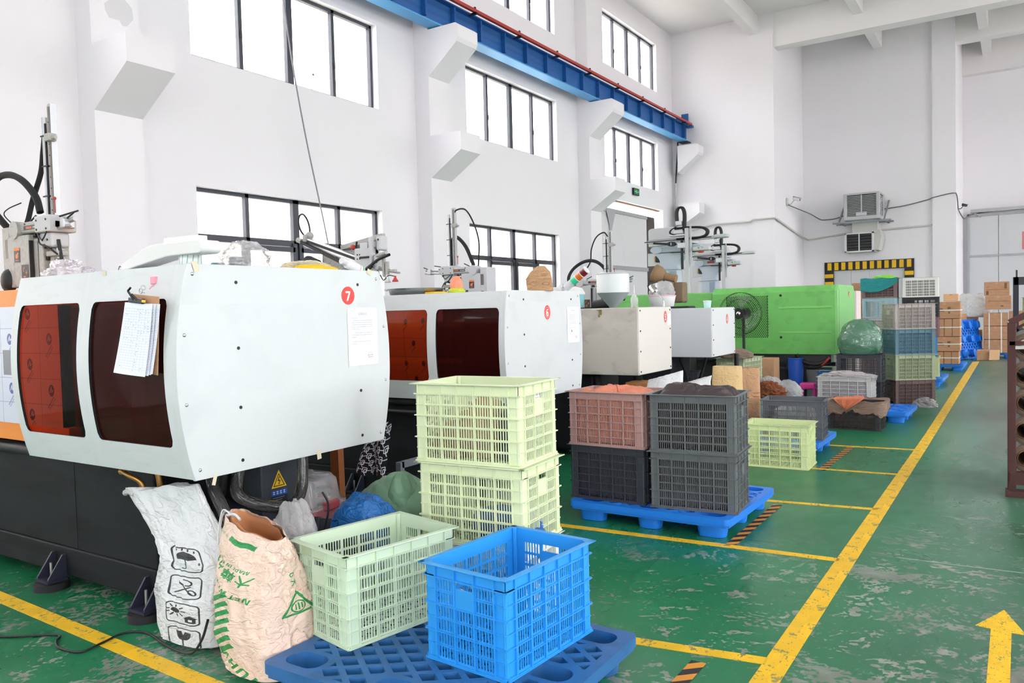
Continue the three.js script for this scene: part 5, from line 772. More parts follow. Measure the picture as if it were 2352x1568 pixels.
const whiteTex = canvastex(1024, 1024, (x, w, h) => {
  x.fillStyle = '#e0e2e5'; x.fillRect(0, 0, w, h);
  for (let i = 0; i < 300; i++) { x.fillStyle = `rgba(190,194,198,${rr(0.03, 0.1)})`; x.fillRect(rr(0, w), rr(0, h), rr(3, 40), rr(2, 30)); }
  x.fillStyle = 'rgba(120,124,128,0.16)'; for (let i = 0; i < 90; i++) { x.beginPath(); x.ellipse(rr(350, 460), rr(520, 830), rr(4, 22), rr(4, 14), rr(0, 3), 0, 7); x.fill(); }
  x.strokeStyle = '#34363a'; x.fillStyle = '#34363a'; x.lineCap = 'round';
  const sym = (cy, f) => { x.save(); x.translate(0.55 * w, cy * h); x.scale(1.3, 1.16); x.lineWidth = 5; const r = 17, a = 50, b = 54; x.beginPath(); x.moveTo(-a + r, -b); x.lineTo(a - r, -b); x.arcTo(a, -b, a, -b + r, r); x.lineTo(a, b - r); x.arcTo(a, b, a - r, b, r); x.lineTo(-a + r, b); x.arcTo(-a, b, -a, b - r, r); x.lineTo(-a, -b + r); x.arcTo(-a, -b, -a + r, -b, r); x.stroke(); f(); x.restore(); };
  sym(0.455, () => { x.beginPath(); x.arc(0, -4, 34, Math.PI, 0); x.fill(); x.lineWidth = 4; x.beginPath(); x.moveTo(0, -10); x.lineTo(0, 34); x.arc(-7, 34, 7, 0, Math.PI * 0.8); x.stroke(); for (const [a, b] of [[-26, -44], [-6, -47], [14, -46], [32, -38], [38, 14]]) { x.beginPath(); x.ellipse(a, b, 3, 6, 0.3, 0, 7); x.fill(); } });
  sym(0.61, () => { x.lineWidth = 5; x.beginPath(); x.moveTo(-6, -36); x.bezierCurveTo(30, -44, 30, -6, 4, -10); x.moveTo(-18, -28); x.lineTo(26, 34); x.moveTo(20, -6); x.lineTo(-30, 34); x.stroke(); x.beginPath(); x.ellipse(26, 24, 8, 14, -0.6, 0, 7); x.stroke(); });
  sym(0.765, () => { x.beginPath(); x.arc(-22, -12, 15, 0, 7); x.fill(); x.lineWidth = 5; for (let i = 0; i < 9; i++) { const t = i * 0.7; x.beginPath(); x.moveTo(-22 + 21 * Math.cos(t), -12 + 21 * Math.sin(t)); x.lineTo(-22 + 32 * Math.cos(t), -12 + 32 * Math.sin(t)); x.stroke(); } x.beginPath(); x.moveTo(4, 20); x.lineTo(26, 2); x.lineTo(46, 20); x.lineTo(40, 20); x.lineTo(40, 42); x.lineTo(10, 42); x.lineTo(10, 20); x.fill(); x.fillStyle = '#e0e2e5'; x.fillRect(20, 22, 12, 12); x.fillStyle = '#34363a'; });
  sym(0.918, () => { x.beginPath(); x.moveTo(-26, -36); x.lineTo(-6, -40); x.lineTo(2, -20); x.lineTo(8, -40); x.lineTo(26, -36); x.quadraticCurveTo(26, 4, 0, 6); x.quadraticCurveTo(-26, 4, -26, -36); x.fill(); x.lineWidth = 5; x.beginPath(); x.moveTo(0, 4); x.lineTo(0, 38); x.moveTo(-18, 40); x.lineTo(18, 40); x.stroke(); });
  x.globalAlpha = 0.5; x.lineWidth = 2.5; for (let i = 0; i < 9; i++) { const a = 372 + (i % 3) * 34, b = 690 + Math.floor(i / 3) * 44; x.beginPath(); x.moveTo(a, b); x.bezierCurveTo(a + 20, b - 26, a - 6, b + 30, a + 22, b + 20); x.stroke(); }
});
// a soft bag as skinned rings; f(t) -> { x, y, z, a, b, e }; wrinkles push the skin in and out along its rings
function sackGeo(f, { n = 110, m = 90, sd = 1, amp = 0.012, cap1 = true, horiz = 0.35, tiltTop, vh } = {}) {
  const rings = [];
  for (let j = 0; j <= m; j++) {
    const t = j / m, c = f(t), e = c.e ?? 2.6, r = [];
    for (let i = 0; i < n; i++) {
      const th = -Math.PI / 2 - 2 * Math.PI * i / n, co = Math.cos(th), si = Math.sin(th), k = 1 / Math.pow(Math.pow(Math.abs(co), e) + Math.pow(Math.abs(si), e), 1 / e);
      const q = fb3(co * 1.4 + sd * 7, si * 1.4, t * 2.2, 3);
      const rid = 1 - 2.2 * Math.abs(fb3(co * 2.4 + sd * 5 + q, t * 9 * horiz + q * 1.6, si * 2.4, 4));
      const fold = 1 - 2.4 * Math.abs(fb3(co * 3 + sd * 3, t * 16 * horiz + co * 1.2, si * 3 + q * 2, 3));
      const d = (amp * (rid * 0.7 + fold * 0.45) + amp * 1.6 * q) * (c.k ?? 1);
      r.push([c.x + co * (k * c.a + d), c.y + (tiltTop ? tiltTop(co, si, t) : 0) + 0.4 * d * (t > 0.02 ? 1 : 0), c.z + si * (k * c.b + d)]);
    }
    rings.push(r);
  }
  const g = skin(rings, true, cap1);
  if (vh) { const p = g.attributes.position, u = g.attributes.uv; for (let i = 0; i < p.count; i++) u.setY(i, clamp(p.getY(i) / vh, 0.001, 0.999)); }
  return g;
}
const key = (K) => (t) => { let i = 0; while (i < K.length - 2 && K[i + 1][0] < t) i++; const A = K[i], B = K[i + 1], s = sm(clamp((t - A[0]) / (B[0] - A[0]))), o = {}; for (const k of Object.keys(A[1])) o[k] = lerp(A[1][k], B[1][k], s); return o; };
const wrapS = wrinkleBump.clone(); wrapS.repeat.set(2, 1.6); wrapS.needsUpdate = true;
const weave = datatex(256, 256, (u, v, i, j) => { const a = ((i >> 1) + (j >> 1)) % 2 ? 150 : 110, g = a + 60 * fb2(i / 30, j / 30, 3); return [g, g, g]; }, false, true);
{
  const t = thing('woven_sack', 'tall creased white woven sack printed with four black handling symbols', 'sack');
  mesh('sack_body', sackGeo(key([[0, { x: -3.47, y: 0.005, z: -2.42, a: 0.17, b: 0.08, e: 2.4, k: 0.3 }], [0.035, { x: -3.47, y: 0.02, z: -2.42, a: 0.225, b: 0.125, e: 2.8, k: 0.8 }], [0.3, { x: -3.47, y: 0.24, z: -2.42, a: 0.245, b: 0.14, e: 2.8, k: 1 }], [0.55, { x: -3.455, y: 0.42, z: -2.43, a: 0.235, b: 0.125, e: 2.6, k: 1 }], [0.68, { x: -3.53, y: 0.50, z: -2.42, a: 0.225, b: 0.075, e: 2.2, k: 1 }], [0.85, { x: -3.63, y: 0.63, z: -2.41, a: 0.245, b: 0.04, e: 2, k: 0.9 }], [1, { x: -3.725, y: 0.735, z: -2.41, a: 0.29, b: 0.022, e: 2, k: 0.7 }]]), { sd: 2, amp: 0.024, n: 160, m: 150, vh: 0.8, tiltTop: (c, s, tt) => ss(0.6, 1, tt) * c * 0.05 + ss(0.9, 1, tt) * 0.012 * Math.sin(c * 6) }), phys(0xffffff, 0.5, { map: whiteTex, bumpMap: wrapS, bumpScale: 0.004, sheen: 0.2 }), t);
  mesh('rolled_corner', tube([[-4.03, 0.68, -2.4], [-3.98, 0.695, -2.39], [-3.92, 0.685, -2.388]], 0.018, 16, 8), M.whiteBag, t);
}
{
  const t = thing('woven_sack', 'pale pink open woven sack with green printing beside the front pallet', 'sack');
  const K = key([[0, { x: -2.87, y: 0.004, z: -2.37, a: 0.13, b: 0.1, e: 2.2, k: 0.3 }], [0.04, { x: -2.875, y: 0.02, z: -2.37, a: 0.2, b: 0.155, e: 2.5, k: 0.9 }], [0.3, { x: -2.92, y: 0.2, z: -2.37, a: 0.205, b: 0.165, e: 2.6, k: 1 }], [0.55, { x: -2.93, y: 0.37, z: -2.37, a: 0.2, b: 0.16, e: 2.4, k: 1 }], [0.8, { x: -2.925, y: 0.53, z: -2.36, a: 0.18, b: 0.125, e: 2.2, k: 0.9 }], [1, { x: -2.91, y: 0.66, z: -2.34, a: 0.165, b: 0.075, e: 2.0, k: 0.6 }]]);
  const tilt = (c, s, tt) => -ss(0.7, 1, tt) * c * 0.045 + ss(0.96, 1, tt) * 0.006 * Math.sin(c * 9 + s * 4);
  mesh('sack_body', sackGeo(K, { sd: 5, amp: 0.019, n: 160, m: 150, vh: 0.7, cap1: false, tiltTop: tilt, horiz: 0.6 }), phys(0xffffff, 0.55, { map: pinkTex, bumpMap: wrapS, bumpScale: 0.0035, sheen: 0.2 }), t);
  mesh('sack_lining', sackGeo((tt) => { const c = K(1 - 0.3 * (1 - tt)); return { ...c, a: c.a - 0.012, b: c.b - 0.012, k: 0.5 }; }, { sd: 5, amp: 0.005, m: 16, cap1: false, tiltTop: (c, s, tt) => tilt(c, s, 0.7 + 0.3 * tt), horiz: 0.5 }), std(0xcf9468, 0.8), t);
  mesh('drawstring', [tube([[-3.0, 0.70, -2.29], [-3.08, 0.72, -2.3], [-3.12, 0.68, -2.31], [-3.13, 0.6, -2.3], [-3.12, 0.56, -2.29]], 0.004, 24, 6), tube([[-3.0, 0.705, -2.3], [-3.1, 0.705, -2.32], [-3.135, 0.64, -2.32], [-3.11, 0.54, -2.3]], 0.004, 24, 6), tube([[-3.05, 0.70, -2.29], [-2.98, 0.715, -2.28], [-2.93, 0.70, -2.27]], 0.006, 16, 6)], M.white, t);
}
function sack(name, label, cat, mat, K, opt, pos = [0, 0, 0], turn = 0, group) { return tag(put_(mesh(name, sackGeo(key(K), opt), mat), pos, turn), label, cat, group); }
function put_(o, p, t) { o.position.set(...p); o.rotation.y = t; return o; }
const kraftK = (h, a, b) => [[0, { x: 0, y: 0.003, z: 0, a: a * 0.92, b: b * 0.9, e: 5, k: 0.2 }], [0.05, { x: 0, y: h * 0.04, z: 0, a, b, e: 4.5, k: 1 }], [0.6, { x: 0, y: h * 0.6, z: 0, a, b, e: 4, k: 1 }], [0.9, { x: 0, y: h * 0.9, z: 0, a: a * 0.98, b: b * 0.75, e: 4, k: 0.8 }], [1, { x: 0, y: h, z: 0, a: a * 0.97, b: b * 0.6, e: 4, k: 0.5 }]];
const kraftPrint = (bg, fg, sc = 1) => canvastex(512, 512, (x, w, h) => { x.fillStyle = bg; x.fillRect(0, 0, w, h); x.fillStyle = fg; x.strokeStyle = fg; x.lineWidth = 5; x.globalAlpha = 0.6; x.save(); x.translate(w * 0.34, h * 0.75); x.rotate(-Math.PI / 2); x.font = 'bold 40px sans-serif'; for (let i = 0; i < 7; i++) { x.fillRect(i * 34, -22, 22, 4); x.fillRect(i * 34 + 8, -30, 5, 28); x.fillRect(i * 34, -10, 22, 4); if (i % 2) x.fillRect(i * 34 + 18, -26, 4, 24); } x.restore(); x.beginPath(); x.arc(w * 0.62, h * 0.7, 24, 0, 7); x.stroke(); x.fillRect(w * 0.56, h * 0.3, 60, 6); x.fillRect(w * 0.56, h * 0.34, 40, 6); });
sack('paper_sack', 'light yellow kraft paper sack standing behind the grey crate of brown bags', 'sack', std(0xffffff, 0.75, 0, { map: kraftPrint('#e6c48f', '#c9542e'), bumpMap: wrinkleBump, bumpScale: 0.005 }), kraftK(0.95, 0.15, 0.1), { sd: 9, amp: 0.008, n: 64, m: 40 }, [-2.63, 0, -8.28], 0.1);
sack('paper_sack', 'open brown kraft paper sack with white rim beside the light blue crate', 'sack', std(0xffffff, 0.75, 0, { map: kraftPrint('#cfa27c', '#b0523a'), bumpMap: wrinkleBump, bumpScale: 0.005 }), kraftK(0.87, 0.13, 0.1), { sd: 11, amp: 0.006, n: 64, m: 40, cap1: false }, [-2.66, 0, -9.15], 0.3);
sack('paper_sack', 'crumpled brown kraft paper sack standing on machine six', 'sack', std(0xffffff, 0.75, 0, { map: kraftPrint('#c39a72', '#4a3a30'), bumpMap: wrinkleBump, bumpScale: 0.006 }), [[0, { x: 0, y: 0, z: 0, a: 0.105, b: 0.07, e: 3, k: 0.5 }], [0.55, { x: -0.01, y: 0.1, z: 0, a: 0.1, b: 0.075, e: 3, k: 1 }], [0.8, { x: 0, y: 0.158, z: 0, a: 0.078, b: 0.05, e: 2.6, k: 1 }], [1, { x: 0.01, y: 0.205, z: 0, a: 0.03, b: 0.012, e: 2, k: 0.5 }]], { sd: 13, amp: 0.006, n: 90, m: 60 }, [-3.32, 1.753, -5.6], 0.2);
for (const [p, h, a, l, sd] of [[[-2.84, 0, -6.95], 0.98, 0.16, 'bulging white woven sack just behind the dusky pink crate', 15], [[-2.7, 0, -7.35], 0.9, 0.15, 'white woven sack with a peaked corner behind the brown bags', 17]]) sack('woven_sack', l, 'sack', M.whiteBag, [[0, { x: 0, y: 0.004, z: 0, a: a * 0.9, b: 0.12, e: 2.6, k: 0.3 }], [0.2, { x: 0, y: h * 0.2, z: 0, a: a * 1.05, b: 0.15, e: 2.6, k: 1 }], [0.7, { x: 0.01, y: h * 0.7, z: 0, a, b: 0.12, e: 2.4, k: 1 }], [1, { x: 0.05, y: h * 0.97, z: 0, a: a * 0.92, b: 0.03, e: 2, k: 1 }]], { sd, amp: 0.022, n: 80, m: 60, tiltTop: (c, s, t) => ss(0.6, 1, t) * c * 0.05 }, p, 0.1);
// lumps
function blobGeo([sx, sy, sz], sd, amp = 0.12, fr = 1.6, flat = 0.25, n = 64) {
  const g = new THREE.SphereGeometry(1, n, Math.round(n * 0.7)), p = g.attributes.position;
  for (let i = 0; i < p.count; i++) { let x = p.getX(i), y = p.getY(i), z = p.getZ(i); const q = fb3(x * fr + sd, y * fr, z * fr + sd * 2, 3), r = 1 + amp * (1.2 * q + 0.9 * (0.5 - 1.6 * Math.abs(fb3(x * fr * 1.8 + q * 2, y * fr * 1.8 + sd, z * fr * 1.8, 4)))); x *= r; y *= r; z *= r; if (y < -flat) y = -flat + (y + flat) * 0.1; p.setXYZ(i, x * sx, (y + flat) * sy, z * sz); }
  g.deleteAttribute('normal'); const h = BGU.mergeVertices(g, 1e-5); h.computeVertexNormals(); return h;
}
function blob(name, label, cat, mat, pos, size, sd, o = {}) { return tag(put_(mesh(name, blobGeo(size, sd, o.amp, o.fr, o.flat, o.n), mat), pos, o.turn ?? 0), label, cat, o.group); }
// heap of cloth filling a crate up to and above its rim: walls straight, top folded
function fillGeo(L, W, H, top, sd) {
  return sackGeo((t) => { const s = clamp(t / 0.62); if (t <= 0.62) return { x: 0, y: 0.012 + s * (H - 0.012), z: 0, a: L / 2, b: W / 2, e: 9, k: t < 0.02 ? 0.2 : 1 }; const q = (t - 0.62) / 0.38; return { x: 0, y: H + top * sm(Math.min(1, q * 4)), z: 0, a: L / 2 * (1.0 - q * 0.995), b: W / 2 * (1 - q * 0.995), e: 6 - 3 * q, k: 1.5 }; }, { sd, amp: 0.011, n: 140, m: 90, horiz: 0.9, cap1: true, tiltTop: (c, s, t) => t > 0.62 ? (0.05 * (0.5 - 1.9 * Math.abs(fb2(c * (1 - t) * 3.6 + sd, s * (1 - t) * 5 + c + sd * 2, 3))) + 0.03 * fb2(c * (1 - t) * 4 + sd, s * (1 - t) * 3, 2)) * ss(0.63, 0.72, t) : 0 });
}
function fill(label, cat, mat, pos, turn, [L, W, H, top], sd) { return tag(put_(mesh('cloth_heap', fillGeo(L, W, H, top, sd), mat), pos, turn), label, cat); }
const wrapB = wrinkleBump.clone(); wrapB.repeat.set(2.5, 2.5); wrapB.needsUpdate = true;
for (const k of ['film', 'whiteBag']) M[k].bumpMap = wrapB;
const clothM = (c) => std(c, 0.9, 0, { bumpMap: wrinkleBump, bumpScale: 0.003 });
fill('salmon pink cloth filling the dusky pink crate', 'cloth', clothM(0xd98a72), [-2.62, 0.575, -5.54], -0.02, [0.55, 0.36, 0.365, 0.02], 21);
fill('dark brown cloth bags heaped in the upper grey crate', 'cloth', phys(0x3c2f31, 0.5, { bumpMap: wrinkleBump, bumpScale: 0.003, sheen: 0.4 }), [P2[0], 0.575, P2[1]], 0.09, [0.55, 0.36, 0.37, 0.045], 23);
fill('grey brown cloth bags packed in the lower grey crate', 'cloth', clothM(0x5a585a), [P2[0], 0.164, P2[1]], 0.09, [0.545, 0.355, 0.36, 0.01], 25);
fill('grey cloth bags packed in the near black crate', 'cloth', clothM(0x45434a), [-2.62, 0.164, -5.55], -0.02, [0.545, 0.355, 0.36, 0.01], 27);
for (const [x, y, z, L, c, l, sd] of [[-1.46, 0.02, -13.5, 0.56, 0x5d4f4d, 'brown packed parts in the lowest tower crate', 31], [-1.46, 0.405, -13.5, 0.56, 0x8d9077, 'pale packed parts in the sage green tower crate', 33], [-1.46, 0.79, -13.5, 0.56, 0x4f7ea0, 'blue packed parts in the blue-grey tower crate', 35], [-1.46, 1.175, -13.5, 0.56, 0x9b908c, 'taupe packed parts in the topmost tower crate', 37]]) fill(l, 'parts', clothM(c), [x, y, z], 0.58, [0.54, 0.36, 0.3, 0.02], sd);
for (const [x, y, c, l, sd] of [[-1.62, 0.165, 0x8a7a60, 'brown lumps in the straw green far crate', 41], [-1.66, 0.55, 0x1a63a8, 'blue packed parts in the azure far crate', 42], [-1.62, 0.915, 0x6e4c52, 'wine coloured parts in the wine red far crate', 43], [-1.62, 1.67, 0x55565a, 'dark fabric showing through the white topmost far crate', 44], [-2.32, 1.67, 0x5a4a4a, 'brown fabric in the far crate beneath the teal cloth', 45], [-2.32, 0.92, 0xa8a4a6, 'grey parts in the light grey far crate', 46]]) fill(l, 'parts', clothM(c), [x, y, y > 1.6 ? -16.98 : -16.97], 0.06, [0.52, 0.34, 0.29, 0.02], sd);
blob('cloth_bundle', 'tan striped cloth bundle inside the topmost lime crate', 'cloth', clothM(0xb39a78), [-2.40, 0.84, -3.43], [0.14, 0.19, 0.12], 51, { amp: 0.3, fr: 2.2, flat: 0.5 });
blob('cloth_bundle', 'second tan cloth bundle low in the topmost lime crate', 'cloth', clothM(0xa78f70), [-2.54, 0.84, -3.4], [0.12, 0.11, 0.12], 52, { amp: 0.3, fr: 2.2, flat: 0.5 });
blob('plastic_bag', 'dark navy bag at the right of the topmost lime crate', 'bag', phys(0x2b2f3a, 0.4), [-2.2, 0.84, -3.42], [0.09, 0.17, 0.1], 53, { amp: 0.2, flat: 0.5 });
blob('plastic_bag', 'pale pinkish bag behind the end of the topmost lime crate', 'bag', M.film, [-2.26, 0.84, -3.52], [0.1, 0.2, 0.08], 54, { amp: 0.25, flat: 0.5 });
blob('plastic_bag', 'blue bag seen through the slots of the middle stack crate', 'bag', phys(0x2a62b4, 0.45, { bumpMap: wrinkleBump, bumpScale: 0.004 }), [-2.26, 0.428, -3.44], [0.2, 0.09, 0.12], 55, { amp: 0.25, flat: 0.5 });
blob('plastic_bag', 'blue bag showing low in the white stack crate', 'bag', phys(0x2a5fb0, 0.45), [-2.4, 0.014, -3.44], [0.2, 0.13, 0.12], 56, { amp: 0.25, flat: 0.5 });
blob('clear_bag', 'crumpled clear plastic bags in the slate grey crate', 'bag', M.film, [-2.08, 0.165, -8.9], [0.25, 0.22, 0.16], 57, { amp: 0.3, fr: 2.4, flat: 0.5 });
blob('grey_film', 'crumpled grey film lying on the pale grey crate', 'film', phys(0xb9b0b2, 0.4, { bumpMap: wrinkleBump, bumpScale: 0.006 }), [-2.08, 0.5, -11.95], [0.33, 0.08, 0.19], 58, { amp: 0.35, fr: 2.4, flat: 0.3 });
fill('grey packed film inside the pale grey crate', 'film', clothM(0xaaa2a4), [-2.08, 0.165, -11.95], 0, [0.66, 0.36, 0.33, 0.02], 59);
blob('cloth_bundle', 'rusty brown cloth heaped on the light blue crate', 'cloth', clothM(0x8a4f33), [-2.72, 0.40, -10.3], [0.17, 0.13, 0.13], 60, { amp: 0.5, fr: 2.6, flat: 0.3 });
for (const [dx, dy, dz, s, l] of [[-0.05, 0.42, -0.12, 0.17, 'largest clear plastic bag on the light blue crate'], [0.2, 0.40, -0.05, 0.15, 'silvery clear bag at the right of the light blue crate'], [-0.28, 0.40, -0.02, 0.12, 'pale bag at the left of the light blue crate']]) blob('clear_bag', l, 'bag', M.film, [-2.72 + dx, dy, -10.42 + dz], [s, s * 0.95, s * 0.8], 61 + dx * 10, { amp: 0.22, fr: 1.5, flat: 0.4 });
blob('green_bag', 'big dark green tied plastic bag resting on the charcoal crate', 'bag', phys(0x4d7a62, 0.22, { clearcoat: 0.5, bumpMap: wrinkleBump, bumpScale: 0.004 }), [-2.02, 0.825, -12.72], [0.31, 0.34, 0.27], 64, { amp: 0.10, fr: 1.3, flat: 0.5 });
blob('clear_bag', 'small clear plastic bag on the floor by the crate tower', 'bag', M.clearPlastic, [-1.22, 0, -13.25], [0.14, 0.1, 0.1], 66, { amp: 0.4, flat: 0.3 });
blob('green_bag', 'crumpled green woven bag leaning against the lime stack', 'bag', phys(0x6f9478, 0.55, { bumpMap: weave, bumpScale: 0.0008 }), [-3.08, 0.0, -3.5], [0.36, 0.40, 0.28], 67, { amp: 0.09, fr: 1.1, flat: 0.6, n: 110 });
blob('bag_neck', 'twisted neck of green woven bag beside the lime stack', 'bag', phys(0x6f9478, 0.55, { bumpMap: weave, bumpScale: 0.0008 }), [-2.97, 0.5, -3.42], [0.075, 0.14, 0.09], 68, { amp: 0.16, fr: 1.4, flat: 0.4 });
blob('blue_bag', 'shiny wrinkled blue plastic bag behind the mint crate', 'bag', phys(0x2468b0, 0.3, { bumpMap: wrinkleBump, bumpScale: 0.008 }), [-2.97, 0.22, -3.12], [0.22, 0.28, 0.14], 69, { amp: 0.12, fr: 1.3, flat: 0.5, n: 110 });
blob('clear_bag', 'crumpled clear plastic bag between pink sack and mint crate', 'bag', M.film, [-3.05, 0.30, -2.68], [0.13, 0.24, 0.1], 70, { amp: 0.22, fr: 1.4, flat: 0.5, n: 90 });
// bag liners folded over crate rims
function liner(label, mat, pos, turn, L, W, drop, sd, cat = 'bag') {
  const R = (k, y, amp, fr) => sring(0, y, 0, L / 2 * k + 0.012, W / 2 * k + 0.012, 9, 120, (q, t) => { const a = fb2(Math.cos(t) * fr + sd, Math.sin(t) * fr + sd, 3); q[0] *= 1 + amp * a; q[2] *= 1 + amp * a; q[1] += amp * 0.9 * a + (amp > 0.1 ? 0.03 * Math.sin(t * 3 + sd) : 0); });
  return tag(put_(mesh('bag_liner', skin([R(0.74, -0.2, 0.04, 5), R(0.8, -0.06, 0.04, 5), R(0.97, 0.01, 0.03, 6), R(1.01, 0.022, 0.02, 6), R(1.04, 0.0, 0.03, 6), R(1.045, -drop * 0.5, 0.05, 7), R(1.05, -drop, 0.11, 7)], true, false), mat), pos, turn), label, cat);
}
liner('brown plastic bag folded over the rim of the black crate', phys(0x8d7364, 0.45, { bumpMap: wrinkleBump, bumpScale: 0.006 }), [-1.76, 0.345, -10.78], -0.02, 0.665, 0.475, 0.13, 3);
fill('brown packed cloth in the lined black crate', 'cloth', clothM(0x6f5a4e), [-1.76, 0.014, -10.78], -0.02, [0.56, 0.37, 0.22, 0.02], 72);
function drape(name, label, mat, pts, sd, cat = 'cloth') {    // hanging triangle of cloth: rows of [left, right] points
  return tag(mesh(name, surf((u, v) => { const k = v * (pts.length - 1), i = Math.min(pts.length - 2, Math.floor(k)), f = k - i, P = [0, 1, 2].map((c) => lerp(lerp(pts[i][0][c], pts[i][1][c], u), lerp(pts[i + 1][0][c], pts[i + 1][1][c], u), f)); const w = 0.012 * Math.sin(u * 17 + v * 3 + sd) + 0.012 * fb2(u * 6 + sd, v * 5, 3); return [P[0], P[1] + w * 0.5, P[2] + w]; }, 30, 24), mat), label, cat);
}
drape('orange_cloth', 'small orange cloth hanging over the brown bag liner', clothM(0xd9805e), [[[-1.97, 0.40, -10.68], [-1.66, 0.42, -10.68]], [[-1.99, 0.39, -10.50], [-1.62, 0.40, -10.50]], [[-1.93, 0.33, -10.49], [-1.72, 0.33, -10.49]], [[-1.85, 0.26, -10.485], [-1.83, 0.26, -10.485]]], 2);
{ const t = thing('teal_cloth', 'teal cloth draped over the topmost crate of the far left column', 'cloth'), m = phys(0x1f8f92, 0.6, { bumpMap: wrinkleBump, bumpScale: 0.005 });
  mesh('cloth_front', surf((u, v) => [lerp(-2.64, -1.98, u), 2.04 - v * (0.26 - 0.17 * Math.max(0, (u - 0.55) / 0.45)) + 0.008 * Math.sin(u * 14), -16.69 + 0.01 * Math.sin(u * 20 + v * 4)], 30, 10), m, t);
  mesh('cloth_top', surf((u, v) => [lerp(-2.64, -1.98, u), 2.035 + 0.012 * fb2(u * 5, v * 5, 2), lerp(-16.69, -17.16, v)], 14, 10), m, t);
  blob('lime_bag', 'small lime green bag on top of the teal cloth', 'bag', phys(0x8fdc4a, 0.4), [-2.24, 2.04, -16.9], [0.19, 0.05, 0.12], 73, { amp: 0.3 }); }
{ const t = thing('patterned_fabric', 'black fabric with white interlocking link pattern hanging behind machine seven', 'fabric');
  const tex = canvastex(512, 512, (x) => { x.fillStyle = '#15141c'; x.fillRect(0, 0, 512, 512); x.strokeStyle = '#e9e6f2'; x.lineWidth = 9; for (let i = 0; i < 5; i++) for (let j = 0; j < 6; j++) { const a = i * 110 + (j % 2) * 55 - 20, b = j * 92 - 20; const q = (cx, cy, w, h) => { x.beginPath(); x.moveTo(cx - w + 10, cy - h); x.lineTo(cx + w - 10, cy - h); x.arcTo(cx + w, cy - h, cx + w, cy - h + 10, 10); x.lineTo(cx + w, cy + h - 10); x.arcTo(cx + w, cy + h, cx + w - 10, cy + h, 10); x.lineTo(cx - w + 10, cy + h); x.arcTo(cx - w, cy + h, cx - w, cy + h - 10, 10); x.lineTo(cx - w, cy - h + 10); x.arcTo(cx - w, cy - h, cx - w + 10, cy - h, 10); x.stroke(); }; q(a, b, 24, 30); q(a + 8, b + 8, 12, 18); x.beginPath(); x.moveTo(a + 24, b); x.lineTo(a + 88, b); x.moveTo(a, b + 30); x.lineTo(a + 20, b + 66); x.stroke(); } });
  mesh('fabric_panel', surf((u, v) => { const fl = Math.sin(u * 9 + v * 2) * 0.018; return [lerp(lerp(-3.77, -3.5, u), lerp(-3.66, -3.44, u), v), lerp(0.53, lerp(0.74, 0.93, u), v) + 0.01 * Math.sin(u * 12), -3.86 + fl]; }, 30, 16), std(0xffffff, 0.85, 0, { map: tex }), t); }
tag(mesh('timber_post', [box(0.075, 0.9, 0.05, -3.79, 0.45, -3.72, 0, 0, 0.02)], M.brownWood), 'brown timber post standing under the end of machine seven', 'post');
{ const t = thing('storage_box', 'pink plastic storage box with a domed clear lid under machine seven', 'box', [-3.68, 0.20, -3.28], 0.12);
  const R = (y, a, b) => sring(0, y, 0, a, b, 6, 44);
  mesh('tub', skin([R(0, 0.2, 0.14), R(0.02, 0.215, 0.155), R(0.27, 0.235, 0.175), R(0.275, 0.228, 0.168), R(0.03, 0.208, 0.148)], true, true), M.pinkPlastic, t);
  mesh('lid', skin([R(0.265, 0.25, 0.19), R(0.285, 0.25, 0.19), R(0.29, 0.225, 0.165), R(0.42, 0.205, 0.145), R(0.45, 0.18, 0.12), R(0.455, 0.09, 0.06), R(0.47, 0.085, 0.055), R(0.47, 0.02, 0.01)], false, true), M.clearPlastic, t);
  mesh('latch', rbox(0.04, 0.05, 0.12, 0.245, 0.28, 0, 0.01), std(0xc95a68, 0.4), t);
  blob('film_scrap', 'crumpled scraps of film inside the clear-lidded pink box', 'film', M.film, [-3.68, 0.42, -3.28], [0.16, 0.09, 0.11], 75, { amp: 0.5, flat: 0.4 }); 
  tag(mesh('box_stand', b6(-3.9, -3.46, 0, 0.2, -3.48, -3.1), M.darkSteel), 'dark steel block carrying the pink storage box', 'stand'); }
tag(mesh('machine_frame_leg', [bar([-3.45, 0, -3.95], [-3.45, 0.62, -3.95], 0.04, 0.04), bar([-3.45, 0.6, -3.95], [-3.45, 0.6, -4.3], 0.04, 0.04), bar([-3.45, 0, -4.3], [-3.45, 0.62, -4.3], 0.04, 0.04)], std(0x6b7077, 0.5, 0.3)), 'small grey steel stand behind the green woven bag', 'stand');
tag(mesh('floor_cable', tube([[-5.4, 0.008, -1.6], [-4.7, 0.008, -1.82], [-4.38, 0.008, -1.905], [-4.16, 0.008, -2.05], [-4.10, 0.008, -2.06], [-4.06, 0.008, -2.02], [-3.96, 0.008, -1.985], [-3.82, 0.008, -2.01], [-3.83, 0.008, -2.12], [-3.85, 0.008, -2.25], [-3.75, 0.008, -2.31], [-3.55, 0.01, -2.27], [-3.4, 0.012, -2.25], [-3.24, 0.05, -2.215], [-3.14, 0.14, -2.2], [-3.09, 0.24, -2.2]], 0.006, 140, 6), M.black), 'thin black cable snaking over the green floor by the white sack', 'cable');
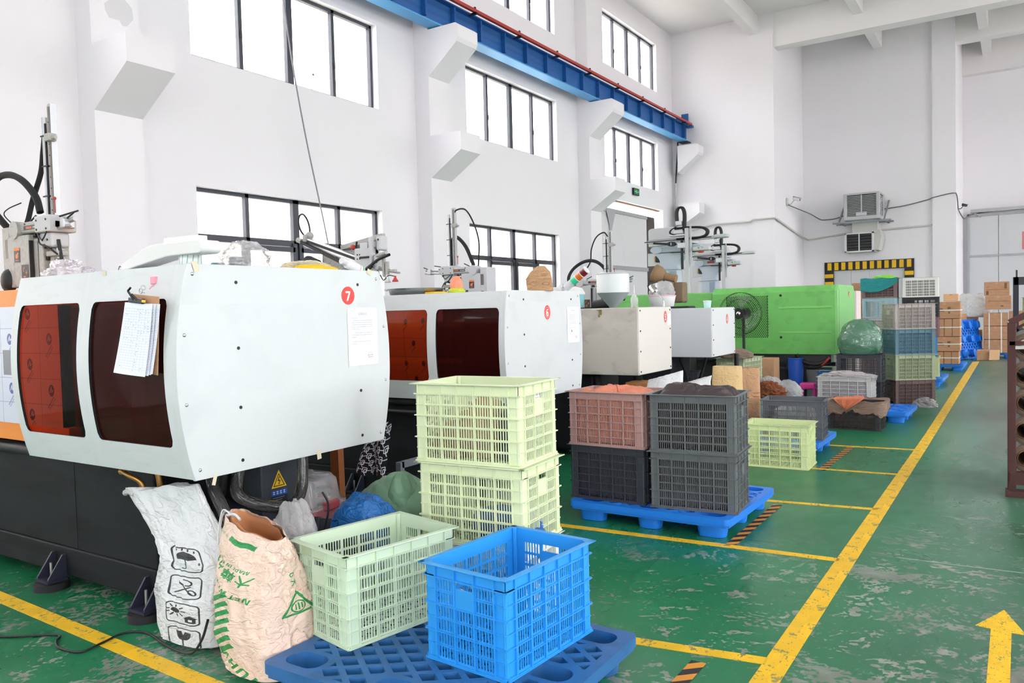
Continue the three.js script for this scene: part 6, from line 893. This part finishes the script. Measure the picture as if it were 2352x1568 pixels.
// ------------------------------------------------------------------ small things on machine seven
const T7 = 1.851;
{ const t = thing('foam_tray', 'white bent foam board balanced on a roll on machine seven', 'foam board', [0, 0, 0]);
  mesh('board', put(extr((() => { const s = new THREE.Shape(); s.moveTo(-3.79, 1.857); s.lineTo(-3.77, 1.853); s.lineTo(-3.42, 1.902); s.quadraticCurveTo(-3.4, 1.905, -3.18, 1.905); s.quadraticCurveTo(-3.15, 1.905, -3.15, 1.93); s.quadraticCurveTo(-3.15, 1.955, -3.18, 1.955); s.lineTo(-3.48, 1.955); s.quadraticCurveTo(-3.56, 1.955, -3.62, 1.93); s.lineTo(-3.785, 1.872); s.closePath(); return s; })(), 0.1, { bevelEnabled: true, bevelSize: 0.006, bevelThickness: 0.006, bevelSegments: 2 }), 0, 0.002, -2.39), M.foam, t);
  mesh('top_block', rbox(0.24, 0.028, 0.07, -3.34, 1.975, -2.34, 0.004), M.foam, t); }
{ const t = thing('tape_roll', 'patterned tape roll standing under the white foam board', 'tape', [-3.335, T7, -2.36]);
  mesh('tape', lathe([[0.02, 0], [0.052, 0], [0.052, 0.05], [0.02, 0.05]], 0, 0, 0), std(0xffffff, 0.35, 0, { map: canvastex(256, 64, (x) => { x.fillStyle = '#e6eae8'; x.fillRect(0, 0, 256, 64); x.strokeStyle = '#7fb3ab'; x.lineWidth = 3; for (let i = 0; i < 14; i++) { x.beginPath(); x.moveTo(i * 20, 60); x.lineTo(i * 20 + 14, 8); x.stroke(); } }) }), t); mesh('core', cyl(0.021, 0.021, 0.05, 0, 0.025, 0, 0, 0, 0, 20, true), M.cardboard, t); }
blob('white_bag', 'knotted translucent white plastic bag on machine seven', 'bag', M.film, [-3.35, T7, -2.69], [0.11, 0.075, 0.125], 81, { amp: 0.3, fr: 1.8, flat: 0.7 });
blob('yellow_bag', 'clear bag of yellow granules lying on machine seven', 'bag', phys(0xf0e6c4, 0.3, { transmission: 0.35, thickness: 0, bumpMap: wrinkleBump, bumpScale: 0.005 }), [-3.35, T7, -3.10], [0.08, 0.035, 0.15], 82, { amp: 0.3, fr: 1.6, flat: 0.5 });
blob('yellow_granules', 'yellow granules showing at the edge of a bag', 'granules', M.yellow, [-3.285, T7, -3.11], [0.06, 0.022, 0.14], 83, { amp: 0.2, flat: 0.4 });
{ const t = thing('spray_can', 'white spray can lying on its side near the folded robot', 'can', [-3.33, T7 + 0.03, -3.46], 0); const g = put(merge([]. concat(cyl(0.03, 0.03, 0.12, 0, 0, 0), lathe([[0.03, 0.06], [0.022, 0.075], [0.012, 0.078], [0, 0.078]]))), 0, 0, 0, 1.2, 0.3, 0.3); mesh('can_body', g, M.white, t); mesh('cap', put(cyl(0.022, 0.022, 0.035, 0, 0.09, 0), 0, 0, 0, 1.2, 0.3, 0.3), M.pale, t); mesh('green_band', put(cyl(0.0305, 0.0305, 0.012, 0, -0.05, 0), 0, 0, 0, 1.2, 0.3, 0.3), std(0x35b878, 0.4), t); mesh('pink_band', put(cyl(0.0304, 0.0304, 0.004, 0, -0.025, 0), 0, 0, 0, 1.2, 0.3, 0.3), std(0xe36a9a, 0.4), t); }
{ const t = thing('paper_cup', 'white cup with blue lettering lying open towards the camera on machine seven', 'cup', [-3.87, T7 + 0.035, -2.42], 0); mesh('cup_wall', put(lathe([[0.026, -0.04], [0.036, 0.035], [0.034, 0.035], [0.024, -0.038]]), 0, 0, 0, 1.2, -0.5, 0), M.white, t); mesh('blue_print', put(lathe([[0.0335, 0.0], [0.0362, 0.02]]), 0, 0, 0, 1.2, -0.5, 0), std(0x4a4fa0, 0.5), t); }
{ const t = thing('wire_clip', 'tiny yellow and lilac clip with wire loop on machine seven', 'clip', [-3.96, T7, -2.4]); mesh('clip_body', rbox(0.05, 0.018, 0.03, 0.02, 0.009, 0, 0.004), M.yellow, t); mesh('lilac_cap', rbox(0.025, 0.012, 0.02, 0.02, 0.024, 0, 0.003), std(0xd9cfe8, 0.5), t); mesh('wire', tube([[0.0, 0.01, 0], [-0.03, 0.035, 0], [-0.045, 0.015, 0], [-0.03, 0.0, 0.01]], 0.002, 20, 6), M.black, t); }
for (const [x, z, h, l] of [[-3.56, -2.68, 0.04, 'shorter teal plastic cylinder on machine seven'], [-3.5, -2.75, 0.07, 'taller teal plastic cylinder on machine seven']]) tag(mesh('teal_cylinder', lathe([[0, 0], [0.035, 0], [0.035, h - 0.004], [0.031, h], [0, h]], x, T7, z), std(0x5d97a0, 0.4)), l, 'cylinder');
blob('clear_film', 'loose crumpled clear film at the left end of machine seven', 'film', M.clearPlastic, [-4.42, T7, -2.35], [0.17, 0.06, 0.06], 84, { amp: 0.5, fr: 2, flat: 0.3 });
{ const t = thing('clipboard', 'brown clipboard with handwritten tally sheets hanging on machine seven', 'clipboard', [-3.42, 0, -2.155]);
  const z = (y) => 0.0 + 0.01 * (1.7 - y); const slant = -0.08;
  mesh('board', rbox(0.22, 0.36, 0.004, 0.01, 1.535, 0, 0.002, 0, 0, -0.1), M.cardboard, t);
  const sheet = canvastex(256, 384, (x, w, h) => { x.fillStyle = '#eef1fa'; x.fillRect(0, 0, w, h); x.strokeStyle = '#c3c9de'; x.lineWidth = 1.5; for (let j = 0; j < 24; j++) { x.beginPath(); x.moveTo(6, 30 + j * 14); x.lineTo(250, 30 + j * 14); x.stroke(); } for (let i = 0; i < 11; i++) { x.beginPath(); x.moveTo(10 + i * 24, 24); x.lineTo(10 + i * 24, 366); x.stroke(); } let s = 3; const r = () => (s = (s * 16807) % 2147483647) / 2147483647; x.strokeStyle = '#5a679c'; for (let i = 0; i < 11; i++) for (let j = 0; j < 24; j++) if (r() < (i === 6 ? 0.8 : j < 12 ? 0.3 : 0.06)) { const a = 14 + i * 24, b = 33 + j * 14; x.beginPath(); x.moveTo(a, b + r() * 8); x.quadraticCurveTo(a + 6 * r(), b - 2, a + 14 * r(), b + 8 * r()); x.stroke(); } });
  const sm_ = std(0xffffff, 0.8, 0, { map: sheet });
  for (let k = 0; k < 4; k++) mesh('paper_sheet', surf((u, v) => { const y = lerp(1.355 + k * 0.004, 1.685, v), x = lerp(lerp(-0.2, -0.105, v), lerp(0.055, 0.112, v), u) + k * 0.012; return [x, y - u * 0.015, 0.006 + (3 - k) * 0.004 + 0.016 * (1 - v) ** 2 + 0.006 * Math.sin(u * 3 + k)]; }, 8, 10), sm_, t);
  mesh('clip', [rbox(0.11, 0.025, 0.02, 0.0, 1.69, 0.025, 0.006, 0, 0, -0.1), rod([-0.01, 1.69, 0.03], [-0.025, 1.735, 0.05], 0.005), rod([-0.025, 1.735, 0.05], [-0.01, 1.75, 0.045], 0.005), rod([0.02, 1.69, 0.03], [0.0, 1.72, 0.05], 0.005)], std(0x3b3a3c, 0.25, 0.7), t);
  mesh('yellow_tab', rbox(0.07, 0.012, 0.004, 0.045, 1.687, 0.032, 0.002, 0, 0, -0.1), M.yellow, t);
  mesh('chain', [put(new THREE.TorusGeometry(0.012, 0.0025, 6, 14), -0.005, 1.735, 0.0), put(new THREE.TorusGeometry(0.01, 0.0025, 6, 14), 0.0, 1.75, -0.01, 0, 1.2), rod([-0.025, 1.735, -0.01], [0.01, 1.725, -0.01], 0.002)], M.steel, t); }
tag(mesh('magnet_hook', [rbox(0.04, 0.035, 0.02, -3.425, 1.785, -2.226, 0.004), rod([-3.425, 1.765, -2.22], [-3.425, 1.745, -2.2], 0.003)], std(0xf0a0b4, 0.5)), 'small pink magnetic hook above the clipboard', 'hook');
// ------------------------------------------------------------------ things on machine six
{ const t = thing('steel_pan', 'shallow round steel pan on machine six', 'pan', [-4.32, 1.754, -5.22]); mesh('pan_wall', lathe([[0, 0.002], [0.22, 0.002], [0.235, 0.05], [0.245, 0.052], [0.232, 0.046], [0.215, 0.006]]), M.steel, t); mesh('pan_handle', tube([[-0.235, 0.04, 0.02], [-0.27, 0.05, 0.04], [-0.27, 0.05, 0.1], [-0.235, 0.04, 0.1]], 0.005, 20, 6), M.steel, t); }
blob('orange_bag', 'orange and lime patterned bag on machine six', 'bag', std(0xf2906e, 0.5), [-3.95, 1.754, -5.3], [0.055, 0.09, 0.05], 91, { amp: 0.15, flat: 0.6 });
blob('lime_scrap', 'lime green scrap under the orange bag on machine six', 'scrap', std(0xc6d43a, 0.5), [-3.93, 1.754, -5.27], [0.075, 0.03, 0.05], 92, { amp: 0.2, flat: 0.5 });
tag(mesh('yellow_tray', rbox(0.16, 0.014, 0.1, -4.05, 1.762, -5.15, 0.004), M.yellow), 'flat yellow plastic tray on the edge of machine six', 'tray');
{ const t = thing('signal_tower', 'tilted signal tower light with green, orange and red lenses', 'signal light', [-3.33, 1.775, -6.03], 0);
  const S = put; const a = -0.98, q = (g) => put(g, 0, 0, 0, 0, 0, 0).applyMatrix4(new THREE.Matrix4().makeRotationZ(-0.95));
  mesh('foot', [rbox(0.09, 0.035, 0.07, -0.06, 0.0, 0, 0.01), cyl(0.022, 0.022, 0.04, -0.03, 0.025, 0, Math.PI / 2)], M.white, t);
  mesh('stem', q(cyl(0.032, 0.032, 0.09, 0, 0.06, 0)), M.pale, t);
  [[0x3fe0a8, 'green_lens', 0.125], [0xe5802f, 'orange_lens', 0.18], [0x8f1f2c, 'red_lens', 0.237]].forEach(([c, n, h]) => { mesh(n, q(cyl(0.034, 0.034, 0.05, 0, h, 0)), phys(c, 0.2, { transmission: 0.3, thickness: 0 }), t); mesh('ring', q(cyl(0.036, 0.036, 0.007, 0, h + 0.0285, 0)), M.white, t); }); void S; void a; }
// ------------------------------------------------------------------ around the beige and white machines
{ const t = thing('hopper_dryer', 'white cylindrical hopper with grey cone behind the beige machine', 'hopper', [-4.52, 1.6, -9.5]); mesh('drum', lathe([[0.0, 0.46], [0.2, 0.46], [0.215, 0.45], [0.215, 0.2]]), std(0xdfe4e6, 0.4), t); mesh('cone', lathe([[0.217, 0.2], [0.06, 0.02], [0.05, 0.0]]), std(0xb9bfc2, 0.4, 0.3), t); mesh('hoop', lathe([[0.216, 0.445], [0.222, 0.445], [0.222, 0.455], [0.216, 0.455]]), M.steel, t); mesh('throat', cyl(0.05, 0.05, 0.1, 0, -0.04, 0), M.steel, t); }
tag(mesh('barrel_unit', [rod([-4.9, 1.62, -9.7], [-4.6, 1.66, -9.7], 0.09), rod([-4.8, 1.7, -9.75], [-4.55, 1.7, -9.75], 0.05), r6(-5.1, -4.4, 1.45, 1.58, -10.2, -9.6, 0.02)], M.darkSteel), 'dark oily heating barrel under the hopper', 'barrel');
tag(mesh('steel_bench', [b6(-5.05, -4.7, 1.57, 1.615, -9.25, -8.95), b6(-5.03, -4.99, 0, 1.57, -9.12, -9.08), b6(-4.76, -4.72, 0, 1.57, -9.12, -9.08)], M.darkSteel), 'tall dark steel bench carrying the turquoise bucket', 'bench');
{ const t = thing('bucket', 'turquoise plastic bucket with white lid behind machine five', 'bucket', [-4.87, 1.62, -9.1]); mesh('pail', lathe([[0, 0], [0.1, 0], [0.125, 0.17], [0.12, 0.17], [0.097, 0.01]]), std(0x8fcfd0, 0.45), t); mesh('lid', lathe([[0.128, 0.165], [0.128, 0.185], [0.09, 0.25], [0, 0.27]]), M.foam, t); }
blob('yellow_rag', 'folded yellow cloth on the heating barrel', 'cloth', std(0xe9dc7a, 0.7), [-4.6, 1.70, -9.55], [0.07, 0.05, 0.05], 94, { amp: 0.2, flat: 0.4 });
{ const t = thing('white_tub', 'white plastic tub with pink rim full of white film', 'tub', [-4.0, 1.6, -9.9]); mesh('tub_wall', lathe([[0, 0], [0.15, 0], [0.18, 0.14], [0.174, 0.14], [0.146, 0.01]]), M.foam, t); mesh('rim', lathe([[0.178, 0.135], [0.19, 0.14], [0.178, 0.15]]), std(0xe9b6c6, 0.5), t); blob('film_heap', 'crumpled white film heaped in the white tub', 'film', M.film, [-4.0, 1.7, -9.9], [0.15, 0.17, 0.13], 95, { amp: 0.35, flat: 0.3 }); }
{ const t = thing('old_fan', 'brown dusty motor fan on a stained stand beside the gantry robot', 'fan', [-4.5, 1.45, -11.0]); mesh('motor', [put(lathe([[0.0, -0.12], [0.07, -0.11], [0.13, -0.02], [0.14, 0.06], [0, 0.07]]), 0, 0.62, 0, 0, 0, 1.2), rod([0.08, 0.6, 0], [0.28, 0.55, 0], 0.06)], std(0x8f7354, 0.75), t); mesh('column', [cyl(0.07, 0.06, 0.5, 0.12, 0.25, 0, 0, 0, 0, 16), rbox(0.16, 0.3, 0.2, 0.3, 0.35, -0.1, 0.03), cyl(0.035, 0.035, 0.5, 0.22, 0.25, 0.05)], std(0x7d6a55, 0.8), t); mesh('flex', tube([[-0.1, 0.55, 0.05], [-0.14, 0.45, 0.06], [-0.05, 0.38, 0.06], [0.05, 0.42, 0.06]], 0.008, 20, 6), M.black, t); mesh('stand_base', r6(0.1, 0.5, -1.45, 0.15, -0.2, 0.1, 0.03), M.black, t); }
{ const t = thing('work_lamp', 'chrome gooseneck work lamp clamped on the beige machine', 'lamp', [-3.32, 1.601, -8.22]); mesh('gooseneck', tube([[0.02, 0, 0], [0.015, 0.05, 0], [-0.02, 0.11, 0], [-0.07, 0.16, 0]], 0.008, 30, 8), M.chrome, t); mesh('lamp_head', put(lathe([[0.0, 0.06], [0.02, 0.06], [0.035, 0.03], [0.045, -0.03], [0.042, -0.03]]), -0.10, 0.19, 0, 0, 0, 0.7), M.chrome, t); }
{ const t = thing('bottle', 'clear squeeze bottle standing on the beige machine', 'bottle', [-3.62, 1.601, -8.15]); mesh('bottle_body', lathe([[0, 0], [0.04, 0], [0.042, 0.1], [0.02, 0.14], [0.014, 0.16], [0, 0.16]]), M.clearPlastic, t); mesh('nozzle', cyl(0.006, 0.003, 0.09, 0, 0.2, 0), M.white, t); }
{ const t = thing('cup', 'pale turquoise cup with white lid on machine four', 'cup', [-3.42, 1.571, -10.0]); mesh('cup_wall', lathe([[0, 0], [0.042, 0], [0.05, 0.075], [0, 0.075]]), std(0xbfe6e0, 0.5), t); mesh('lid', lathe([[0.054, 0.075], [0.054, 0.092], [0, 0.096]]), M.white, t); }
{ const t = thing('pedestal_fan', 'black wire pedestal fan in front of the green machine', 'fan', [-3.72, 0, -12.45]);
  const ring = (r, z) => put(new THREE.TorusGeometry(r, 0.004, 6, 48), 0, 1.46, z); const wires = [ring(0.33, 0), ring(0.33, 0.06), ring(0.22, 0.1), ring(0.11, 0.115), ring(0.24, -0.07)];
  for (let i = 0; i < 40; i++) { const a = i * Math.PI / 20, c = Math.cos(a), s = Math.sin(a); wires.push(tube([[0.08 * c, 1.46 + 0.08 * s, 0.118], [0.22 * c, 1.46 + 0.22 * s, 0.1], [0.33 * c, 1.46 + 0.33 * s, 0.03], [0.24 * c, 1.46 + 0.24 * s, -0.07], [0.08 * c, 1.46 + 0.08 * s, -0.1]], 0.0014, 14, 4)); }
  mesh('cage', wires, std(0x2c2d30, 0.4, 0.4), t);
  for (let k = 0; k < 3; k++) mesh('blade', put(surf((u, v) => { const r = lerp(0.06, 0.29, v), a = (u - 0.5) * (0.5 + 1.0 * v); return [r * Math.sin(a), r * Math.cos(a), (u - 0.5) * 0.08]; }, 8, 8), 0, 1.46, 0.02, 0, 0, k * 2.094), phys(0xcfe3d0, 0.2, { transmission: 0.9, thickness: 0 }), t);
  mesh('hub', [cyl(0.085, 0.085, 0.02, 0, 1.46, 0.12, Math.PI / 2), cyl(0.09, 0.07, 0.2, 0, 1.46, -0.15, Math.PI / 2)], M.black, t); mesh('hub_badge', sph(0.035, 0, 1.46, 0.13, 1, 1, 0.4), M.chrome, t);
  mesh('pole', cyl(0.022, 0.022, 1.4, 0, 0.7, -0.14), M.black, t); mesh('foot', lathe([[0.26, 0], [0.25, 0.03], [0.05, 0.06], [0, 0.06]], 0, 0, -0.14), M.black, t); }
// ------------------------------------------------------------------ cartons and bags at the far end
function carton(label, [x0, x1, y0, y1, z0, z1], { straps = [], seam = true, group, mat = M.cardboard, turn = 0, sticks } = {}) {
  const t = thing('carton', label, 'carton', [(x0 + x1) / 2, y0, (z0 + z1) / 2], turn, group), w = x1 - x0, h = y1 - y0, d = z1 - z0;
  mesh('carton_body', rbox(w, h - 0.004, d, 0, h / 2, 0, 0.012), mat, t);
  if (seam) mesh('packing_tape', [b6(-w / 2 + 0.01, w / 2 - 0.01, h - 0.004, h, -0.03, 0.03), b6(-0.03, 0.03, h * 0.8, h - 0.003, d / 2 - 0.001, d / 2 + 0.002)], std(0xc79a6a, 0.35), t);
  for (const s of straps) mesh('strap', typeof s === 'number' ? b6(-w / 2 - 0.004, w / 2 + 0.004, h * s - 0.012, h * s + 0.012, -d / 2 - 0.004, d / 2 + 0.005) : b6(s[0] * w - 0.014, s[0] * w + 0.014, -0.001, h + 0.002, -d / 2 - 0.003, d / 2 + 0.005), M.tape, t);
  if (sticks) mesh('printed_mark', sticks.map(([a, b, p, q]) => b6(a * w, b * w, p * h, q * h, d / 2, d / 2 + 0.0015)), std(0x7b5c44, 0.8), t);
  return t;
}
const marks = [[-0.2, -0.05, 0.55, 0.62], [-0.2, 0.0, 0.42, 0.48], [0.1, 0.2, 0.55, 0.7], [0.12, 0.18, 0.3, 0.42]];
carton('strapped carton with printed marks topmost of the tall carton stack', [-1.76, -1.13, 1.17, 1.545, -20.6, -20.05], { straps: [0.5], sticks: marks });
for (let i = 0; i < 4; i++) carton(`${['leftmost', 'second', 'third', 'rightmost'][i]} of four narrow upright cartons in the upper row of the carton stack`, [-1.76 + i * 0.157, -1.61 + i * 0.157, 0.77, 1.165, -20.6, -20.06], { straps: [0.52], seam: false, group: 'narrow cartons of the stack' });
carton('wide carton with printed marks under the narrow cartons of the stack', [-1.76, -1.14, 0.44, 0.765, -20.6, -20.05], { straps: [0.5], sticks: marks });
for (let i = 0; i < 4; i++) carton(`${['leftmost', 'second', 'third', 'rightmost'][i]} of four narrow upright cartons in the lowest row of the carton stack`, [-1.76 + i * 0.15, -1.615 + i * 0.15, 0.152, 0.435, -20.6, -20.08], { straps: [0.5], seam: false, group: 'narrow cartons at the foot of the stack' });
carton('small pale carton behind the top of the far crate column', [-1.5, -1.2, 1.55, 1.72, -20.9, -20.6], { mat: M.cardLight });
carton('taped brown carton topmost of the stack by the pale gate', [-0.83, -0.26, 1.665, 2.03, -24.95, -24.45], { sticks: [[-0.4, 0.4, 0.42, 0.45], [-0.42, -0.32, 0.05, 0.35], [0.3, 0.4, 0.5, 0.9]] });
carton('bulging brown carton second from the top by the pale gate', [-0.8, -0.22, 1.3, 1.66, -24.95, -24.4], { sticks: [[-0.4, 0.45, 0.6, 0.63], [0.1, 0.2, 0.2, 0.3]] });
for (let k = 0; k < 3; k++) carton(['lowest of the three strapped cartons on the pallet by the gate', 'middle of the three strapped cartons on the pallet by the gate', 'upper of the three strapped cartons on the pallet by the gate'][k], [-0.85, -0.30, 0.152 + k * 0.355, 0.50 + k * 0.355, -25.0, -24.5], { straps: [[-0.26, 0], [0.24, 0]] });
carton('strapped carton at the right edge of the gate stack', [-0.27, 0.3, 0.86, 1.25, -25.0, -24.55], { straps: [[-0.3, 0]] });
carton('open brown carton with a pale flap on the floor by the leaning pallet', [-0.97, -0.60, 0, 0.27, -24.1, -23.7], { seam: false });
tag(mesh('carton_flap', [put(box(0.26, 0.26, 0.006), -0.58, 0.145, -23.68, 0.1, 0.5, 0)], M.cardLight), 'pale folded flap of the open carton on the floor', 'flap');
carton('brown carton half hidden behind the white bags', [-1.42, -1.0, 0.75, 1.1, -25.5, -25.1]);
carton('brown carton beneath another behind the white bags', [-1.42, -0.9, 0.4, 0.745, -25.5, -25.1]);
carton('brown carton on the floor behind the leaning pallet', [-1.5, -0.9, 0, 0.395, -25.5, -25.05]);
tag(mesh('cardboard_sheet', box(0.5, 1.2, 0.02, -1.42, 0.6, -24.25, -0.1, 0.4, 0.05), M.cardboard), 'tall flat cardboard sheet leaning beside the blue pallet', 'sheet');
for (const [p, s, l, sd] of [[[-1.30, 1.1, -25.3], [0.26, 0.4, 0.22], 'white stuffed plastic bag by the far pillar', 101], [[-0.98, 1.1, -25.2], [0.32, 0.4, 0.26], 'round white stuffed plastic bag above the leaning blue pallet', 103]]) blob('white_bag', l, 'bag', M.whiteBag, p, s, sd, { amp: 0.12, flat: 0.6 });
carton('tall brown carton upper of two behind the teal cloth', [-2.98, -2.62, 1.58, 1.99, -18.2, -17.8], { straps: [[0.35, 0]] });
carton('brown carton lower of two behind the teal cloth', [-2.98, -2.62, 1.18, 1.575, -18.2, -17.8]);
crate('grey crate carrying the two cartons behind the far column', null, C.slate, [-2.85, 0.785, -18.0], 0, { H: 0.39 });
crate('grey crate second from the floor behind the far column', null, C.slate, [-2.85, 0.394, -18.0], 0, { H: 0.39 });
crate('grey crate on the floor at the foot behind the far column', null, C.slate, [-2.85, 0.003, -18.0], 0, { H: 0.39 });
{ const t = thing('cabinet', 'narrow pale pink steel cabinet behind the green machine', 'cabinet', [-2.62, 0, -15.1]); mesh('cabinet_body', r6(-0.2, 0.19, 0, 1.79, -0.3, 0.15, 0.01), std(0xe6d6d2, 0.5), t); mesh('cabinet_door', b6(-0.18, 0.17, 0.05, 1.75, 0.15, 0.165), std(0xe9dad6, 0.5), t); mesh('handle', b6(0.12, 0.14, 0.9, 1.05, 0.165, 0.19), M.steel, t); }
// ------------------------------------------------------------------ odds and ends below the machines
carton('brown carton in the shade left of the green machine bed', [-3.38, -3.12, 0.0, 0.78, -12.4, -12.1], { seam: false });
carton('orange brown carton under the beige machine', [-3.5, -3.2, 0.55, 0.82, -7.9, -7.6], { mat: std(0xc98a52, 0.8) });
tag(mesh('pallet_stack_box', b6(-3.55, -3.15, 0, 0.545, -8.0, -7.55), M.darkSteel), 'dark block beneath the orange brown carton', 'block');
{ const t = thing('step_stool', 'small bright pink plastic stool on the floor by the green machine', 'stool', [-2.80, 0, -12.85]); t.scale.set(0.75, 0.85, 0.75); mesh('seat', rbox(0.3, 0.12, 0.24, 0, 0.36, 0, 0.03), std(0xe2459e, 0.4), t); for (const [a, b] of [[-1, -1], [1, -1], [-1, 1], [1, 1]]) mesh('leg', bar([a * 0.12, 0.39, b * 0.09], [a * 0.15, 0, b * 0.11], 0.04, 0.03), std(0xe2459e, 0.4), t); }
{ const t = thing('drum', 'slim blue plastic bin standing under the green machine', 'bin', [-3.02, 0, -13.0]); mesh('bin_body', lathe([[0, 0], [0.1, 0], [0.12, 0.72], [0.112, 0.72], [0.09, 0.01]]), std(0x1d50b4, 0.45), t); mesh('rim', lathe([[0.118, 0.71], [0.13, 0.72], [0.118, 0.735]]), std(0x1d50b4, 0.45), t); }
blob('burlap_bag', 'grey brown cloth bag on the crate under machine four', 'bag', clothM(0x8c7a6c), [-3.45, 0.835, -11.3], [0.22, 0.1, 0.15], 105, { amp: 0.2, flat: 0.4 });
// ------------------------------------------------------------------ racks at the right edge
{ const t = thing('roll_rack', 'dark red brown steel rack of film rolls at the right edge', 'rack', [0.02, 0, -7.5]);
  for (const z of [0, -1.1]) mesh('upright', r6(-0.115, -0.055, 0.0, 1.40, z - 0.03, z + 0.03, 0.006), M.rackBrown, t);
  mesh('foot', [b6(-0.13, 0.9, 0.0, 0.05, -0.06, 0.06), b6(-0.1, 0.9, 0.10, 0.2, -0.045, 0.045)], M.rackBrown, t);
  mesh('rail', [b6(-0.1, 0.9, 1.22, 1.25, -0.03, 0.03), bar([-0.1, 1.40, 0], [0.8, 1.9, 0], 0.05, 0.05), b6(-0.1, -0.06, 0.05, 0.1, -1.1, 0), bar([-0.1, 1.33, -0.02], [0.1, 1.44, 0], 0.02, 0.02)], M.rackBrown, t);
  mesh('white_slat', b6(-0.06, 0.8, 1.19, 1.215, -0.02, 0.05), M.offwhite, t); }
for (let k = 0; k < 5; k++) {
  const t = thing('film_roll', ['grey film roll lowest in the brown rack', 'grey film roll second from the floor in the brown rack', 'grey film roll in the middle of the brown rack', 'grey film roll second from the top in the brown rack', 'stained film roll topmost in the brown rack'][k], 'roll', [0.038 - (k % 2) * 0.008, 0.30 + k * 0.226, -7.56], 0, 'film rolls in the brown rack');
  mesh('film', lathe([[0.07, 0], [0.107, 0], [0.107, 1.0], [0.07, 1.0]], 0, 0, 0, 36, -Math.PI / 2), M.rollGrey, t);
  mesh('roll_end', put(lathe([[0.068, 0.004], [0.108, 0.004], [0.108, -0.03]], 0, 0, 0, 36), 0, 0, 0, Math.PI / 2), M.rollEnd, t);
  mesh('core', lathe([[0.062, -0.012], [0.071, -0.012], [0.071, 1.0], [0.062, 1.0]], 0, 0, 0, 28, -Math.PI / 2), M.core, t);
}
{ const t = thing('storage_rack', 'dark steel storage rack holding a green crate beyond the film rolls', 'rack', [0, 0, -12]);
  for (const z of [0, -0.97]) mesh('upright', b6(-0.09, -0.03, 0, 1.86, z - 0.03, z + 0.03), std(0x20242e, 0.5, 0.2), t);
  mesh('top_beam', [b6(-0.08, 1.2, 1.76, 1.86, -0.03, 0.03), b6(-0.06, -0.04, 1.86, 1.95, -0.01, 0.01)], std(0x33353a, 0.5, 0.2), t);
  mesh('shelf', [b6(-0.06, 1.2, 1.16, 1.2, -1.0, 0.03), b6(-0.06, 1.2, 0.3, 0.34, -1.0, 0.03)], std(0x20242e, 0.5), t); }
crate('yellow-green crate with pink cloth on the dark storage rack', null, C.straw, [0.33, 1.2, -12.35], 0.02, { H: 0.4 });
fill('salmon cloth heaped in the crate on the dark storage rack', 'cloth', clothM(0xd07a78), [0.33, 1.215, -12.35], 0.02, [0.56, 0.37, 0.38, 0.04], 111);
blob('black_bag', 'black stuffed bag on the storage rack shelf', 'bag', phys(0x1c1d22, 0.4), [0.3, 0.34, -12.3], [0.34, 0.5, 0.3], 107, { amp: 0.12, flat: 0.5 });
scene.traverse((o) => { if (o.isMesh) { o.castShadow = o.receiveShadow = true; } });
renderer.render(scene, camera);
